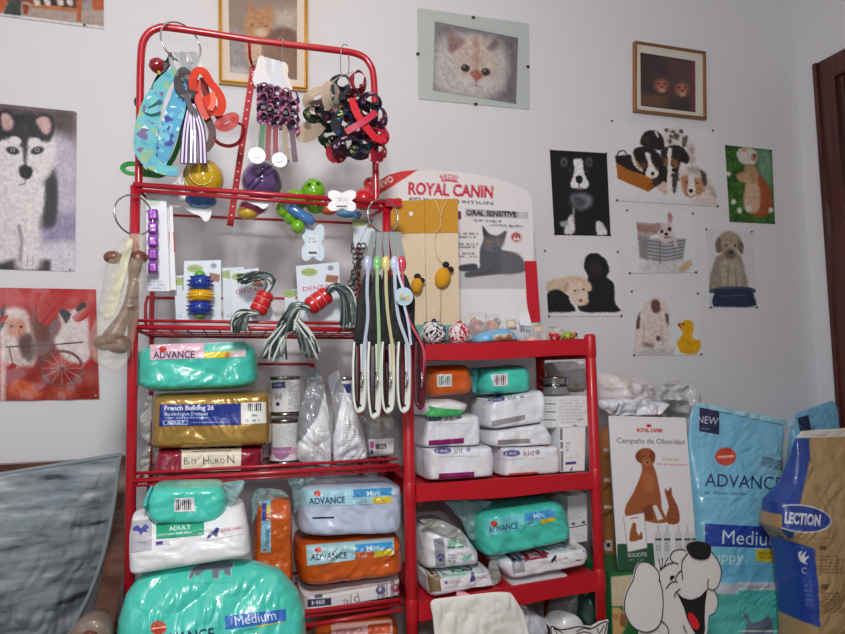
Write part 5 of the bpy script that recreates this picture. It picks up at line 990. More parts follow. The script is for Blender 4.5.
bonecard('white bone shaped card between the frog and the red toy', 342, 200.5, 13.5, 10.5, YT-.10, False, TAGW, 1)
bonecard('pale blue bone shaped card hanging under the lime frog', 313, 242.5, 11, 18.5, YT-.01, True, BLUEC, 2)
REDT = mat('red_toy', (206, 30, 40), .2, coat=.7)
t = toy('squeaky_toy', 'red spiky rubber toy at the right end of the top rail', 'toy', 364, 211, YT); c = P(364, 199.5, YT-.02); r = PX(10.5, YT)
mb = MB(); mb.ball(c, r, 0, 28, 16)
for th in np.linspace(.3, 2.8, 7):
    for ph in np.linspace(0, 6.28, int(3+8*math.sin(th)), endpoint=False): mb.ball(c+r*np.array([math.sin(th)*math.cos(ph), math.sin(th)*math.sin(ph), math.cos(th)]), .0024, 0, 6, 4)
mb.build('body', REDT, t); mb = MB(); mb.ball(P(371, 184, YT+.03), (PX(8, YT), PX(7, YT), PX(7.5, YT))); mb.ball(P(368, 191, YT+.01), (PX(5, YT),)*3); mb.build('tail', REDT, t)
t = toy('squeaky_toy', 'blue rubber toy behind the red toy under the top rail', 'toy', 352, 220, YT+.05); mb = MB(); mb.ball(P(346, 214, YT+.05), (PX(10, YT), PX(7, YT), PX(4, YT))); mb.ball(P(357, 215, YT+.05), (PX(5, YT), PX(5, YT), PX(4.5, YT))); mb.build('body', mat('blue_grey_toy', (90, 150, 196), .25, coat=.5), t)

# --- middle level cards and toys
def cardart(corners, pink=True, seed=1):
    A = Art(corners, 2.4, (206, 216, 226)); c = np.array(corners, float)
    def q(u, v): return (c[0]*(1-u)+c[1]*u)*(1-v)+(c[3]*(1-u)+c[2]*u)*v
    A.ell(*q(.3, .13), 8, 4, (150, 170, 96), 0, .8); A.tiny(*q(.14, .1), *q(.46, .16), 1, (70, 90, 50))
    A.poly([q(.7, .2), q(.98, .24), q(.95, .36), q(.66, .32)], (140, 90, 60), 1); A.ell(*q(.8, .09), 3, 2.6, (130, 140, 150), 0, 1)
    if pink: A.text('DENTAL', *q(.14, .46), *q(.86, .44), 4.2, (176, 60, 90), .0)
    A.tiny(*q(.12, .86), *q(.6, .95), 2, (130, 140, 160)); return A
t = toy('dental_toy', 'blue and yellow spiky dental toy on a pale card', 'dog toy', 202, 322, -.50)
sheet('card', cardart([(184, 261), (221, 260), (221, 321.5), (183, 322)], False), -.49, PAPER, t, .0015)
def spiky(cx, cy, rpx, hpx, col, nm, nsp=26, rows=4):
    c = P(cx, cy, -.515); r = PX(rpx*.8, -.5); h = PX(hpx, -.5); mb = MB(); mb.ball(c, (r, r, h), 0, 24, 14)
    for i in range(rows):
        z = (i-(rows-1)/2)/(rows/2)*.8
        for j in range(nsp):
            a = 2*math.pi*(j+.5*(i % 2))/nsp; rr = math.sqrt(1-z*z); d = np.array([math.cos(a)*rr, math.sin(a)*rr, z]); p = c+d*[r, r, h]
            mb.tube([p-d*.002, p+d*[.007, .007, .004]], [.0022, .0006], 5)
    mb.build('spiky_ring', mat(nm, col, .3, coat=.4), t)
spiky(200.5, 283, 12.5, 8.5, (30, 60, 150), 'spiky_blue'); spiky(200.5, 295.5, 13.5, 6.5, (226, 176, 24), 'spiky_yellow'); spiky(200, 308, 13, 8, (34, 64, 150), 'spiky_blue')
for y, r, nm in ((275, 5, 'top_cap'), (313.5, 5.5, 'bottom_cap')): MB().ball(P(200, y, -.515), (PX(r, -.5), PX(r, -.5), PX(r*.9, -.5))).build(nm, mat('green_cap', (84, 170, 50), .25, coat=.5), t)
ROPE = [mat('rope_grey', (104, 118, 114), .9), mat('rope_white', (206, 210, 206), .9), mat('rope_dark', (44, 54, 56), .9)]
def tuft(t, name, pts, rpx, Y, n=46, spread=1.0, seed=0, mats=None):
    """frayed rope: many strands along a path, widening to its end"""
    rg = random.Random(seed); w = pp([(a, b, Y) for a, b in pts]); mb = MB(); r = PX(rpx, Y)
    for i in range(n):
        a = rg.uniform(0, 6.28); q = math.sqrt(rg.random()); o = np.array([math.cos(a), math.sin(a)*.7, math.sin(a)*.7])*q*r
        wob = rg.uniform(0, 6); L = len(w)
        path = [w[j]+o*(.35+spread*.9*j/(L-1))+np.array([math.sin(wob+j*1.7), math.cos(wob+j*1.3), math.sin(wob*2+j*1.5)])*r*.22*(j/(L-1)+.2) for j in range(L)]
        v, f = sweep(path, .0029, 5, sub=3); mb.add(v, f, rg.choice([0, 0, 1, 2, 2]))
    mb.build(name, mats or ROPE, t)
def rubber(t, a, b, r, Y, name='rubber_body'):
    A, B = P(*a, Y), P(*b, Y); prof = []; L = np.linalg.norm(B-A); R = PX(r, Y)
    for i in range(25):
        s_ = i/24; k = 1-.14*(abs(math.sin(s_*math.pi*3)) < .25)*(0.1 < s_ < .9); k *= min(1, .72+2.5*min(s_, 1-s_)); prof.append((R*k, L*s_))
    mb = MB(); mb.lathe([(0, 0)]+prof+[(0, L)], A, B-A, 28); mb.build(name, mat('red_rubber', (196, 30, 38), .3, coat=.3), t)
    mb = MB()
    for s_ in (1/3, 2/3): mb.lathe([(R*.9, -.0012), (R*.93, 0), (R*.9, .0012)], A+(B-A)*s_, B-A, 28)
    mb.build('groove_ring', mat('pale_red', (226, 140, 140), .4), t)
t = toy('rope_toy', 'red rubber toy with grey rope ends on a tilted card', 'dog toy', 250, 326, -.52, 'red dental rope toys on cards')
sheet('card', cardart([(230, 271), (258, 268), (276, 320), (233, 322)], True, 2), -.48, PAPER, t, .0015)
rubber(t, (257, 313), (267, 292), 8.5, -.535)
tuft(t, 'rope_end', [(266, 292), (271, 283), (268, 277), (256, 276), (243, 281)], 6.5, -.55, 46, .8, 1); tuft(t, 'rope_end', [(256, 313), (246, 313), (240, 318), (238, 329)], 8, -.565, 46, .9, 2)
t = toy('rope_toy', 'red rubber toy with rope tufts hanging over the rail', 'dog toy', 318, 330, -.52, 'red dental rope toys on cards')
sheet('card', cardart([(296, 266), (339, 262), (341, 320), (299, 322)], True, 3), -.48, PAPER, t, .0015)
rubber(t, (308, 308), (329, 293), 9, -.535)
tuft(t, 'rope_end', [(329, 292), (335, 287), (344, 290), (350, 305), (350, 326)], 8, -.565, 50, .9, 3); tuft(t, 'rope_end', [(307, 308), (297, 305), (290, 316), (286, 328)], 9, -.57, 60, .8, 4)
tuft(t, 'rope_tassel', [(287, 322), (280, 334), (276, 344), (272, 356)], 10, -.575, 56, .9, 5); tuft(t, 'rope_tassel', [(293, 318), (302, 330), (308, 340), (312, 351)], 9, -.575, 52, .9, 6)
for x0, x1, y0, lb in ((222, 244, 268, 'pale card standing behind the tilted rope toy card'), (174, 186, 276, 'pale card leaning left of the spiky toy'), (284, 300, 290, 'pale card behind the hanging rope tufts'), (352, 374, 219, 'pale toy card behind the ring at the right post')):
    y1 = 320 if y0 > 250 else 247; Yc = -.44
    t = toy('hang_card', lb, 'card', (x0+x1)/2, y1, Yc); sheet('card', cardart([(x0, y0), (x1, y0-1), (x1+1, y1), (x0+2, y1)], False), Yc, PAPER, t, .0015)
    MB().tube([P((x0+x1)/2, y0+1, Yc), P((x0+x1)/2+1, y0-6, Yc+.008)], .0008, 6).build('hanger', CLIPG, t)
# purple cube strip
t = toy('dental_treat_strip', 'strip of purple cubes on a white card beside the left post', 'dog treats', 156, 291, -.50)
sheet('card', (lambda A: (A.ell(154, 202, 6, 4, (190, 206, 186)), A.tiny(148, 280, 168, 290, 3, (130, 150, 170)), A)[-1])(Art([(146, 191), (166, 191), (170, 291), (147, 291)], 2, (222, 228, 236))), -.49, PAPER, t, .0015)
for i in range(5):
    y = 214.5+i*13.2; a = P(148, y-5.8, -.525); b = P(157.5, y+5.8, -.525)
    mb = MB(); S = Surf([((147.5, y-5.8), (158, y-5.8)), ((147.5+.2, y+5.8), (158+.3, y+5.8))], -.53, .03, n=8, p=5, wr=.0015, seed=i); S.body(mb, 1.2).build('cube', mat('purple_cube', (142, 56, 176) if i != 3 else (110, 34, 150), .25, coat=.6), t)
    A = Art([(150, y-3.5), (155.5, y-3.5), (155.7, y+3.5), (150.2, y+3.5)], 3, (188, 120, 214)); A.ell(153, y, 2, 2.4, (150, 70, 180), 0, 1); S.patch('mark', A, GLOSS, t)
for i, (x0, x1) in enumerate(((164, 170), (169, 174))):
    t = toy('hang_card', ['white card right behind the purple cube strip', 'thin white card with red edge near the purple cubes'][i], 'card', x1, 290, -.46); card(t, [(x0, 194), (x1-2, 194), (x1+2, 290), (x0+2, 290)], -.46-.01*i, name='card'); MB().prism([(x1-1, 232), (x1, 232), (x1+1.4, 252), (x1, 252)], -.463-.01*i, .001).build('red_mark', mat('red_ink', (170, 30, 50), .5), t)
    MB().tube([P(x0+2, 195, -.46-.01*i), P(x0+1, 188, -.5)], .0008, 6).build('hanger', CLIPG, t)
# bone in bag on ring
ringthing('hanging_ring', 'large metal ring on the left post holding the bagged bone', 'ring', 134, 215, -.555, 18.5, (.75, -1, .05), sx=1)
t = toy('bagged_bone', 'big chewing bone in a clear plastic bag on the left ring', 'dog chew', 115, 372, -.58)
k = Kr(80, 190, 3.34)
rows = [tuple(k(150, 140, 205, 140)), tuple(k(115, 170, 215, 165)), tuple(k(85, 235, 220, 215)), tuple(k(70, 320, 217, 300)), tuple(k(50, 420, 195, 420)), tuple(k(20, 500, 180, 500)), tuple(k(22, 560, 168, 560)), tuple(k(60, 598, 145, 600))]
S = Surf(rows, -.63, .085, n=5, p=4, q=2, wr=.012, seed=21, thin=[.15, .6, 1, 1, 1, 1, .7, .3]); FILM = mat('bag_film', (226, 222, 200), .12, alpha=.22, coat=1, bump=.8, bscale=45)
S.body(MB(), 1.0).build('clear_bag', FILM, t)
bm = MB(); a = [k(*q)[0] for q in ((185, 240), (180, 290), (172, 340), (160, 390), (138, 440), (112, 485), (98, 508))]
v, f = sweep([P(x, y, -.588) for x, y in a], [.020, .013, .012, .013, .017, .024, .024], 18, sub=4); bm.add(v, f)
for x, y, r in ((110, 225, 8), (195, 225, 8.5), (155, 232, 9)): bm.ball(P(*k(x, y)[0], -.588), (PX(r, -.59), PX(r*.8, -.59), PX(r*.75, -.59)), 0, 20, 12)
for x, y, r in ((80, 510, 9), (130, 515, 11)): bm.ball(P(*k(x, y)[0], -.588), (PX(r, -.59), PX(r*.8, -.59), PX(r*.8, -.59)), 0, 20, 12)
bm.build('bone', mat('chew_bone', (112, 64, 50), .4, coat=.4, var=.35, vscale=22, bump=.3, bscale=40), t)
S2 = Surf([tuple(k(150, 165, 185, 160)), tuple(k(125, 270, 160, 250)), tuple(k(100, 350, 140, 340)), tuple(k(70, 440, 120, 420))], -.625, .012, n=4, wr=.006, seed=5); S2.body(MB(), 1.2).build('paper_strip', mat('cream_paper', (216, 212, 184), .4, alpha=.8), t)
v, f = sweep(pp([k(205, 145)[0]+(-.6,), k(200, 160)[0]+(-.61,), k(205, 190)[0]+(-.625,), k(212, 205)[0]+(-.62,)]), [.006, .009, .008, .004], 10, sub=4); MB().add(v, f).build('twisted_neck', FILM, t)
# chain collar at the right
t = toy('chain_collar', 'dark metal chain collar hanging beside the leads', 'dog collar', 352, 320, -.55); mb = MB()
for j in range(3):
    for i in range(15):
        x = 352.5+j*4+3*math.sin(i*.5+j); y = 246+i*5.2; c = P(x, y, -.55-.006*j); v, f = sweep(hoop3(c, .0085, (math.cos(i*1.57+j), -.6, math.sin(i)*.3), seg=12), .0022, 6, True); mb.add(v, f)
mb.build('chain', mat('dark_chain', (96, 96, 96), .3, metal=.9), t)
MB().tube(pp([(358, 246, -.555), (364, 232, -.56), (370, 222, -.565)]), .0012, 6).build('tie', CLIPG, t)
# --- lead bundle on the right
ringthing('hanging_ring', 'metal ring on the right rail end holding the padded leads', 'ring', 383, 216, -.60, 17.5, (.3, -1, .05))
LB = -.615; PAD = mat('black_padding', (16, 16, 18), .7); g = 'padded dog leads on the right ring'
clipc = [('lilac', (180, 184, 222)), ('green', (130, 196, 120)), ('yellow', (226, 206, 130)), ('pale blue', (190, 198, 230)), ('red', (206, 66, 90))]
ribc = [(180, 192, 212), (158, 188, 150), (198, 194, 150), (188, 200, 216), (196, 84, 100)]
topx = [374, 380, 386, 392, 398]; clx = [368, 377.5, 386, 394.5, 402]; botx = [358.5, 373.5, 387, 403, 418]; boty = [411, 416.5, 411.5, 411, 408]; padx = [364, 375.5, 387, 397.5, 409]
for i in range(5):
    Y = LB-.010*(i % 2)-.003*i; nm, cc = clipc[i]
    t = toy('dog_lead', 'black padded dog lead with a %s clip, %s' % (nm, ['leftmost of the bundle', 'second from the left in the bundle', 'in the middle of the bundle', 'second from the right in the bundle', 'rightmost of the bundle'][i]), 'dog lead', botx[i], boty[i], Y, g)
    cm = mat('lead_clip_'+nm.replace(' ', '_'), cc, .2, coat=.7); rm = mat('lead_ribbon_'+nm.replace(' ', '_'), ribc[i], .45)
    MB().ribbon(pp([(topx[i], 232, Y+.01), (topx[i]*.6+clx[i]*.4, 244, Y+.004), (clx[i]+1, 258, Y)]), PX(6, Y), .0016).build('hanger_tab', mat('grey_tab', (150, 158, 160), .3, alpha=.85), t)
    MB().ball(P(clx[i], 264, Y-.004), (PX(4.6, Y), PX(3, Y), PX(8.5, Y)), 0, 18, 12).build('clip', cm, t)
    MB().ribbon(pp([(clx[i], 268, Y-.010), (clx[i]+(botx[i]-clx[i])*.1, 290, Y-.014), (clx[i]+(botx[i]-clx[i])*.25+2, 318, Y-.014), (botx[i]+5.5, 350, Y-.012), (botx[i]+5, 385, Y-.01)]), PX([3.2, 3.4, 3.2, 3.4, 2.6][i], Y), .002, tw=.15).build('ribbon', rm, t)
    px_ = padx[i]; S = Surf([((clx[i]-4, 274), (clx[i]+5, 274)), ((px_-7, 300), (px_+6.5, 300)), ((px_-8.5, 325), (px_+6, 325)), ((botx[i]-6, 346), (botx[i]+7.5, 346))], Y, .014, n=6, p=4, q=2, wr=.002, seed=i); S.body(MB(), 1.2).build('padded_handle', PAD, t)
    bx, by = botx[i], boty[i]
    lo_ = [(bx-4.5, 342, Y-.006), (bx-5.5, 365, Y-.008), (bx-5, 395, Y-.008), (bx-2.5, by-2, Y-.008), (bx+1.5, by-1, Y-.008), (bx+4.5, by-8, Y-.008), (bx+5.2, 370, Y-.006), (bx+4.6, 344, Y-.004)]
    if i == 4: lo_ = [(x*.72+bx*.28+1, y, q) for x, y, q in lo_]
    MB().ribbon(pp(lo_), PX(6, Y), .005, n=(.35, -1, .0), tw=1.15).build('loop', [mat('white_webbing', (226, 228, 222), .5), mat('red_loop', (96, 22, 40), .5)][i == 4], t)
    li = [(x*.62+bx*.38, min(y, by-7), q+.006) for x, y, q in lo_]
    MB().ribbon(pp(li), PX(5, Y), .004, n=(.35, -1, 0), tw=1.15).build('loop_lining', PAD, t)
    MB().tube(pp([(bx+3, 372, Y-.02), (bx+4.5, 380, Y-.024), (bx+3, 388, Y-.022)]), .0032, 8).build('snap_hook', CHROME, t)
c = P(404, 296.5, LB-.05); t = toy('round_tag', 'round pale blue tag hanging among the padded leads', 'tag', 404, 306, LB-.05)
v = [(0, -.001), (PX(9.4, -.66), -.001), (PX(9.4, -.66), .0008), (0, .0008)]; MB().lathe(v, c, (0, 1, 0), 30, smooth=False).build('disc', mat('tag_blue', (186, 208, 222), .4), t)
A = Art([(398, 293), (410, 293), (410, 301), (398, 301)], 2.4, (186, 208, 222)); A.blob([(399, 299), (402, 294), (405, 297), (409, 295), (409, 300)], (200, 180, 110), 1.4); A.ell(403, 299, 3, 1.3, (110, 140, 170)); sheet('print', A, LB-.053, PAPER, t, .0006)
MB().ribbon(pp([(403, 288, LB-.048), (399, 276, LB-.04), (397, 262, LB-.03)]), PX(2.4, -.66), .001).build('strap', mat('tag_strap', (196, 206, 230), .4), t)
MB().ribbon(pp([(404, 305, LB-.048), (408, 322, LB-.045), (411, 345, LB-.04)]), PX(2.6, -.66), .001).build('tail', mat('tag_strap', (196, 206, 230), .4), t)
# ------------------------------------------------------------------ the red plastic shelf unit
YS, YB2 = -0.54, -0.18
XSL, XSR = P(409.5, 480, YS)[0], P(595.5, 480, YS)[0]
su = thing('plastic_shelf_unit', 'red plastic shelf unit with three boards full of food packs', 'shelf unit', ((XSL+XSR)/2, (YS+YB2)/2, 0))
zt = lambda px, py, Y=YS: float(P(px, py, Y)[2])
ZT = zt(595, 336)+.006
for X in (XSL, XSR):
    for Y in (YS, YB2):
        b = np.array([X, Y, 0]); mb = MB(); mb.lathe([(0, 0), (.017, 0), (.017, ZT-.004), (.013, ZT), (0, ZT)], b, seg=18)
        for px_, py_ in ((410, 352), (410, 494), (410, 611)) if X == XSL else ((590, 347), (598, 479), (601, 579)):
            z = zt(px_, py_); mb.lathe([(.017, -.034), (.0186, -.030), (.0186, .030), (.017, .034)], b+[0, 0, z], seg=18)
        mb.build('post', REDP, su)
def board(l0, r0, l1, r1, wave, nm='shelf_board'):
    """front apron between the posts: top edge l0-r0, bottom edge l1-r1 in photo pixels"""
    a, b, c, d = [P(*q, YS-.012) for q in (l0, r0, r1, l1)]
    a[0] = d[0] = XSL+.017; b[0] = c[0] = XSR-.012
    n = 24; s_ = np.linspace(0, 1, n); top = a+(b-a)*s_[:, None]; bot = d+(c-d)*s_[:, None]
    bot[:, 2] += np.interp(s_, np.linspace(0, 1, len(wave)), wave)*.004
    mb = MB()
    for k in range(n-1):
        mb.hexa([top[k], top[k+1], bot[k+1], bot[k]], [q+[0, .012, 0] for q in (top[k], top[k+1], bot[k+1], bot[k])])
    e = np.array([0, YB2-YS+.024, 0]); dk = np.array([0, 0, .010])
    h_ = np.array([.011, .012, -.012]); mb.hexa([a+h_, b+h_, b-dk+h_, a-dk+h_], [a+e, b+e, b+e-dk, a+e-dk])
    mb.hexa([a+e, b+e, c+e, d+e], [a+e+[0, .01, 0], b+e+[0, .01, 0], c+e+[0, .01, 0], d+e+[0, .01, 0]])
    for q, r in ((a+h_, d+h_), (b+h_-[.006, 0, 0], c+h_-[.006, 0, 0])): mb.hexa([q, q+e, r+e, r], [q+[.006, 0, 0], q+e+[.006, 0, 0], r+e+[.006, 0, 0], r+[.006, 0, 0]])
    mb.build(nm, REDP, su)
W_ = [0, 0, -.3, -1, -1.4, -1.4, -1, -.2, .4, .4, 0]
board((418, 345), (585, 338.5), (418, 360.5), (585, 355), [0, 0, -.5, -1, -1, -1, -.6, 0, .3, .3, 0])
board((416, 485), (595, 472), (416, 502), (595, 489), W_)
board((416, 603.5), (598, 572.5), (416, 622), (598, 591), [0, 0, .6, 1, .6, -.4, -.6, 0, .4, 0, 0])

HB = plastic('white_food_bag', (230, 232, 238), .35, 30, .35, .35)
# --- upper compartment
t, S = bag('pet_food_bag', 'orange food bag end with a barcode on the white packs', 'pet food bag', [((425, 366), (467, 364)), ((422, 376), (471, 374)), ((422, 388), (472, 386)), ((426, 398), (469, 395))], -.50, .26, ORANGE, n=9, p=5, seed=31, wr=.005)
A = Art([(436.6, 374.7), (451.6, 374), (452, 386.3), (437, 387)], 3, (220, 222, 216)); A.barcode(439, 376, 450, 385, (90, 120, 130)); S.patch('barcode_label', A, PAPER, t)
flap(t, 'end_seal', [((464, 366), (472, 372)), ((466, 388), (474, 392))], -.46, ORSEAL, .03, 3)
t, S = bag('pet_food_bag', 'teal food bag end with a barcode beside the orange one', 'pet food bag', [((477, 368), (524, 364)), ((474, 378), (529, 374)), ((474, 388), (529.5, 386)), ((478, 396), (526, 393))], -.50, .26, TEAL, n=9, p=5, seed=32, wr=.006)
A = Art([(492.8, 374), (507.5, 373.6), (508, 385.6), (493.3, 386.4)], 3, (224, 222, 222)); A.barcode(494.4, 375, 506.5, 385, (110, 70, 90)); S.patch('barcode_label', A, PAPER, t)
flap(t, 'end_seal', [((469, 369), (479, 368)), ((471, 390), (477, 394))], -.45, TEALSEAL, .03, 4)
def hills(A, x, y, txt, tc, w=17, sl=-.03):
    A.poly([(x-w/2, y-2), (x-w/4, y-3.6), (x, y-4.4), (x+w/4, y-4), (x+w/2, y-2.6), (x+w/2, y+1), (x+w/4, y+2.8), (x, y+3.2), (x-w/4, y+3), (x-w/2, y+1.6)], (150, 150, 196)); A.poly([(x-w/2+.8, y-1.6), (x, y-3.2), (x+w/2-.8, y-2), (x+w/2-.8, y+.6), (x, y+2.2), (x-w/2+.8, y+1)], (58, 58, 120)); A.text('Hill', x-w*.36, y+1.2, x+w*.36, y+.6, 2.6, (220, 222, 240), .02)
    A.text(txt, x+w*.72, y+2, x+w*.72+(7.5 if txt == 'i/d' else 10), y+1.4, 5.6, tc, .0); A.ell(x+w*.72+13.5, y-1.6, 2, 2, (70, 74, 130)); A.ell(x+w*.72+13.5, y-1.6, 1, 1, (210, 214, 230)); return A
SLATE, VIO, SALM = (74, 82, 88), (132, 24, 100), (206, 92, 78)
t, S = bag('pet_food_bag', 'white food bag with a purple bottom strip under the orange bag', 'pet food bag', [((416, 416), (476, 413)), ((414, 430), (477, 428)), ((414, 447), (477, 444.5))], -.515, .28, HB, n=14, p=14, q=3, seed=33, wr=.005)
S.patch('logo_panel', hills(Art([(422, 414.5), (470, 413.5), (470, 423), (422, 424)], 2.8, (230, 232, 238)), 433, 418.5, 'i/d', SLATE), GLOSS, t)
A = Art([(428.7, 440.5), (463.8, 438), (463.8, 443.2), (428.7, 445.6)], 2.6, VIO); S.patch('colour_strip', A, GLOSS, t)
t, S = bag('pet_food_bag', 'white bag with a green folded end on the white packs', 'pet food bag', [((414, 402), (450, 398)), ((413, 410), (470, 404)), ((414, 416.5), (466, 413))], -.52, .2, HB, n=8, p=4, seed=34, wr=.007)
S2 = Surf([((428, 405), (440, 409)), ((430, 410), (463, 409.5)), ((423, 415.5), (463, 413.5)), ((430, 417.5), (455, 416.5))], -.545, .02, n=8, p=4, wr=.004, seed=2); S2.body(MB(), 1.2).build('green_fold', mat('green_print', (62, 170, 92), .4, coat=.3), t)
t, S = bag('pet_food_bag', 'tilted white food bag with a grey strip under the teal bag', 'pet food bag', [((480, 399), (538, 388)), ((477, 408), (541, 398)), ((478, 425), (542, 416)), ((482, 429), (540, 422))], -.505, .27, HB, n=12, p=14, q=3, seed=35, wr=.005)
A = hills(Art([(484, 397), (532, 388.5), (532, 396), (484, 404)], 2.8, (230, 232, 238)), 496, 399.5, 'i/d', SLATE); S.patch('logo_panel', A, GLOSS, t)
A = Art([(491.8, 421), (525, 414.5), (525, 419.5), (491.8, 426.5)], 2.6, (150, 146, 144)); S.patch('colour_strip', A, GLOSS, t)
t, S = bag('pet_food_bag', 'crumpled white food bag between the tilted bag and the red edged one', 'pet food bag', [((484, 430), (540, 422)), ((481, 440), (547, 434)), ((483, 446.5), (548, 444))], -.515, .27, HB, n=12, p=14, q=3, seed=36, wr=.008)
A = Art([(497.7, 440), (530, 438.5), (530, 443), (497.7, 445)], 2.6, (150, 140, 136)); S.patch('colour_strip', A, GLOSS, t)
t, S = bag('pet_food_bag', 'front white food bag with a purple strip on the left of the middle board', 'pet food bag', [((418, 446.5), (489, 444.5)), ((418, 460), (491, 458)), ((420, 479.5), (490, 475))], -.53, .27, HB, n=18, p=14, q=3, seed=37, wr=.004)
S.patch('logo_panel', hills(Art([(430, 444), (480, 443.5), (480, 456), (430, 457)], 2.8, (230, 232, 238)), 442.5, 451, 'i/d', SLATE), GLOSS, t)
A = Art([(438.6, 473.6), (474, 471.6), (474, 477), (438.6, 479)], 2.6, VIO); S.patch('colour_strip', A, GLOSS, t)
t, S = bag('pet_food_bag', 'front white food bag with a red edge lettered kid', 'pet food bag', [((491, 446), (553, 444)), ((492, 460), (555, 458)), ((492, 475.5), (555, 471.8))], -.53, .27, HB, n=18, p=14, q=3, seed=38, wr=.003)
S.patch('logo_panel', hills(Art([(500, 447), (546, 446), (546, 458.5), (500, 459.5)], 2.8, (230, 232, 238)), 511.5, 453.7, 'kid', (150, 74, 70)), GLOSS, t)
A = Art([(492, 445.5), (551, 444.6), (551, 446.4), (492, 447.2)], 2.6, SALM); S.patch('edge_strip', A, GLOSS, t)
A = Art([(508.5, 473.2), (538, 471.5), (538, 474.2), (508.5, 476)], 2.6, SALM); S.patch('colour_strip', A, GLOSS, t)
c = P(555.5, 394, -.42)
for i, (y0, y1) in enumerate(((377, 387), (386, 394.5))):
    b = P(555.5, y1, -.42); h = P(555.5, y0, -.42)[2]-b[2]; R = PX(15.2, -.42)
    t = thing('metal_bowl', ['upper ribbed steel bowl of the stacked pair', 'lower ribbed steel bowl of the stacked pair'][i], 'bowl', b, 'stacked steel bowls')
    mb = MB(); ph = 72; a = np.linspace(0, 2*math.pi, ph, endpoint=False); rib = 1+.022*np.sign(np.sin(a*18)); prof = [(.78, 0), (.84, .12), (.88, .8), (.93, .86), (1.0, .9), (1.0, .97), (.95, .97), (.88, .85), (.80, .15), (.0, .12)]
    v = np.array([[b[0]+R*r*(rib[j] if .1 < z < .85 else 1)*math.cos(a[j]), b[1]+R*r*math.sin(a[j])*(rib[j] if .1 < z < .85 else 1), b[2]+h*z+.001] for r, z in prof for j in range(ph)])
    mb.add(v, [(q*ph+j, q*ph+(j+1) % ph, (q+1)*ph+(j+1) % ph, (q+1)*ph+j) for q in range(len(prof)-1) for j in range(ph)]+[tuple(range(ph-1, -1, -1))]); mb.build('bowl_body', STEEL, t)
    v, f = sweep(hoop3(b+[0, 0, h*.93], R, (0, 0.0001, 1)), .0022, 8, True); MB().add(v, f).build('rim', STEEL, t)
def carton(label, quad, Y, depth, art=None, col=(228, 230, 232), cat='carton', name='medicine_carton', group=None, inset=0.6):
    q = [P(x, y, Y) for x, y in quad]; b = (q[2]+q[3])/2
    t = thing(name, label, cat, (b[0], Y+depth/2, min(q[2][2], q[3][2])), group)
    MB().hexa(q, [p+np.array([0, depth, 0]) for p in q]).build('box_body', mat('carton_%d_%d_%d' % col, col, .5), t)
    if art is not None: sheet('printed_front', art, Y-.0008, PAPER, t, .0006)
    return t
for i in range(4):
    y0 = 397+i*8
    A = Art([(541.5, y0+.6), (555.6, y0+.2), (555.9, y0+7.4), (542, y0+7.6)], 2.4, (214, 216, 218)); A.tiny(542, y0+1, 555, y0+6, 3, (130, 134, 140), 0, .4); A.line([(541, y0+7), (556, y0+6.8)], (90, 92, 98), 1)
    carton(['top', 'second', 'third', 'lowest'][i]+' thin white carton of the stack under the steel bowls', [(541, y0), (556, y0-.4), (556.3, y0+7.6), (541.5, y0+7.9)], -.49, .14, A, (210, 212, 214), group='thin cartons under the bowls')
A = Art([(557, 397.5), (588, 396), (588, 425.5), (557.5, 427)], 2.4, (228, 229, 230)); A.tiny(559, 399, 586, 424, 8, (170, 174, 180), -.6, .5); A.rect(573, 425, 577, 427, (70, 90, 140)); A.poly([(578, 419), (583, 418), (583, 420), (578, 421)], (150, 170, 190))
carton('white upright carton right of the thin cartons', [(556.6, 396.8), (588.4, 395.5), (588.4, 426.2), (557.2, 427.4)], -.50, .2, A)
A = Art([(559.5, 428.5), (585, 427.5), (584, 470), (561.5, 471.4)], 2.4, (232, 233, 234)); A.rect(560, 428, 562.6, 440, (120, 124, 128)); A.rect(560.4, 442, 563, 448.5, (120, 124, 128)); A.rect(560.8, 451, 563.2, 472, (120, 124, 128)); A.tiny(566, 438, 570, 452, 4, (120, 124, 140)); A.poly([(565.5, 462.2), (576, 461.4), (576, 464), (565.5, 464.8)], (62, 64, 120)); A.line([(570, 474), (572, 468), (570, 472), (574, 473)], (50, 54, 80), 1.2); A.tiny(566, 454, 582, 459, 2, (190, 196, 206))
carton('tall white carton with grey marks below the upright carton', [(559, 428), (585.5, 427), (584.5, 470.5), (561, 472)], -.51, .2, A)
t, S = bag('paper_roll_pack', 'grey plastic wrapped pack behind the steel bowls', 'pack', [((548, 362), (584, 361)), ((553, 375), (588, 375)), ((558, 392), (588, 393))], -.34, .14, mat('grey_wrap', (206, 200, 200), .35, coat=.4, bump=.5, bscale=30), n=6, p=4, seed=40, wr=.008)
flap(t, 'fold', [((552, 362), (584, 361)), ((560, 372), (586, 368))], -.35, WBAG, .012, 4)
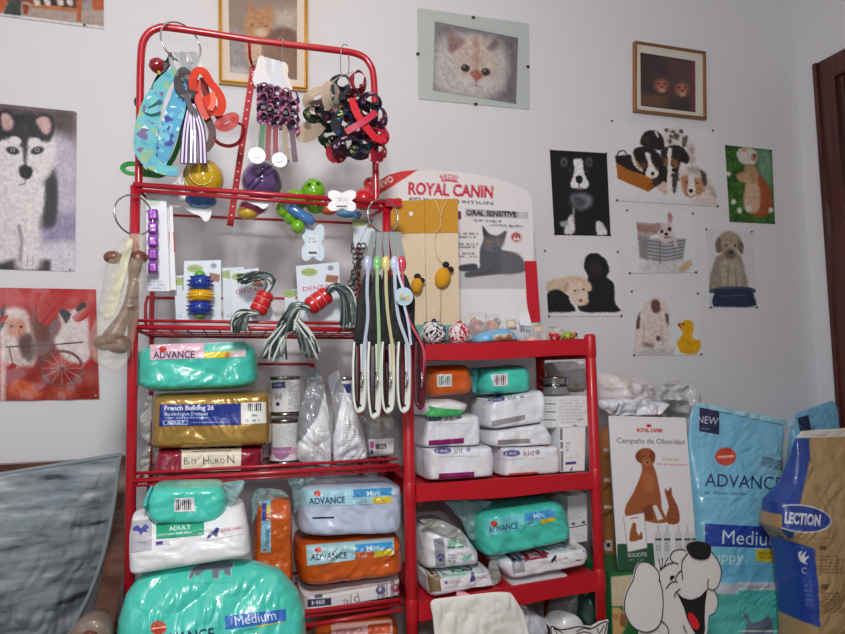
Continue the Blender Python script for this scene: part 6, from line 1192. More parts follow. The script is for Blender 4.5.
# --- lower compartment
t, S = bag('pet_food_bag', 'big teal mini dog food bag on the lower board', 'pet food bag', [((478, 509), (553, 497)), ((472, 518), (562, 504)), ((474, 540), (569, 524)), ((478, 556), (568.5, 537)), ((486, 557), (563, 540))], -.535, .27, TEAL, n=10, p=9, q=2.6, seed=41, wr=.009)
A = Art([(485, 520), (524, 512.5), (524, 528), (487, 537)], 2.8, (110, 208, 214)); advance(A, 489, 533.2, 518.5, 528.2, 6.3, (40, 60, 110)); logo(A, 494, 523.5, 3.4); S.patch('brand_panel', A, GLOSS, t)
A = Art([(524.3, 513), (554.5, 508), (555.5, 520.5), (526, 528)], 2.8, (98, 204, 206)); A.poly([(524.3, 513.8), (553.6, 508.8), (554.5, 516), (525, 521)], (64, 150, 220)); A.text('Mini', 534, 518.6, 545, 516.6, 4.8, (210, 236, 250), .01); A.poly([(540.6, 520), (556, 517), (556, 522), (541, 525.5)], (232, 190, 44)); A.tiny(525, 523, 536, 525, 1, (60, 130, 150), -2); S.patch('mini_panel', A, GLOSS, t)
flap(t, 'end_seal', [((440, 500), (500, 500)), ((450, 508), (480, 512)), ((462, 522), (476, 524)), ((470, 540), (477, 542))], -.46, SEALP, .05, 9)
t, S = bag('pet_food_bag', 'teal bag end with a dark mark behind the big teal one', 'pet food bag', [((470, 500), (520, 494)), ((468, 512), (530, 506)), ((468, 548), (530, 543))], -.255, .05, TEALSEAL, n=8, p=5, seed=42, wr=.005)
A = Art([(487, 503), (510, 500), (510, 504), (487, 508)], 2.6, (90, 90, 130)); S.patch('dark_print', A, GLOSS, t)
LABG = (186, 186, 194)
t, S = bag('pet_food_bag', 'white food bag with a grey panel and a crumpled clear top at the lower left', 'pet food bag', [((419, 528), (445, 522)), ((417, 536), (466, 534)), ((417, 555), (478, 551)), ((418, 569), (479, 564))], -.525, .25, HB, n=9, p=6, seed=43, wr=.008)
A = Art([(433.6, 539), (443.5, 537.5), (445.5, 566), (436, 567.5)], 2.6, (150, 150, 158)); A.ell(440.5, 557.5, 3.4, 3.6, (60, 66, 120)); A.line([(438, 559), (441, 556), (443, 559)], (170, 176, 210), 1); A.noise(8, .4); S.patch('grey_panel', A, GLOSS, t)
A = Art([(447, 540), (462, 539), (464, 548), (448, 549)], 2.6, (170, 222, 198)); A.line([(447, 547.5), (464, 546.5)], (50, 70, 70), 1.2); S.patch('green_panel', A, GLOSS, t)
A = Art([(447.5, 552), (474, 549.5), (474, 561), (448, 563)], 2.6, (230, 232, 238)); A.tiny(448, 554, 457, 562, 3, (90, 90, 110)); A.blob([(462, 558), (465, 555), (467, 557), (470, 554), (472, 557), (468, 560), (464, 561)], (150, 216, 196), 1); S.patch('small_print', A, GLOSS, t)
flap(t, 'clear_top', [((419, 520), (440, 519)), ((424, 526), (462, 530)), ((440, 534), (470, 548))], -.535, GREYF, .03, 14, .014)
t, S = bag('pet_food_bag', 'white food bag with a brown photo panel and mint strip', 'pet food bag', [((420, 571.5), (487, 566)), ((421, 585), (491, 580)), ((423, 595), (491, 577))], -.53, .24, HB, n=14, p=14, q=3, seed=44, wr=.004)
A = Art([(427, 571.3), (438, 570.3), (441.5, 591), (429.5, 592)], 2.8, (138, 118, 88)); A.blob([(428, 573), (431, 574), (434, 572), (437, 573.5), (434, 576), (430, 576)], (220, 206, 180), .8); A.ell(433, 573.8, 1, .8, (40, 34, 30)); A.furry(12); S.patch('photo_panel', A, GLOSS, t)
A = Art([(440, 570.5), (485, 566.8), (488, 583), (443, 588)], 2.8, (232, 234, 238)); A.poly([(441, 571), (466, 569.2), (466.5, 575.8), (442, 577.5)], (150, 216, 190)); A.tiny(443, 572, 464, 575, 1, (110, 180, 156), -1.4); A.ell(446, 582.5, 1.6, 1.6, (100, 100, 150)); A.tiny(449, 580.5, 464, 584, 2, (170, 110, 130), -1.6); A.blob([(471, 571), (473.5, 570), (474, 574), (475, 580), (470, 581.5), (471, 576)], (70, 70, 130), .8); A.text('ROYAL CANIN', 476, 579, 487, 577.8, 1.8, (200, 90, 110), .02); A.tiny(478, 571, 486, 573.5, 1, (110, 110, 130)); S.patch('printed_front', A, GLOSS, t)
t, S = bag('pet_food_bag', 'white food bag with a maroon strip under the big teal bag', 'pet food bag', [((494, 558), (583, 543.5)), ((494, 566), (585, 553)), ((501, 576.5), (581, 561.5))], -.53, .22, HB, n=12, p=14, q=3, seed=45, wr=.006)
A = Art([(510.7, 556.5), (522.5, 554.8), (525, 571.5), (513, 573.5)], 2.8, (170, 170, 180)); A.blob([(511, 559), (514, 557.5), (517, 559), (520, 556.5), (523, 558), (520, 562), (514, 563)], (76, 76, 110), 1); A.ell(517, 565, 3, 4, (206, 206, 210), 0, 2); S.patch('photo_panel', A, GLOSS, t)
A = Art([(524, 554.8), (547, 551), (547, 557.5), (524.5, 561)], 2.8, (146, 36, 66)); A.text('RENAL', 529.5, 558.2, 540.5, 556.5, 3.2, (236, 220, 226), .02); S.patch('maroon_strip', A, GLOSS, t)
A = Art([(549, 550.5), (583, 545.5), (582, 560), (549, 565)], 2.8, (232, 234, 238)); k = Kr(490, 470, 3.87); A.blob(k(236, 352, 244, 338, 252, 330, 258, 334, 254, 346, 258, 358, 250, 350, 240, 358), (50, 52, 90), .8); A.text('ROYAL CANIN', *k(263, 350)[0], *k(300, 344)[0], 2, (200, 90, 110), .02); A.rect(*k(333, 346)[0], *k(354, 356)[0], (60, 60, 110)); S.patch('dog_emblem', A, GLOSS, t)
flap(t, 'end_seal', [((490, 562), (498, 560)), ((488, 575), (500, 573)), ((492, 588), (502, 582))], -.50, GREYF, .03, 8)
A = Art([(568.2, 497.5), (591, 494), (591.5, 524), (569.5, 527)], 2.4, (222, 223, 224)); A.tiny(570, 500, 590, 520, 8, (150, 152, 158), -2, .4); A.rect(572, 523.5, 575, 526, (70, 80, 110)); A.rect(586, 521, 589, 523.5, (70, 80, 110)); A.line([(568, 498), (568, 527)], (170, 170, 174), 1)
t = carton('white carton standing right of the big teal bag', [(567.7, 496.3), (586.5, 493.5), (587, 524), (569, 527.5)], -.44, .2, A if False else None, (224, 225, 226)); A2 = Art([(568.4, 497.5), (586, 494.6), (586.4, 523.4), (569.5, 526.6)], 2.4, (222, 223, 224)); A2.tiny(570, 500, 586, 520, 8, (150, 152, 158), -2, .4); A2.rect(572, 522.6, 575, 525, (70, 80, 110)); A2.rect(582, 521, 585, 523.5, (70, 80, 110)); sheet('printed_front', A2, -.4409, PAPER, t, .0006)
A = Art([(570, 529.5), (587, 526.5), (586.8, 540), (570.6, 543)], 2.4, (228, 229, 231)); A.rect(577, 560.5, 582, 563.5, (60, 60, 110), -.5); A.line([(578, 575), (580, 570), (582, 573)], (60, 60, 110), 1); A.tiny(572, 534, 586, 546, 3, (180, 184, 190), -2, .5)
carton('larger white carton below the standing one at the right post', [(569.4, 528.7), (587.3, 525.4), (587.1, 541), (570, 544)], -.44, .2, A, (226, 227, 229))
A = Art([(514, 583), (566, 574.5), (566, 583), (514, 592)], 2.4, (220, 220, 222)); A.tiny(516, 585, 564, 589, 1, (110, 104, 110), -8); A.line([(520, 587), (545, 583)], (150, 60, 90), 1)
carton('flat white carton under the maroon striped bag', [(513.5, 583.2), (567, 574.8), (567, 582.5), (513.5, 592)], -.52, .2, A)
t, S = bag('pet_food_bag', 'small brown food bag beside the flat carton', 'pet food bag', [((503, 584.5), (512.5, 583)), ((503, 595), (512.5, 592.5))], -.515, .15, mat('brown_bag', (140, 124, 96), .4, coat=.3), n=9, p=6, seed=47, wr=.002)
A = Art([(504, 589.5), (511.5, 588.5), (511.5, 592), (504, 593)], 2.6, (120, 40, 70)); S.patch('strip', A, GLOSS, t)
t, S = bag('paper_towel', 'white paper towel hanging over the front of the lower board', 'paper', [((431, 600), (500, 592)), ((430, 603), (512, 593)), ((433, 618), (524, 612)), ((437, 660), (536, 655)), ((439, 690), (540, 686))], -.595, .022, mat('paper_white', (236, 234, 228), .85, bump=.25, bscale=18), n=20, p=8, seed=48, wr=.006, body='towel_sheet')
flap(t, 'pink_corner', [((457, 591), (466, 592)), ((456, 596), (472, 596))], -.575, mat('pink_print', (236, 176, 186), .6), .008, 3)
# --- under the lower board
SH_Z = zt(505, 700)
board((416, 714), (598, 690), (416, 732), (598, 708), W_)
t, S = bag('plastic_bag', 'crumpled grey white plastic bag under the lower board', 'plastic bag', [((513, 600), (522, 604)), ((508, 612), (548, 618)), ((505, 640), (548, 640)), ((505, 680), (548, 676))], -.50, .22, mat('white_film', (214, 220, 230), .3, coat=.6, bump=.7, bscale=25), n=6, p=4, seed=50, wr=.012, body='bag_body')
flap(t, 'handle', [((512, 597), (520, 601)), ((516, 606), (530, 610))], -.50, WBAG, .02, 7)
c = P(564, 622, -.46); t = thing('white_bowl', 'white plastic bowl tilted under the lower board', 'bowl', P(564, 650, -.46))
mb = MB(); R = PX(19, -.46); mb.lathe([(0, -.05), (R*.6, -.05), (R*.92, -.006), (R*1.0, 0), (R*1.0, .004), (R*.95, .003), (R*.88, -.006), (R*.58, -.044), (0, -.044)], c, (.05, -.28, 1), 44); mb.build('bowl_body', mat('white_plastic', (232, 232, 236), .3, coat=.3), t)
v, f = sweep(hoop3(c, R*.99, (.05, -.28, 1)), .003, 8, True); MB().add(v, f).build('rim', mat('white_plastic'), t)
t, S = bag('plastic_bag', 'pale grey plastic bag behind the white bowl', 'plastic bag', [((566, 600), (584, 594)), ((556, 614), (590, 610)), ((552, 658), (583, 654))], -.36, .16, mat('grey_white_film', (196, 202, 206), .3, coat=.5, bump=.6, bscale=25), n=5, p=4, seed=51, wr=.012, body='bag_body')
flap(t, 'knot', [((574, 595), (582, 592)), ((570, 604), (584, 602))], -.37, mat('grey_white_film'), .02, 8)
t, S = bag('pet_food_bag', 'dark green bag at the right under the lower board', 'pet food bag', [((584, 597), (588, 592)), ((586, 612), (593, 606)), ((586, 686), (591, 678))], -.52, .1, mat('dark_green_bag', (24, 70, 52), .4, coat=.3), n=6, p=4, seed=52, wr=.004)
flap(t, 'top_fold', [((584, 592), (589, 590)), ((585, 599), (590, 597))], -.52, mat('dark_green_bag'), .012, 3)

# ------------------------------------------------------------------ on top of the shelf unit
def ropeball(label, x, y, rpx, Y, c1_, c2_, nm):
    c = P(x, y, Y); r = PX(rpx, Y); t = thing('rope_ball', label, 'dog toy', c-[0, 0, r], 'rope balls on the shelf top'); rg = random.Random(int(x)); mb = MB(); mb.ball(c, r*.86, 0, 20, 12)
    for i in range(30):
        n = np.array([rg.gauss(0, 1), rg.gauss(0, 1), rg.gauss(0, 1)]); n /= np.linalg.norm(n); o = rg.uniform(-.75, .75)*r
        v, f = sweep(hoop3(c+n*o, math.sqrt(r*r-o*o)*.97, n, seg=26), .0042, 6, True); mb.add(v, f, i % 2)
    mb.build('rope_windings', [c1_, c2_], t)
    v, f = sweep(hoop3(c+[0, -r*.1, r*.95], r*.25, (1, .4, 0), seg=16), .003, 6, True); MB().add(v, f).build('loop', c1_, t)
NR, WRp, RR = mat('navy_rope', (48, 50, 66), .9), mat('white_rope', (226, 224, 226), .9), mat('crimson_rope', (190, 36, 66), .9)
ropeball('navy and white rope ball on the shelf top', 434, 332.8, 11.5, -.46, NR, WRp, 'n'); ropeball('crimson and white rope ball on the shelf top', 459, 333.8, 10.5, -.47, RR, WRp, 'r')
def simpletoy(label, parts_, cat='dog toy', name='rubber_toy', group=None):
    x, y, r, Y, _ = parts_[0][:5]; t = thing(name, label, cat, P(x, y+r, Y), group)
    for i, q in enumerate(parts_):
        x, y, r, Y, m = q[:5]; sc = q[5] if len(q) > 5 else (1, 1, 1); nm = q[6] if len(q) > 6 else ('body' if i == 0 else 'bump')
        MB().ball(P(x, y, Y), np.array(sc)*PX(r, Y), 0, 24, 14, fn=lambda d: 1+.03*np.sin(d[..., 0]*8+i)*np.cos(d[..., 2]*7)).build(nm, m, t)
    return t
OT, RT2 = mat('orange_rubber', (214, 104, 40), .3, coat=.4), mat('dark_red_rubber', (176, 30, 46), .3, coat=.4)
t = simpletoy('red rubber ball toy in a clear pack behind the crimson rope ball', [(477, 328.5, 9.5, -.36, RT2), (474, 321, 4, -.37, OT)]); flap(t, 'clear_wrapper', [((466, 313), (488, 312)), ((465, 340), (488, 339))], -.43, CLEAR, .03, 5)
t = simpletoy('orange rubber ball toy beside the red one', [(491, 328.5, 9, -.34, OT), (497, 322, 4.5, -.33, mat('grey_rubber', (90, 100, 110), .4))]); flap(t, 'clear_wrapper', [((482, 313), (502, 314)), ((480, 340), (502, 339))], -.41, CLEAR, .03, 6)
t = simpletoy('brown orange rubber toy behind the rope balls', [(456, 325, 7, -.36, mat('brown_orange', (176, 96, 60), .4)), (462, 331, 6, -.35, mat('brown_orange'))])
t, S = bag('toy_pack', 'light blue flat toy pack on the shelf top', 'toy pack', [((478, 333), (508, 327)), ((474, 339), (516, 333)), ((474, 343.5), (520, 342))], -.50, .10, plastic('light_blue_pack', (110, 180, 220), .4, 40), n=6, p=4, seed=60, wr=.006)
A = Art([(492, 335), (512, 333), (514, 340.5), (494, 341.5)], 2.6, (196, 190, 180)); A.blob([(496, 340), (500, 335), (504, 338), (509, 334), (512, 340)], (150, 110, 80), 1.5); A.noise(14, .5); S.patch('picture', A, GLOSS, t)
t, S = bag('toy_pack', 'white and blue toy pack under the cat sign', 'toy pack', [((503, 326), (520, 322)), ((502, 334), (530, 331)), ((505, 342), (534, 341))], -.42, .06, plastic('pale_pack', (206, 220, 230), .4, 40), n=6, p=4, seed=61, wr=.006)
A = Art([(506, 320), (516, 319), (517, 327), (507, 328)], 2.6, (206, 186, 160)); A.rect(508, 321, 514.5, 326, (226, 220, 206)); sheet('header_card', A, -.43, PAPER, t, .001)
t = simpletoy('pinkish rubber toy at the front of the shelf top', [(533, 340, 5.2, -.51, mat('pink_rubber', (226, 170, 150), .3, coat=.4), (1.5, 1, .7))], group=None); flap(t, 'clear_wrapper', [((522, 331), (545, 331)), ((520, 343), (548, 342))], -.52, CLEAR, .02, 7)
t, S = bag('toy_pack', 'clear toy pack with a beige label near the right post', 'toy pack', [((534, 322), (545, 325)), ((533, 332), (556, 330)), ((535, 341), (560, 340))], -.40, .08, CLEAR, n=6, p=4, seed=62, wr=.006)
A = Art([(533, 325), (543, 325.5), (543, 332.5), (534, 332)], 2.6, (206, 180, 150)); A.rect(535, 327, 541, 331, (220, 216, 204)); sheet('header_card', A, -.415, PAPER, t, .001)
t = toy('price_tag', 'white folded price tag standing below the cat sign', 'tag', 525, 338, -.46); MB().prism([(519, 316), (521, 312.5), (524, 312), (525, 314.5), (528, 310.5), (531, 321), (531, 326), (520, 325)], -.46, .0015).build('tag_card', WHITE, t); MB().tube(pp([(525, 325, -.459), (526, 338, -.459)]), .0012, 6).build('stick', WHITE, t)
t, S = bag('toy_pack', 'pale crumpled toy pack behind the light blue one', 'toy pack', [((508, 327), (528, 325)), ((498, 334), (540, 331)), ((500, 342), (545, 341))], -.36, .06, mat('pale_crumpled', (196, 210, 222), .25, coat=.8, bump=.9, bscale=45), n=5, p=4, q=2, seed=63, wr=.012)
flap(t, 'header_fold', [((514, 322), (530, 321)), ((512, 328), (532, 327))], -.35, mat('pale_crumpled'), .01, 3)
t, S = bag('toy_pack', 'beige and clear toy pack in front of the red strip of the sign', 'toy pack', [((544, 331), (572, 330)), ((541, 337), (580, 336)), ((543, 342), (582, 341))], -.33, .06, mat('beige_clear', (206, 196, 190), .25, coat=.8, bump=.9, bscale=45), n=5, p=4, q=2, seed=64, wr=.01)
flap(t, 'header_fold', [((548, 327), (562, 326)), ((547, 332), (564, 331))], -.32, mat('beige_clear'), .01, 3)
t, S = bag('toy_pack', 'teal grey toy pack between the rope balls and the red ball toy', 'toy pack', [((418, 326), (446, 324)), ((416, 333), (452, 332)), ((418, 343), (452, 342))], -.415, .03, mat('teal_grey_pack', (110, 150, 150), .3, coat=.6, bump=.8, bscale=45), n=5, p=4, q=2, seed=65, wr=.006)
flap(t, 'header_fold', [((424, 322), (440, 321)), ((423, 327), (441, 326))], -.412, mat('teal_grey_pack'), .008, 3)
SPK = webbing('red_dark_spots', (190, 36, 60), [(.6, (40, 20, 24)), (.85, (230, 200, 200))], 140); GPK = webbing('green_dark_spots', (150, 190, 50), [(.5, (50, 40, 40)), (.75, (200, 60, 80))], 140)
t = simpletoy('red spotted soft toy at the right of the shelf top', [(555, 337, 5, -.50, SPK, (1.2, 1, .95)), (551, 334.5, 2.6, -.505, SPK)], name='soft_toy'); t = simpletoy('green spotted soft toy next to the right post', [(568, 336.5, 6, -.50, GPK, (1.35, 1, .8)), (575, 334.5, 2.8, -.505, GPK)], name='soft_toy')
# scratching boards and mice
for i, (x0, x1, y0, lb) in enumerate(((390, 424.5, 201, 'left cream scratching board with a mustard top'), (425, 458, 199.5, 'right cream scratching board with a mustard top'))):
    Y = -.38-.006*i; t = toy('scratching_board', lb, 'scratching board', (x0+x1)/2, 336, Y, 'scratching boards beside the cat sign'); ym = 233-i*.5
    CR = mat('cream_sisal', (226, 207, 178), .9, bump=.5, bscale=160); MU = mat('mustard_sisal', (202, 148, 48), .9, bump=.5, bscale=160)
    MB().prism([(x0, y0), (x1, y0-1), (x1, ym), (x0, ym+.6)], Y-.002, .022).build('mustard_panel', MU, t); MB().prism([(x0, ym), (x1, ym-.6), (x1+1.5, 325), (x0+2, 326)], Y, .02).build('cream_panel', CR, t)
    MB().prism([(x0+2, 325.5), (x1+1.5, 324.5), (x1+2, 337), (x0+2, 338)], Y-.002, .022).build('green_base', mat('green_felt', (110, 176, 156), .9), t)
    if i == 0:
        MB().prism([(409, 212), (412.6, 211.6), (413, 215.4), (409.4, 215.8)], Y-.004, .001).build('price_label', WHITE, t)
        v, f = sweep(hoop3(P(398, 203, Y-.006), PX(5, Y), (0, -1, 0), seg=20), .0025, 6, True); MB().add(v, f).build('hanging_loop', MU, t)
YEL = mat('yellow_felt', (214, 154, 28), .9, bump=.3, bscale=120); DK = mat('dark_felt', (40, 30, 34), .9)
for x, y, rx, ry, rot, lb, ears in ((443, 277, 8.4, 12, .32, 'yellow felt mouse hanging on the right scratching board', ((446, 264.5), (450.5, 269.5))), (417, 284.5, 6, 9.5, .15, 'yellow felt mouse on the left scratching board behind the leads', ((417.5, 276.5), (421.5, 280.5)))):
    Y = -.398; t = toy('cat_toy_mouse', lb, 'cat toy', x, y+ry, Y, 'felt mice'); c_, s_ = math.cos(rot), math.sin(rot)
    MB().ball(P(x, y, Y), (PX(rx, Y), PX(6, Y), PX(ry, Y)), 0, 26, 16, rot=[[c_, 0, s_], [0, 1, 0], [-s_, 0, c_]], fn=lambda d: 1-.14*np.clip(d[..., 2], 0, 1)).build('body', YEL, t)
    for ex, ey in ears: MB().ball(P(ex, ey, Y-.006), (PX(3.8, Y), PX(2.4, Y), PX(3.2, Y)), 0, 12, 8).build('ear', DK, t)
    if x > 430:
        MB().tube(pp([(441, 289, Y), (441, 305, Y+.008), (440.5, 325, Y+.01)]), .0012, 6).build('tail', mat('string_beige', (180, 150, 80), .8), t)
        v, f = sweep(pp([(435, 200, Y+.01), (439, 210, Y+.004), (441, 216, Y), (443, 208, Y+.004), (447, 201, Y+.01)]), .0016, 6, sub=4); mb = MB(); mb.add(v, f); v, f = sweep(pp([(441, 216, Y), (440, 228, Y+.002), (436, 233, Y+.004), (435, 245, Y+.006), (438, 258, Y+.006), (444, 264, Y)]), .0013, 6, sub=4); mb.add(v, f); mb.build('string', mat('string_cream', (226, 196, 140), .8), t)
# cat food sign
Y = -.26; t = toy('advertising_sign', 'tall white cardboard sign with a grey cat and red lettering', 'sign', 455, 340, Y)
A = Art([(366, 160), (545, 160), (545, 342), (366, 342)], 2.2, (226, 222, 224)); k = Kr(360, 150, 3.336)
A.poly(k(10, 190, 15, 120, 60, 85, 110, 72, 192, 66, 60, 150), (206, 46, 44), .8); A.text('NUEVO', 371.3, 193, 393.9, 180.6, 6.2, (250, 232, 228), .03)
RC = (196, 30, 58)
for i in range(5): A.ell(*k(270+i*12.5, 82+abs(i-2)*2.5)[0], 1.1, 1.1, RC, 0, .6); A.line(k(272+i*12, 90+abs(i-2)*1.5, 276+i*10, 101+abs(i-2)), RC, 1.7)
A.line(k(276, 104, 296, 102, 324, 106), RC, 1.4)
A.text('ROYAL CANIN', *k(160, 146)[0], *k(443, 158)[0], 11.6, RC, .035); A.text('FELINE NUTRITION', *k(165, 168)[0], *k(443, 183)[0], 3.2, (60, 60, 70), .01)
A.poly(k(350, 194, 560, 206, 560, 228, 350, 222), (182, 182, 186)); A.text('ORAL SENSITIVE', *k(354, 217)[0], *k(522, 223)[0], 5.4, (28, 28, 34), .035); A.text('30', *k(530, 223)[0], *k(554, 224)[0], 5, (214, 214, 216), .02)
A.poly(k(314, 202, 337, 203, 337, 230, 314, 230), (98, 40, 96)); A.text('Higiene bucodental', *k(374, 236)[0], *k(470, 241)[0], 2.9, (90, 90, 98), .01); A.text('y del tracto digestivo', *k(428, 254)[0], *k(542, 258)[0], 2.9, (90, 90, 98), .01)
for yy in (278, 290, 313, 324, 345, 355): A.tiny(*k(322, yy-5)[0], *k(398, yy+5)[0], 1, (80, 80, 88), 0, .8, yy)
A.ell(*k(522, 290)[0], 6, 6, (206, 200, 202)); A.ell(*k(520, 290)[0], 4.6, 4.6, (190, 60, 66)); A.poly(k(508, 300, 520, 278, 534, 300), (236, 226, 226)); A.ell(*k(521, 288)[0], 1.2, 2, (120, 60, 60))
A.poly(k(326, 400, 550, 395, 550, 462, 326, 462), (196, 196, 200), 1.5); A.poly(k(326, 462, 560, 462, 560, 620, 326, 620), (232, 231, 233), .8); CG = (84, 85, 92)
A.blob(k(330, 385, 380, 378, 392, 388, 385, 402, 335, 403), (70, 71, 78), 1); A.blob(k(400, 330, 412, 290, 408, 252, 428, 275, 455, 285, 487, 268, 482, 300, 470, 330, 520, 345, 546, 375, 545, 405, 480, 412, 400, 420, 355, 424, 352, 408, 395, 395, 398, 360), CG, 1.2)
A.blob(k(470, 340, 530, 350, 546, 400, 480, 412, 470, 380), (98, 99, 106), 4); A.blob(k(416, 300, 450, 292, 478, 300, 468, 328, 440, 340, 420, 330), (104, 105, 112), 4); A.blob(k(408, 258, 424, 278, 412, 290), (60, 60, 66), 1); A.ell(*k(430, 304)[0], 1.5, 1, (150, 110, 60), 10); A.ell(*k(462, 303)[0], 1.5, 1, (150, 110, 60), -10); A.ell(*k(448, 315)[0], 1, .8, (40, 40, 44)); A.line(k(440, 326, 450, 328, 460, 325), (56, 56, 62), .8); A.line(k(440, 400, 400, 412, 360, 416), (64, 65, 72), 1); A.furry(4)
out = [(368, 200), (371, 190), (377, 182), (388, 175), (402, 171), (417, 169.5), (437, 169.8), (459, 171.6), (478, 174.4), (495, 178.5), (510, 182.5), (522, 187.5), (528, 191.5), (531, 196), (532.5, 210), (534, 261), (538, 340), (368, 340)]
# the sign board follows its curved outline: printed face by rows
ny, nx = 180, 200; ys = np.linspace(169.6, 340, ny); o_ = np.array(out)
L_ = np.interp(ys, [169.6, 171, 175, 182, 190, 200, 340], [417, 402, 388, 377, 372, 370, 370]); L_ = np.where(ys > 235, np.maximum(L_, np.interp(ys, [235, 262], [370, 379])), L_); Rr = np.interp(ys, [169.6, 171.6, 174.4, 178.5, 182.5, 187.5, 191.5, 196, 210, 261, 340], [418, 459, 478, 495, 510, 522, 528, 531, 532.5, 534, 538])
s_ = np.linspace(0, 1, nx); GX = L_[:, None]*(1-s_)+Rr[:, None]*s_; GY = ys[:, None]+0*GX
ix = np.clip((GX-366)/179*(A.W-1), 0, A.W-1).astype(int); iy = np.clip((GY-160)/182*(A.H-1), 0, A.H-1).astype(int); A.C = A.C[iy, ix]; A.X, A.Y, A.W, A.H = GX, GY, nx, ny
sheet('sign_board', A, Y, PAPER, t, .005)
MB().prism([(525, 261), (536.5, 261), (540.5, 322), (530, 322), (527, 300)], Y-.006, .004).build('red_side_strip', mat('sign_red', (196, 24, 44), .45), t)
MB().prism([(440, 250), (470, 250), (476, 340), (434, 340)], Y+.012, .004).build('support_strut', WHITE, t)

# ------------------------------------------------------------------ right corner
def FL(x, Y):                                    # photo row where a vertical line through column x meets the floor
    lo, hi = 360.0, 1400.0
    for _ in range(40):
        m = (lo+hi)/2
        if P(x, m, Y)[2] > 0: lo = m
        else: hi = m
    return lo-1.0
t = carton('green and cream pet food box with a puppy picture behind the dog cutout', [(609.5, 573), (690, 568), (692, FL(692, -.535)), (616, FL(616, -.535))], -.535, .2, None, (30, 110, 60), 'box', 'pet_food_box')
A = Art([(611, 574), (688, 569), (690, 690), (615, 690)], 1.8, (36, 116, 60)); A.poly([(609, 577), (640, 574), (640, 606), (609, 606)], (206, 190, 160), 1); A.poly([(640, 574), (690, 571), (690, 600), (640, 606)], (206, 196, 170), 2); A.blob([(609, 612), (616, 607), (624, 612), (627, 622), (622, 634), (612, 640), (606, 630)], (206, 166, 110), 2); A.ell(616, 617, 2.2, 3, (176, 130, 80), 10, 2); A.ell(612, 614.5, .9, .9, (30, 24, 20)); A.blob([(621, 613), (626, 617), (625, 627), (620, 624)], (150, 100, 56), 1.4); A.noise(8, .3)
sheet('printed_front', A, -.5362, PAPER, t, .001)
t, S = bag('kraft_sack', 'brown kraft sack behind the campaign sign', 'pet food bag', [((604, 430), (669, 409)), ((601, 440), (668, 424)), ((602, 500), (664, 500)), ((606, FL(606, -.33)), (664, FL(664, -.33)))], -.325, .18, mat('kraft_paper', (176, 116, 62), .6, bump=.2, bscale=20, coat=.2), n=12, p=6, seed=70, wr=.006)
for y in (450, 480, 507): flap(t, 'clear_tape', [((604, y-2), (616, y-1)), ((604, y+2), (616, y+2))], -.333, mat('shiny_tape', (226, 210, 190), .1, alpha=.6, coat=1), .004, y, .002)
A = Art([(604.5, 540), (612, 540), (612, 551), (605, 551)], 2.4, (220, 214, 206)); A.rect(606.5, 543, 610, 547, (50, 40, 40)); S.patch('small_label', A, PAPER, t)
t, S = bag('plastic_bag', 'folded pinkish white plastic bags above the campaign sign', 'plastic bag', [((600, 371), (648, 378)), ((598, 382), (660, 388)), ((598, 398), (664, 400)), ((600, 411), (655, 406))], -.32, .2, mat('pinkish_film', (226, 216, 218), .4, coat=.4, bump=.9, bscale=14), n=6, p=3, q=1.6, seed=71, wr=.022, body='bag_body')
flap(t, 'white_fold', [((598, 400), (650, 398)), ((600, 408), (672, 404)), ((610, 416), (662, 416))], -.335, mat('white_fold_film', (234, 236, 244), .35, coat=.5, bump=.6, bscale=18), .05, 9, .02)
t, S = bag('plastic_bag', 'crumpled translucent plastic bag between the campaign sign and the blue food bag', 'plastic bag', [((672, 381), (692, 380)), ((662, 390), (702, 390)), ((656, 402), (704, 405)), ((676, 416), (706, 420)), ((682, 440), (704, 445))], -.31, .16, mat('translucent_film', (206, 208, 208), .25, alpha=.8, coat=.8, bump=1.0, bscale=22), n=4, p=3, q=1.6, seed=72, wr=.022, body='bag_body')
flap(t, 'fold', [((660, 386), (690, 382)), ((664, 400), (690, 402))], -.33, mat('translucent_film'), .02, 3, .02)
# campaign sign
Y = -.53; t = toy('advertising_sign', 'white campaign sign with a sitting brown dog and cat', 'sign', 655, 570, Y)
A = Art([(608.2, 415.8), (685.5, 417.8), (698, 566), (617.5, 571)], 2.6, (230, 228, 230)); k = Kr(590, 400, 3.96)
A.text('ROYAL CANIN', *k(186, 126)[0], *k(288, 128)[0], 3.6, (200, 30, 50), .04); A.ell(*k(233, 102)[0], 2.4, 1.6, (200, 30, 50)); A.text('Campaña de Obesidad', *k(106, 170)[0], *k(374, 176)[0], 5.2, (96, 92, 84), .0); A.text('Consulte', *k(288, 238)[0], *k(352, 240)[0], 2.6, (206, 90, 100), 0); A.text('con tu veterinario', *k(264, 257)[0], *k(386, 261)[0], 2.4, (206, 90, 100), 0)
BD = (160, 88, 50)
A.blob(k(200, 300, 205, 260, 180, 222, 200, 195, 235, 192, 255, 215, 248, 250, 262, 290, 280, 380, 285, 430, 305, 478, 270, 488, 215, 478, 145, 460, 142, 420, 170, 370), BD, 1.2); A.blob(k(180, 222, 198, 200, 204, 240, 190, 245), (126, 62, 32), 1); A.blob(k(240, 200, 258, 215, 254, 248, 243, 242), (126, 62, 32), 1); A.ell(*k(226, 248)[0], 4, 3, (186, 116, 74), 0, 1.5); A.ell(*k(228, 247)[0], 1.2, 1, (40, 26, 20)); A.ell(*k(214, 222)[0], .8, .8, (40, 26, 20)); A.ell(*k(238, 222)[0], .8, .8, (40, 26, 20)); A.blob(k(210, 290, 250, 300, 250, 360, 215, 350), (178, 104, 64), 4); A.poly(k(205, 430, 245, 410, 250, 470, 222, 476), (124, 66, 36), 2); A.poly(k(248, 420, 262, 415, 290, 470, 268, 478), (226, 222, 222), 1.2)
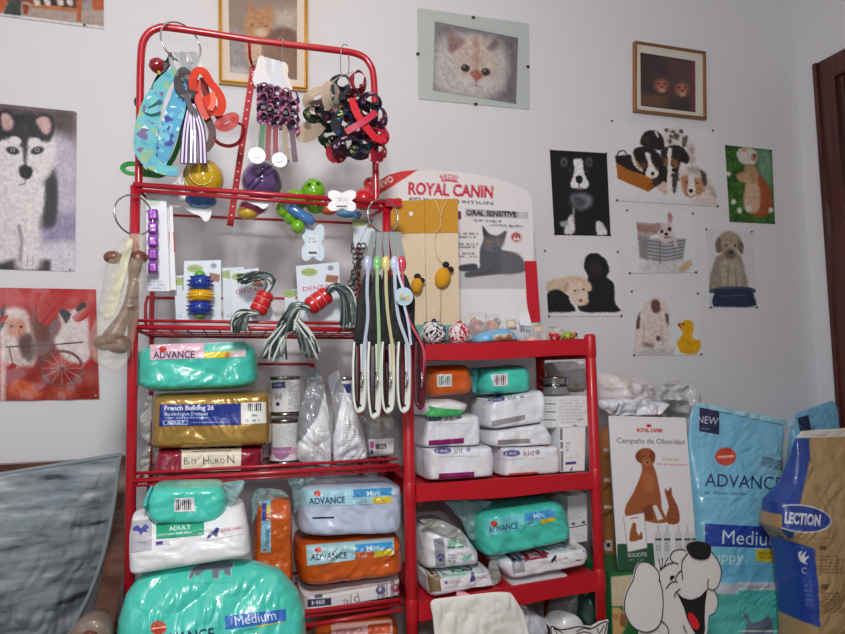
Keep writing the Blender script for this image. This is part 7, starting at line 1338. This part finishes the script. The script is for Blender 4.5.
A.blob(k(300, 380, 296, 350, 308, 360, 322, 346, 326, 378, 350, 430, 352, 485, 310, 490, 302, 460, 312, 420), (150, 82, 48), 1); A.ell(*k(312, 372)[0], .8, .8, (40, 26, 20)); [A.line(k(308, y, 345, y+6), (110, 56, 32), .9, .5) for y in (410, 430, 450, 470)]
A.poly(k(108, 570, 250, 567, 260, 690, 108, 690), (40, 84, 58)); A.text('SOLICITE', *k(150, 622)[0], *k(226, 618)[0], 3.6, (216, 226, 216), .02); A.tiny(*k(150, 628)[0], *k(236, 638)[0], 1, (190, 206, 190))
A.poly(k(132, 462, 214, 447, 226, 585, 150, 602), (234, 232, 232)); A.line(k(132, 462, 214, 447, 226, 585, 150, 602, 132, 462), (170, 168, 170), .7); A.blob(k(165, 500, 172, 486, 182, 492, 184, 520, 200, 550, 160, 560, 158, 530), BD, 1); A.blob(k(198, 530, 204, 522, 208, 548, 196, 552), (150, 82, 48), .8); A.line(k(160, 470, 190, 465), (200, 60, 70), 1)
for x in (270, 305, 350, 385, 415): A.poly(k(x-14, 520+abs(x-350)*.1, x+14, 520, x+16, 640, x-12, 640), (206, 208, 210), .8); A.poly(k(x-3, 495, x+4, 495, x+4, 525, x-3, 525), (190, 192, 196)); A.rect(*k(x-12, 548)[0], *k(x+13, 556)[0], (60, 64, 74)); A.tiny(*k(x-10, 560)[0], *k(x+12, 600)[0], 3, (130, 134, 140))
sheet('sign_board', A, Y, PAPER, t, .006)
MB().tube(pp([(607.6, 415, Y-.001), (617, 571.5, Y-.001)]), .0022, 6).build('dark_edge', mat('edge_grey', (90, 90, 94), .4), t)
# puppy food bag and the bags behind
LB2 = plastic('sky_blue_bag', (122, 190, 226), .25, 16)
def puppyart(A):
    A.C[:] = (128, 196, 228); A.rect(640, 578, 840, 590, (206, 214, 226), 0); A.rect(640, 590, 840, 900, (86, 196, 190)); A.poly([(690, 548), (800, 548), (800, 579), (690, 579)], (110, 190, 226), 6); A.noise(3, .1)
t, S = bag('pet_food_bag', 'tall sky blue medium puppy food bag in the right corner', 'pet food bag', [((696, 403), (798, 424)), ((694, 415), (797.5, 432)), ((692, 440), (794, 448)), ((689, 480), (790, 486)), ((688, 540), (787, 545)), ((690, 610), (791, 612)), ((694, FL(694, -.45)), (792, FL(792, -.45)))], -.45, .20, mat('sky_blue_print', attr=True, rough=.3, coat=.5, bump=.3, bscale=14), n=16, p=6, q=2.2, seed=75, wr=.004, thin=[.06, .35, .8, 1, 1, 1, 1, 1], art=puppyart, dens=.9)
A = Art([(699.6, 405), (719, 409), (719, 434.5), (699, 431)], 2.8, (42, 44, 84)); A.text('NEW', 697, 422.5, 717.5, 425, 7.5, (214, 220, 232), .0); A.tiny(701, 427, 716, 430, 1, (170, 176, 200), 1); S.patch('new_tag', A, GLOSS, t)
A = Art([(702, 440), (785, 444), (783, 500), (702, 498)], 2.4, (128, 196, 228)); A.ell(725.4, 456.5, 10.4, 9, (206, 76, 58)); A.line([(718, 457), (733, 456)], (240, 190, 170), 2); A.text('ADVANCE', 704.6, 486, 782, 490, 13, (38, 42, 88), .0); A.text('FERNANDO NUTRICIONES', 704.6, 493.5, 772, 496, 2.2, (90, 120, 150), .0) if False else A.tiny(704.6, 491, 768, 494.5, 1, (80, 110, 150), 2, .8); S.patch('brand_panel', A, GLOSS, t)
A = Art([(705, 523.5), (783, 527.5), (783, 548.5), (705, 546)], 2.8, (40, 74, 164)); A.text('Medium', 722, 543.5, 781, 546, 14, (214, 228, 244), .0); S.patch('medium_panel', A, GLOSS, t)
A = Art([(705, 547.5), (783, 549.5), (783, 566), (705, 565)], 2.8, (118, 198, 224)); A.text('Puppy', 706, 561, 743, 562, 10, (206, 232, 240), .0); A.poly([(756, 548.8), (782, 550), (782, 562.5), (756, 561)], (216, 190, 44)); A.tiny(758, 551, 780, 559, 2, (120, 104, 30), .6); S.patch('puppy_panel', A, GLOSS, t)
A = Art([(738, 582), (784, 583), (784, 640), (738, 640)], 2.2, (86, 196, 190)); A.rect(730, 576, 790, 590, (206, 214, 226)); A.text('Optimal growth', 739, 587.5, 770, 588, 3, (120, 130, 150), 0); A.blob([(744, 640), (747, 624), (744, 615), (747, 614), (751, 622), (762, 620), (768, 616), (772, 622), (770, 640)], (110, 124, 150), 1.2); A.rect(730, 630, 790, 632, (190, 220, 224)); S.patch('dog_panel', A, GLOSS, t)
A = Art([(760, 452), (787, 458), (785, 476), (757, 470)], 2.6, (150, 196, 216)); A.poly([(762, 456), (773, 458), (772, 468), (760.5, 466)], (48, 54, 100)); A.poly([(774, 459), (785, 461), (784, 471), (773, 469)], (60, 64, 100)); A.tiny(763, 458, 772, 466, 2, (180, 190, 214), 1.4); A.tiny(775, 461, 784, 469, 2, (180, 190, 214), 1.4); S.patch('seal_print', A, GLOSS, t)
flap(t, 'top_seal', [((697, 402), (798, 422)), ((696.5, 407), (798, 428.5))], -.358, plastic('pale_seal', (160, 212, 232), .3, 20), .01, 2, .003)
def selart(A):
    A.C[:] = (172, 142, 100); A.poly([(765, 420), (818, 430), (812, 460), (797, 495), (790, 510), (765, 520), (755, 470)], (40, 70, 150), 1.5); A.poly([(774, 536), (803, 545), (808, 622), (786, 618)], (40, 72, 160), 1); A.poly([(765, 420), (845, 420), (870, 437), (804, 439), (790, 440)], (214, 208, 200), 1); A.noise(5, .08)
t, S = bag('pet_food_bag', 'gold and blue selection food sack at the right edge of the photo', 'pet food bag', [((803, 434), (880, 428)), ((802, 455), (884, 452)), ((794, 484), (886, 484)), ((779, 503), (888, 505)), ((778, 528), (888, 528)), ((790, 543), (888, 545)), ((796, 570), (888, 570)), ((801, 620), (888, 620)), ((802, FL(802, -.60)), (886, FL(886, -.60)))], -.66, .18, mat('sack_print', attr=True, rough=.35, coat=.4, bump=.3, bscale=14), n=14, p=11, q=2.8, seed=77, wr=.004, kd=.3, thin=[.1, .5, .9, 1, 1, 1, 1], art=selart, dens=1.2)
A = Art([(782, 502), (833, 502), (833, 538), (782, 538)], 2.6, (172, 142, 100)); A.poly([(740, 480), (800, 495), (798, 520), (790, 545), (740, 540)], (40, 70, 150), 1); A.ell(800, 518.5, 31.5, 14, (226, 226, 232), 6); A.ell(800, 518.5, 30, 12.8, (40, 66, 150), 6); A.text('LECTION', 784, 522.5, 820, 525.5, 10.5, (214, 218, 228), .05); A.tiny(786, 527.5, 808, 530.5, 1, (170, 180, 206), 2); S.patch('oval_logo', A, GLOSS, t)
A = Art([(797, 546), (812, 549), (816, 612), (803, 610)], 2.4, (40, 72, 160)); A.blob([(798, 553), (802, 551), (800, 556), (806, 551), (804, 557), (809, 556), (805, 561), (807, 564), (800, 561)], (226, 228, 236), .8); A.text('C', 801, 573, 806, 573.5, 6, (206, 214, 232), 0); A.tiny(803, 578, 813, 606, 6, (130, 150, 200), 1.4); S.patch('blue_band', A, GLOSS, t)
A = Art([(818, 540), (848, 540), (848, 612), (820, 612)], 2.2, (172, 142, 100)); A.rect(819, 546, 826, 550, (110, 86, 60)); A.tiny(819, 555, 846, 574, 6, (100, 80, 58), 0, .7); A.rect(821, 584, 828, 589, (110, 86, 60)); A.tiny(821, 592, 846, 610, 6, (100, 80, 58), 0, .7); S.patch('small_print', A, GLOSS, t)
flap(t, 'folded_top', [((801, 431), (882, 426)), ((800, 437), (882, 434))], -.58, mat('cream_fold', (216, 210, 202), .5), .014, 4, .003)
t, S = bag('pet_food_bag', 'light blue food bag top behind the gold sack', 'pet food bag', [((796, 416), (848, 399)), ((797, 425), (850, 412)), ((796, 440), (850, 440)), ((796, FL(796, -.24)), (852, FL(852, -.24)))], -.235, .2, LB2, n=12, p=5, seed=78, wr=.010, thin=[.1, .5, .9, 1, 1, 1])
A = Art([(797, 418), (808, 415), (811, 430), (800, 431)], 2.4, (30, 40, 80)); S.patch('navy_corner', A, GLOSS, t)
# dog and cat cutouts
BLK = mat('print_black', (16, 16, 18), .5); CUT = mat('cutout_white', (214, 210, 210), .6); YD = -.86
t = toy('dog_cutout', 'white cardboard cutout of a laughing cartoon dog', 'cardboard cutout', 665, 800, YD); t.location[2] = 0; _off[t] = np.array(t.location)
k = Kr(600, 530, 6.036)
head = k(350, 245, 380, 225, 425, 195, 440, 130, 480, 112, 525, 118, 560, 80, 620, 70, 668, 95, 672, 130, 715, 190, 735, 260, 715, 335, 690, 362, 715, 420, 700, 490, 655, 525, 640, 640, 560, 640, 400, 640, 330, 560, 350, 400)
fl = FL(665, YD)
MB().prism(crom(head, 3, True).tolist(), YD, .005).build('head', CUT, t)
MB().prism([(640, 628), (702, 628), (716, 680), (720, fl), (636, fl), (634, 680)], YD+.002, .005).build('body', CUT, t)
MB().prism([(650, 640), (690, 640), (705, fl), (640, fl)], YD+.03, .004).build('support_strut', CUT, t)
ear = crom(k(355, 262, 330, 225, 285, 195, 240, 200, 215, 240, 200, 300, 165, 370, 148, 440, 155, 510, 195, 580, 260, 615, 325, 605, 368, 555, 380, 470, 378, 380, 360, 300), 4, True)
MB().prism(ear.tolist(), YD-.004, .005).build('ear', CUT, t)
def ink(name, strokes, wd=2.0, Y=YD-.005, close=False):
    mb = MB()
    for st in strokes:
        w = crom(pp(st, Y), 6, close); v, f = ribbon(w, PX(wd, Y), .0012, sub=1, closed=close); mb.add(v, f, 0, False)
    mb.build(name, BLK, t)
ink('ear_outline', [[tuple(q) for q in ear]], 1.0, YD-.0048, True)
ink('head_outline', [k(360, 245, 385, 222, 425, 197), k(440, 195, 425, 165, 440, 130, 480, 115, 520, 122), k(500, 300, 493, 230, 500, 180, 530, 140), k(672, 130, 715, 190, 733, 260, 715, 335, 690, 360, 660, 358, 650, 330, 656, 295), k(690, 362, 712, 420, 700, 490, 655, 522), k(365, 545, 400, 575, 415, 610, 410, 640), k(355, 300, 368, 330)], .9)
ink('brow_lines', [k(400, 355, 415, 330, 440, 312, 468, 312), k(455, 305, 460, 280, 478, 255, 495, 245), k(425, 205, 445, 195, 475, 205)], .9); ink('mouth_lines', [k(450, 408, 455, 382, 485, 352), k(465, 378, 500, 410, 555, 422, 610, 400, 650, 355), k(505, 575, 510, 600, 525, 618)], .9); ink('hair_tuft', [k(365, 240, 360, 200, 352, 175), k(372, 232, 378, 195, 375, 165), k(385, 225, 400, 190, 412, 165)], .9)
MB().prism(crom(k(425, 300, 430, 280, 445, 275, 450, 285, 440, 295, 436, 303), 3, True).tolist(), YD-.003, .003).build('eye', BLK, t)
MB().prism(crom(k(535, 130, 530, 105, 545, 80, 590, 70, 645, 78, 670, 100, 668, 140, 655, 168, 610, 180, 560, 165), 4, True).tolist(), YD-.006, .006).build('nose', BLK, t)
MB().prism(k(470, 385, 500, 412, 555, 425, 610, 402, 648, 362, 636, 440, 632, 520, 634, 600, 628, 640, 585, 640, 555, 590, 530, 540, 510, 470), YD-.003, .003).build('mouth', BLK, t)
MB().prism(crom(k(532, 520, 545, 500, 575, 520, 600, 570, 590, 600, 565, 595, 545, 560), 3, True).tolist(), YD-.005, .002).build('tongue', mat('tongue_red', (206, 30, 40), .5), t)
YC = -.80; t = toy('cat_cutout', 'white cardboard cutout with cartoon cat ears at the bottom edge', 'cardboard cutout', 578, 800, YC); t.location[2] = 0; _off[t] = np.array(t.location)
k = Kr(420, 560, 3.841)
h_ = k(505, 284, 500, 248, 540, 262, 610, 250, 660, 256, 690, 238, 724, 230, 720, 262, 715, 300, 722, 360, 500, 360); fl = FL(578, YC)
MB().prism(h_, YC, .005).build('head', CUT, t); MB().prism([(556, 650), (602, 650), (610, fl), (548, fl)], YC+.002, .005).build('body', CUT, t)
ink('outline', [k(508, 300, 505, 255, 542, 268, 612, 256, 660, 262, 692, 245, 718, 237, 712, 270, 706, 300)], 1.0, YC-.001); ink('ear_lines', [k(514, 262, 530, 290), k(516, 262, 548, 280), k(680, 262, 690, 280, 708, 250), k(600, 275, 630, 262, 655, 268), k(600, 284, 630, 276, 660, 282)], .8, YC-.001)

# ------------------------------------------------------------------ sofa with cushion
WD = mat('sofa_wood', (92, 52, 34), .35, coat=.25, wave=([(.3, (70, 38, 24)), (.7, (108, 64, 42))], 0, (6, 6, 40), (0, 0, 0)), wscale=2)
sx = P(125, 520, -.12)[0]
so = thing('wooden_sofa', 'brown wooden sofa at the left with a scrolled arm end', 'sofa', (sx-.6, -.4, 0))
zt0 = zt(40, 462, -.10); x0 = sx-1.3
MB().box((x0, -.12, zt0-.16), (sx, -.08, zt0)).build('back_rail', WD, so)
mb = MB()
for i in range(9): xx = x0+.05+i*.15; mb.box((xx, -.11, .40), (xx+.05, -.09, zt0-.15))
mb.build('back_slats', WD, so)
az = zt(91, 637, -.72); ax = P(91, 637, -.72)[0]
prof = [(-.085, P(122, 456, -.10)[2]), (-.13, P(121, 470, -.13)[2]), (-.2, zt0-.17), (-.3, az+.11), (-.42, az+.06), (-.55, az+.04), (-.70, az+.02)]
pr = crom([(0, y, z) for y, z in prof], 5); mb = MB(); n = len(pr)
top0 = np.array([[sx-.035-(sx-.03-ax)*np.clip((-.12-q[1])/.58, 0, 1), q[1], q[2]] for q in pr]); top1 = top0+[.05, 0, 0]; bot0 = top0.copy(); bot0[:, 2] = np.maximum(.3, 0); bot1 = bot0+[.05, 0, 0]
mb.add(np.concatenate([top0, top1, bot1, bot0]), [(i, i+1, n+i+1, n+i) for i in range(n-1)]+[(n+i, n+i+1, 2*n+i+1, 2*n+i) for i in range(n-1)]+[(3*n+i, 3*n+i+1, i+1, i) for i in range(n-1)]+[(0, n, 2*n, 3*n), (n-1, 4*n-1, 3*n-1, 2*n-1)], 0, False); mb.build('side_panel', WD, so)
mb = MB(); R = PX(17, -.72); mb.lathe([(0, 0), (R*.9, 0), (R, .006), (R, .05), (R*.8, .10), (0, .10)], (ax, -.74, az), (0, 1, 0), 36); sc_ = mb.build('arm_scroll', mat('scroll_rim', (122, 104, 92), .4, coat=.3), so)
_off[sc_] = _off[so]; MB().lathe([(0, -.010), (R*.4, -.008), (R*.48, 0), (R*.48, .002)], (ax, -.741, az), (0, 1, 0), 28).build('knob', mat('scroll_knob', (96, 44, 24), .35, coat=.4), sc_)
MB().box((x0, -.75, .34), (sx-.09, -.1, .40)).build('seat', WD, so)
for xx in (x0+.03, ax):
    for yy in (-.70, -.12): MB().box((xx-.025, yy-.025, 0), (xx+.025, yy+.025, .34)).build('leg', WD, so)
CU = mat('cushion_cloth', (120, 132, 138), .8, bump=.2, bscale=60, wave=([(.33, (52, 54, 66)), (.41, (106, 116, 122)), (.58, (138, 149, 155)), (.70, (178, 178, 186))], 0, (2.0, 2.0, 10), (0, .35, 0)), wscale=3.4)
Yc = -.46; zb = .43
def Fz(x, Y, z):
    lo, hi = 360.0, 1400.0
    for _ in range(40):
        m = (lo+hi)/2
        if P(x, m, Y)[2] > z: lo = m
        else: hi = m
    return lo
rows = [((-75, 487), (120.5, 454.5)), ((-78, 494), (118.5, 466)), ((-80, 510), (113.5, 505)), ((-82, 550), (104, 552)), ((-83, 590), (90, 592)), ((-84, 620), (74, 625)), ((-84, Fz(0, Yc+.085, zb)), (56, Fz(50, Yc+.085, zb)))]
t, S = bag('cushion', 'grey streaked cushion leaning on the wooden sofa back', 'cushion', rows, Yc, .17, CU, n=26, p=2.2, q=1.1, seed=81, wr=.008, body='cushion_cover', kd=.5)
rr = S.rows; oline = [q for q in rr[:, 1]]; w3 = [P(x, y, Yc+.085) for x, y in oline]; top = [P(x, y, Yc+.085) for x, y in np.linspace(rr[0, 0], rr[0, 1], 14)]
mb = MB(); mb.tube(w3, .006, 8, smoothpath=4); mb.tube(top, .006, 8); mb.build('piping', mat('piping_grey', (128, 138, 142), .8), t)
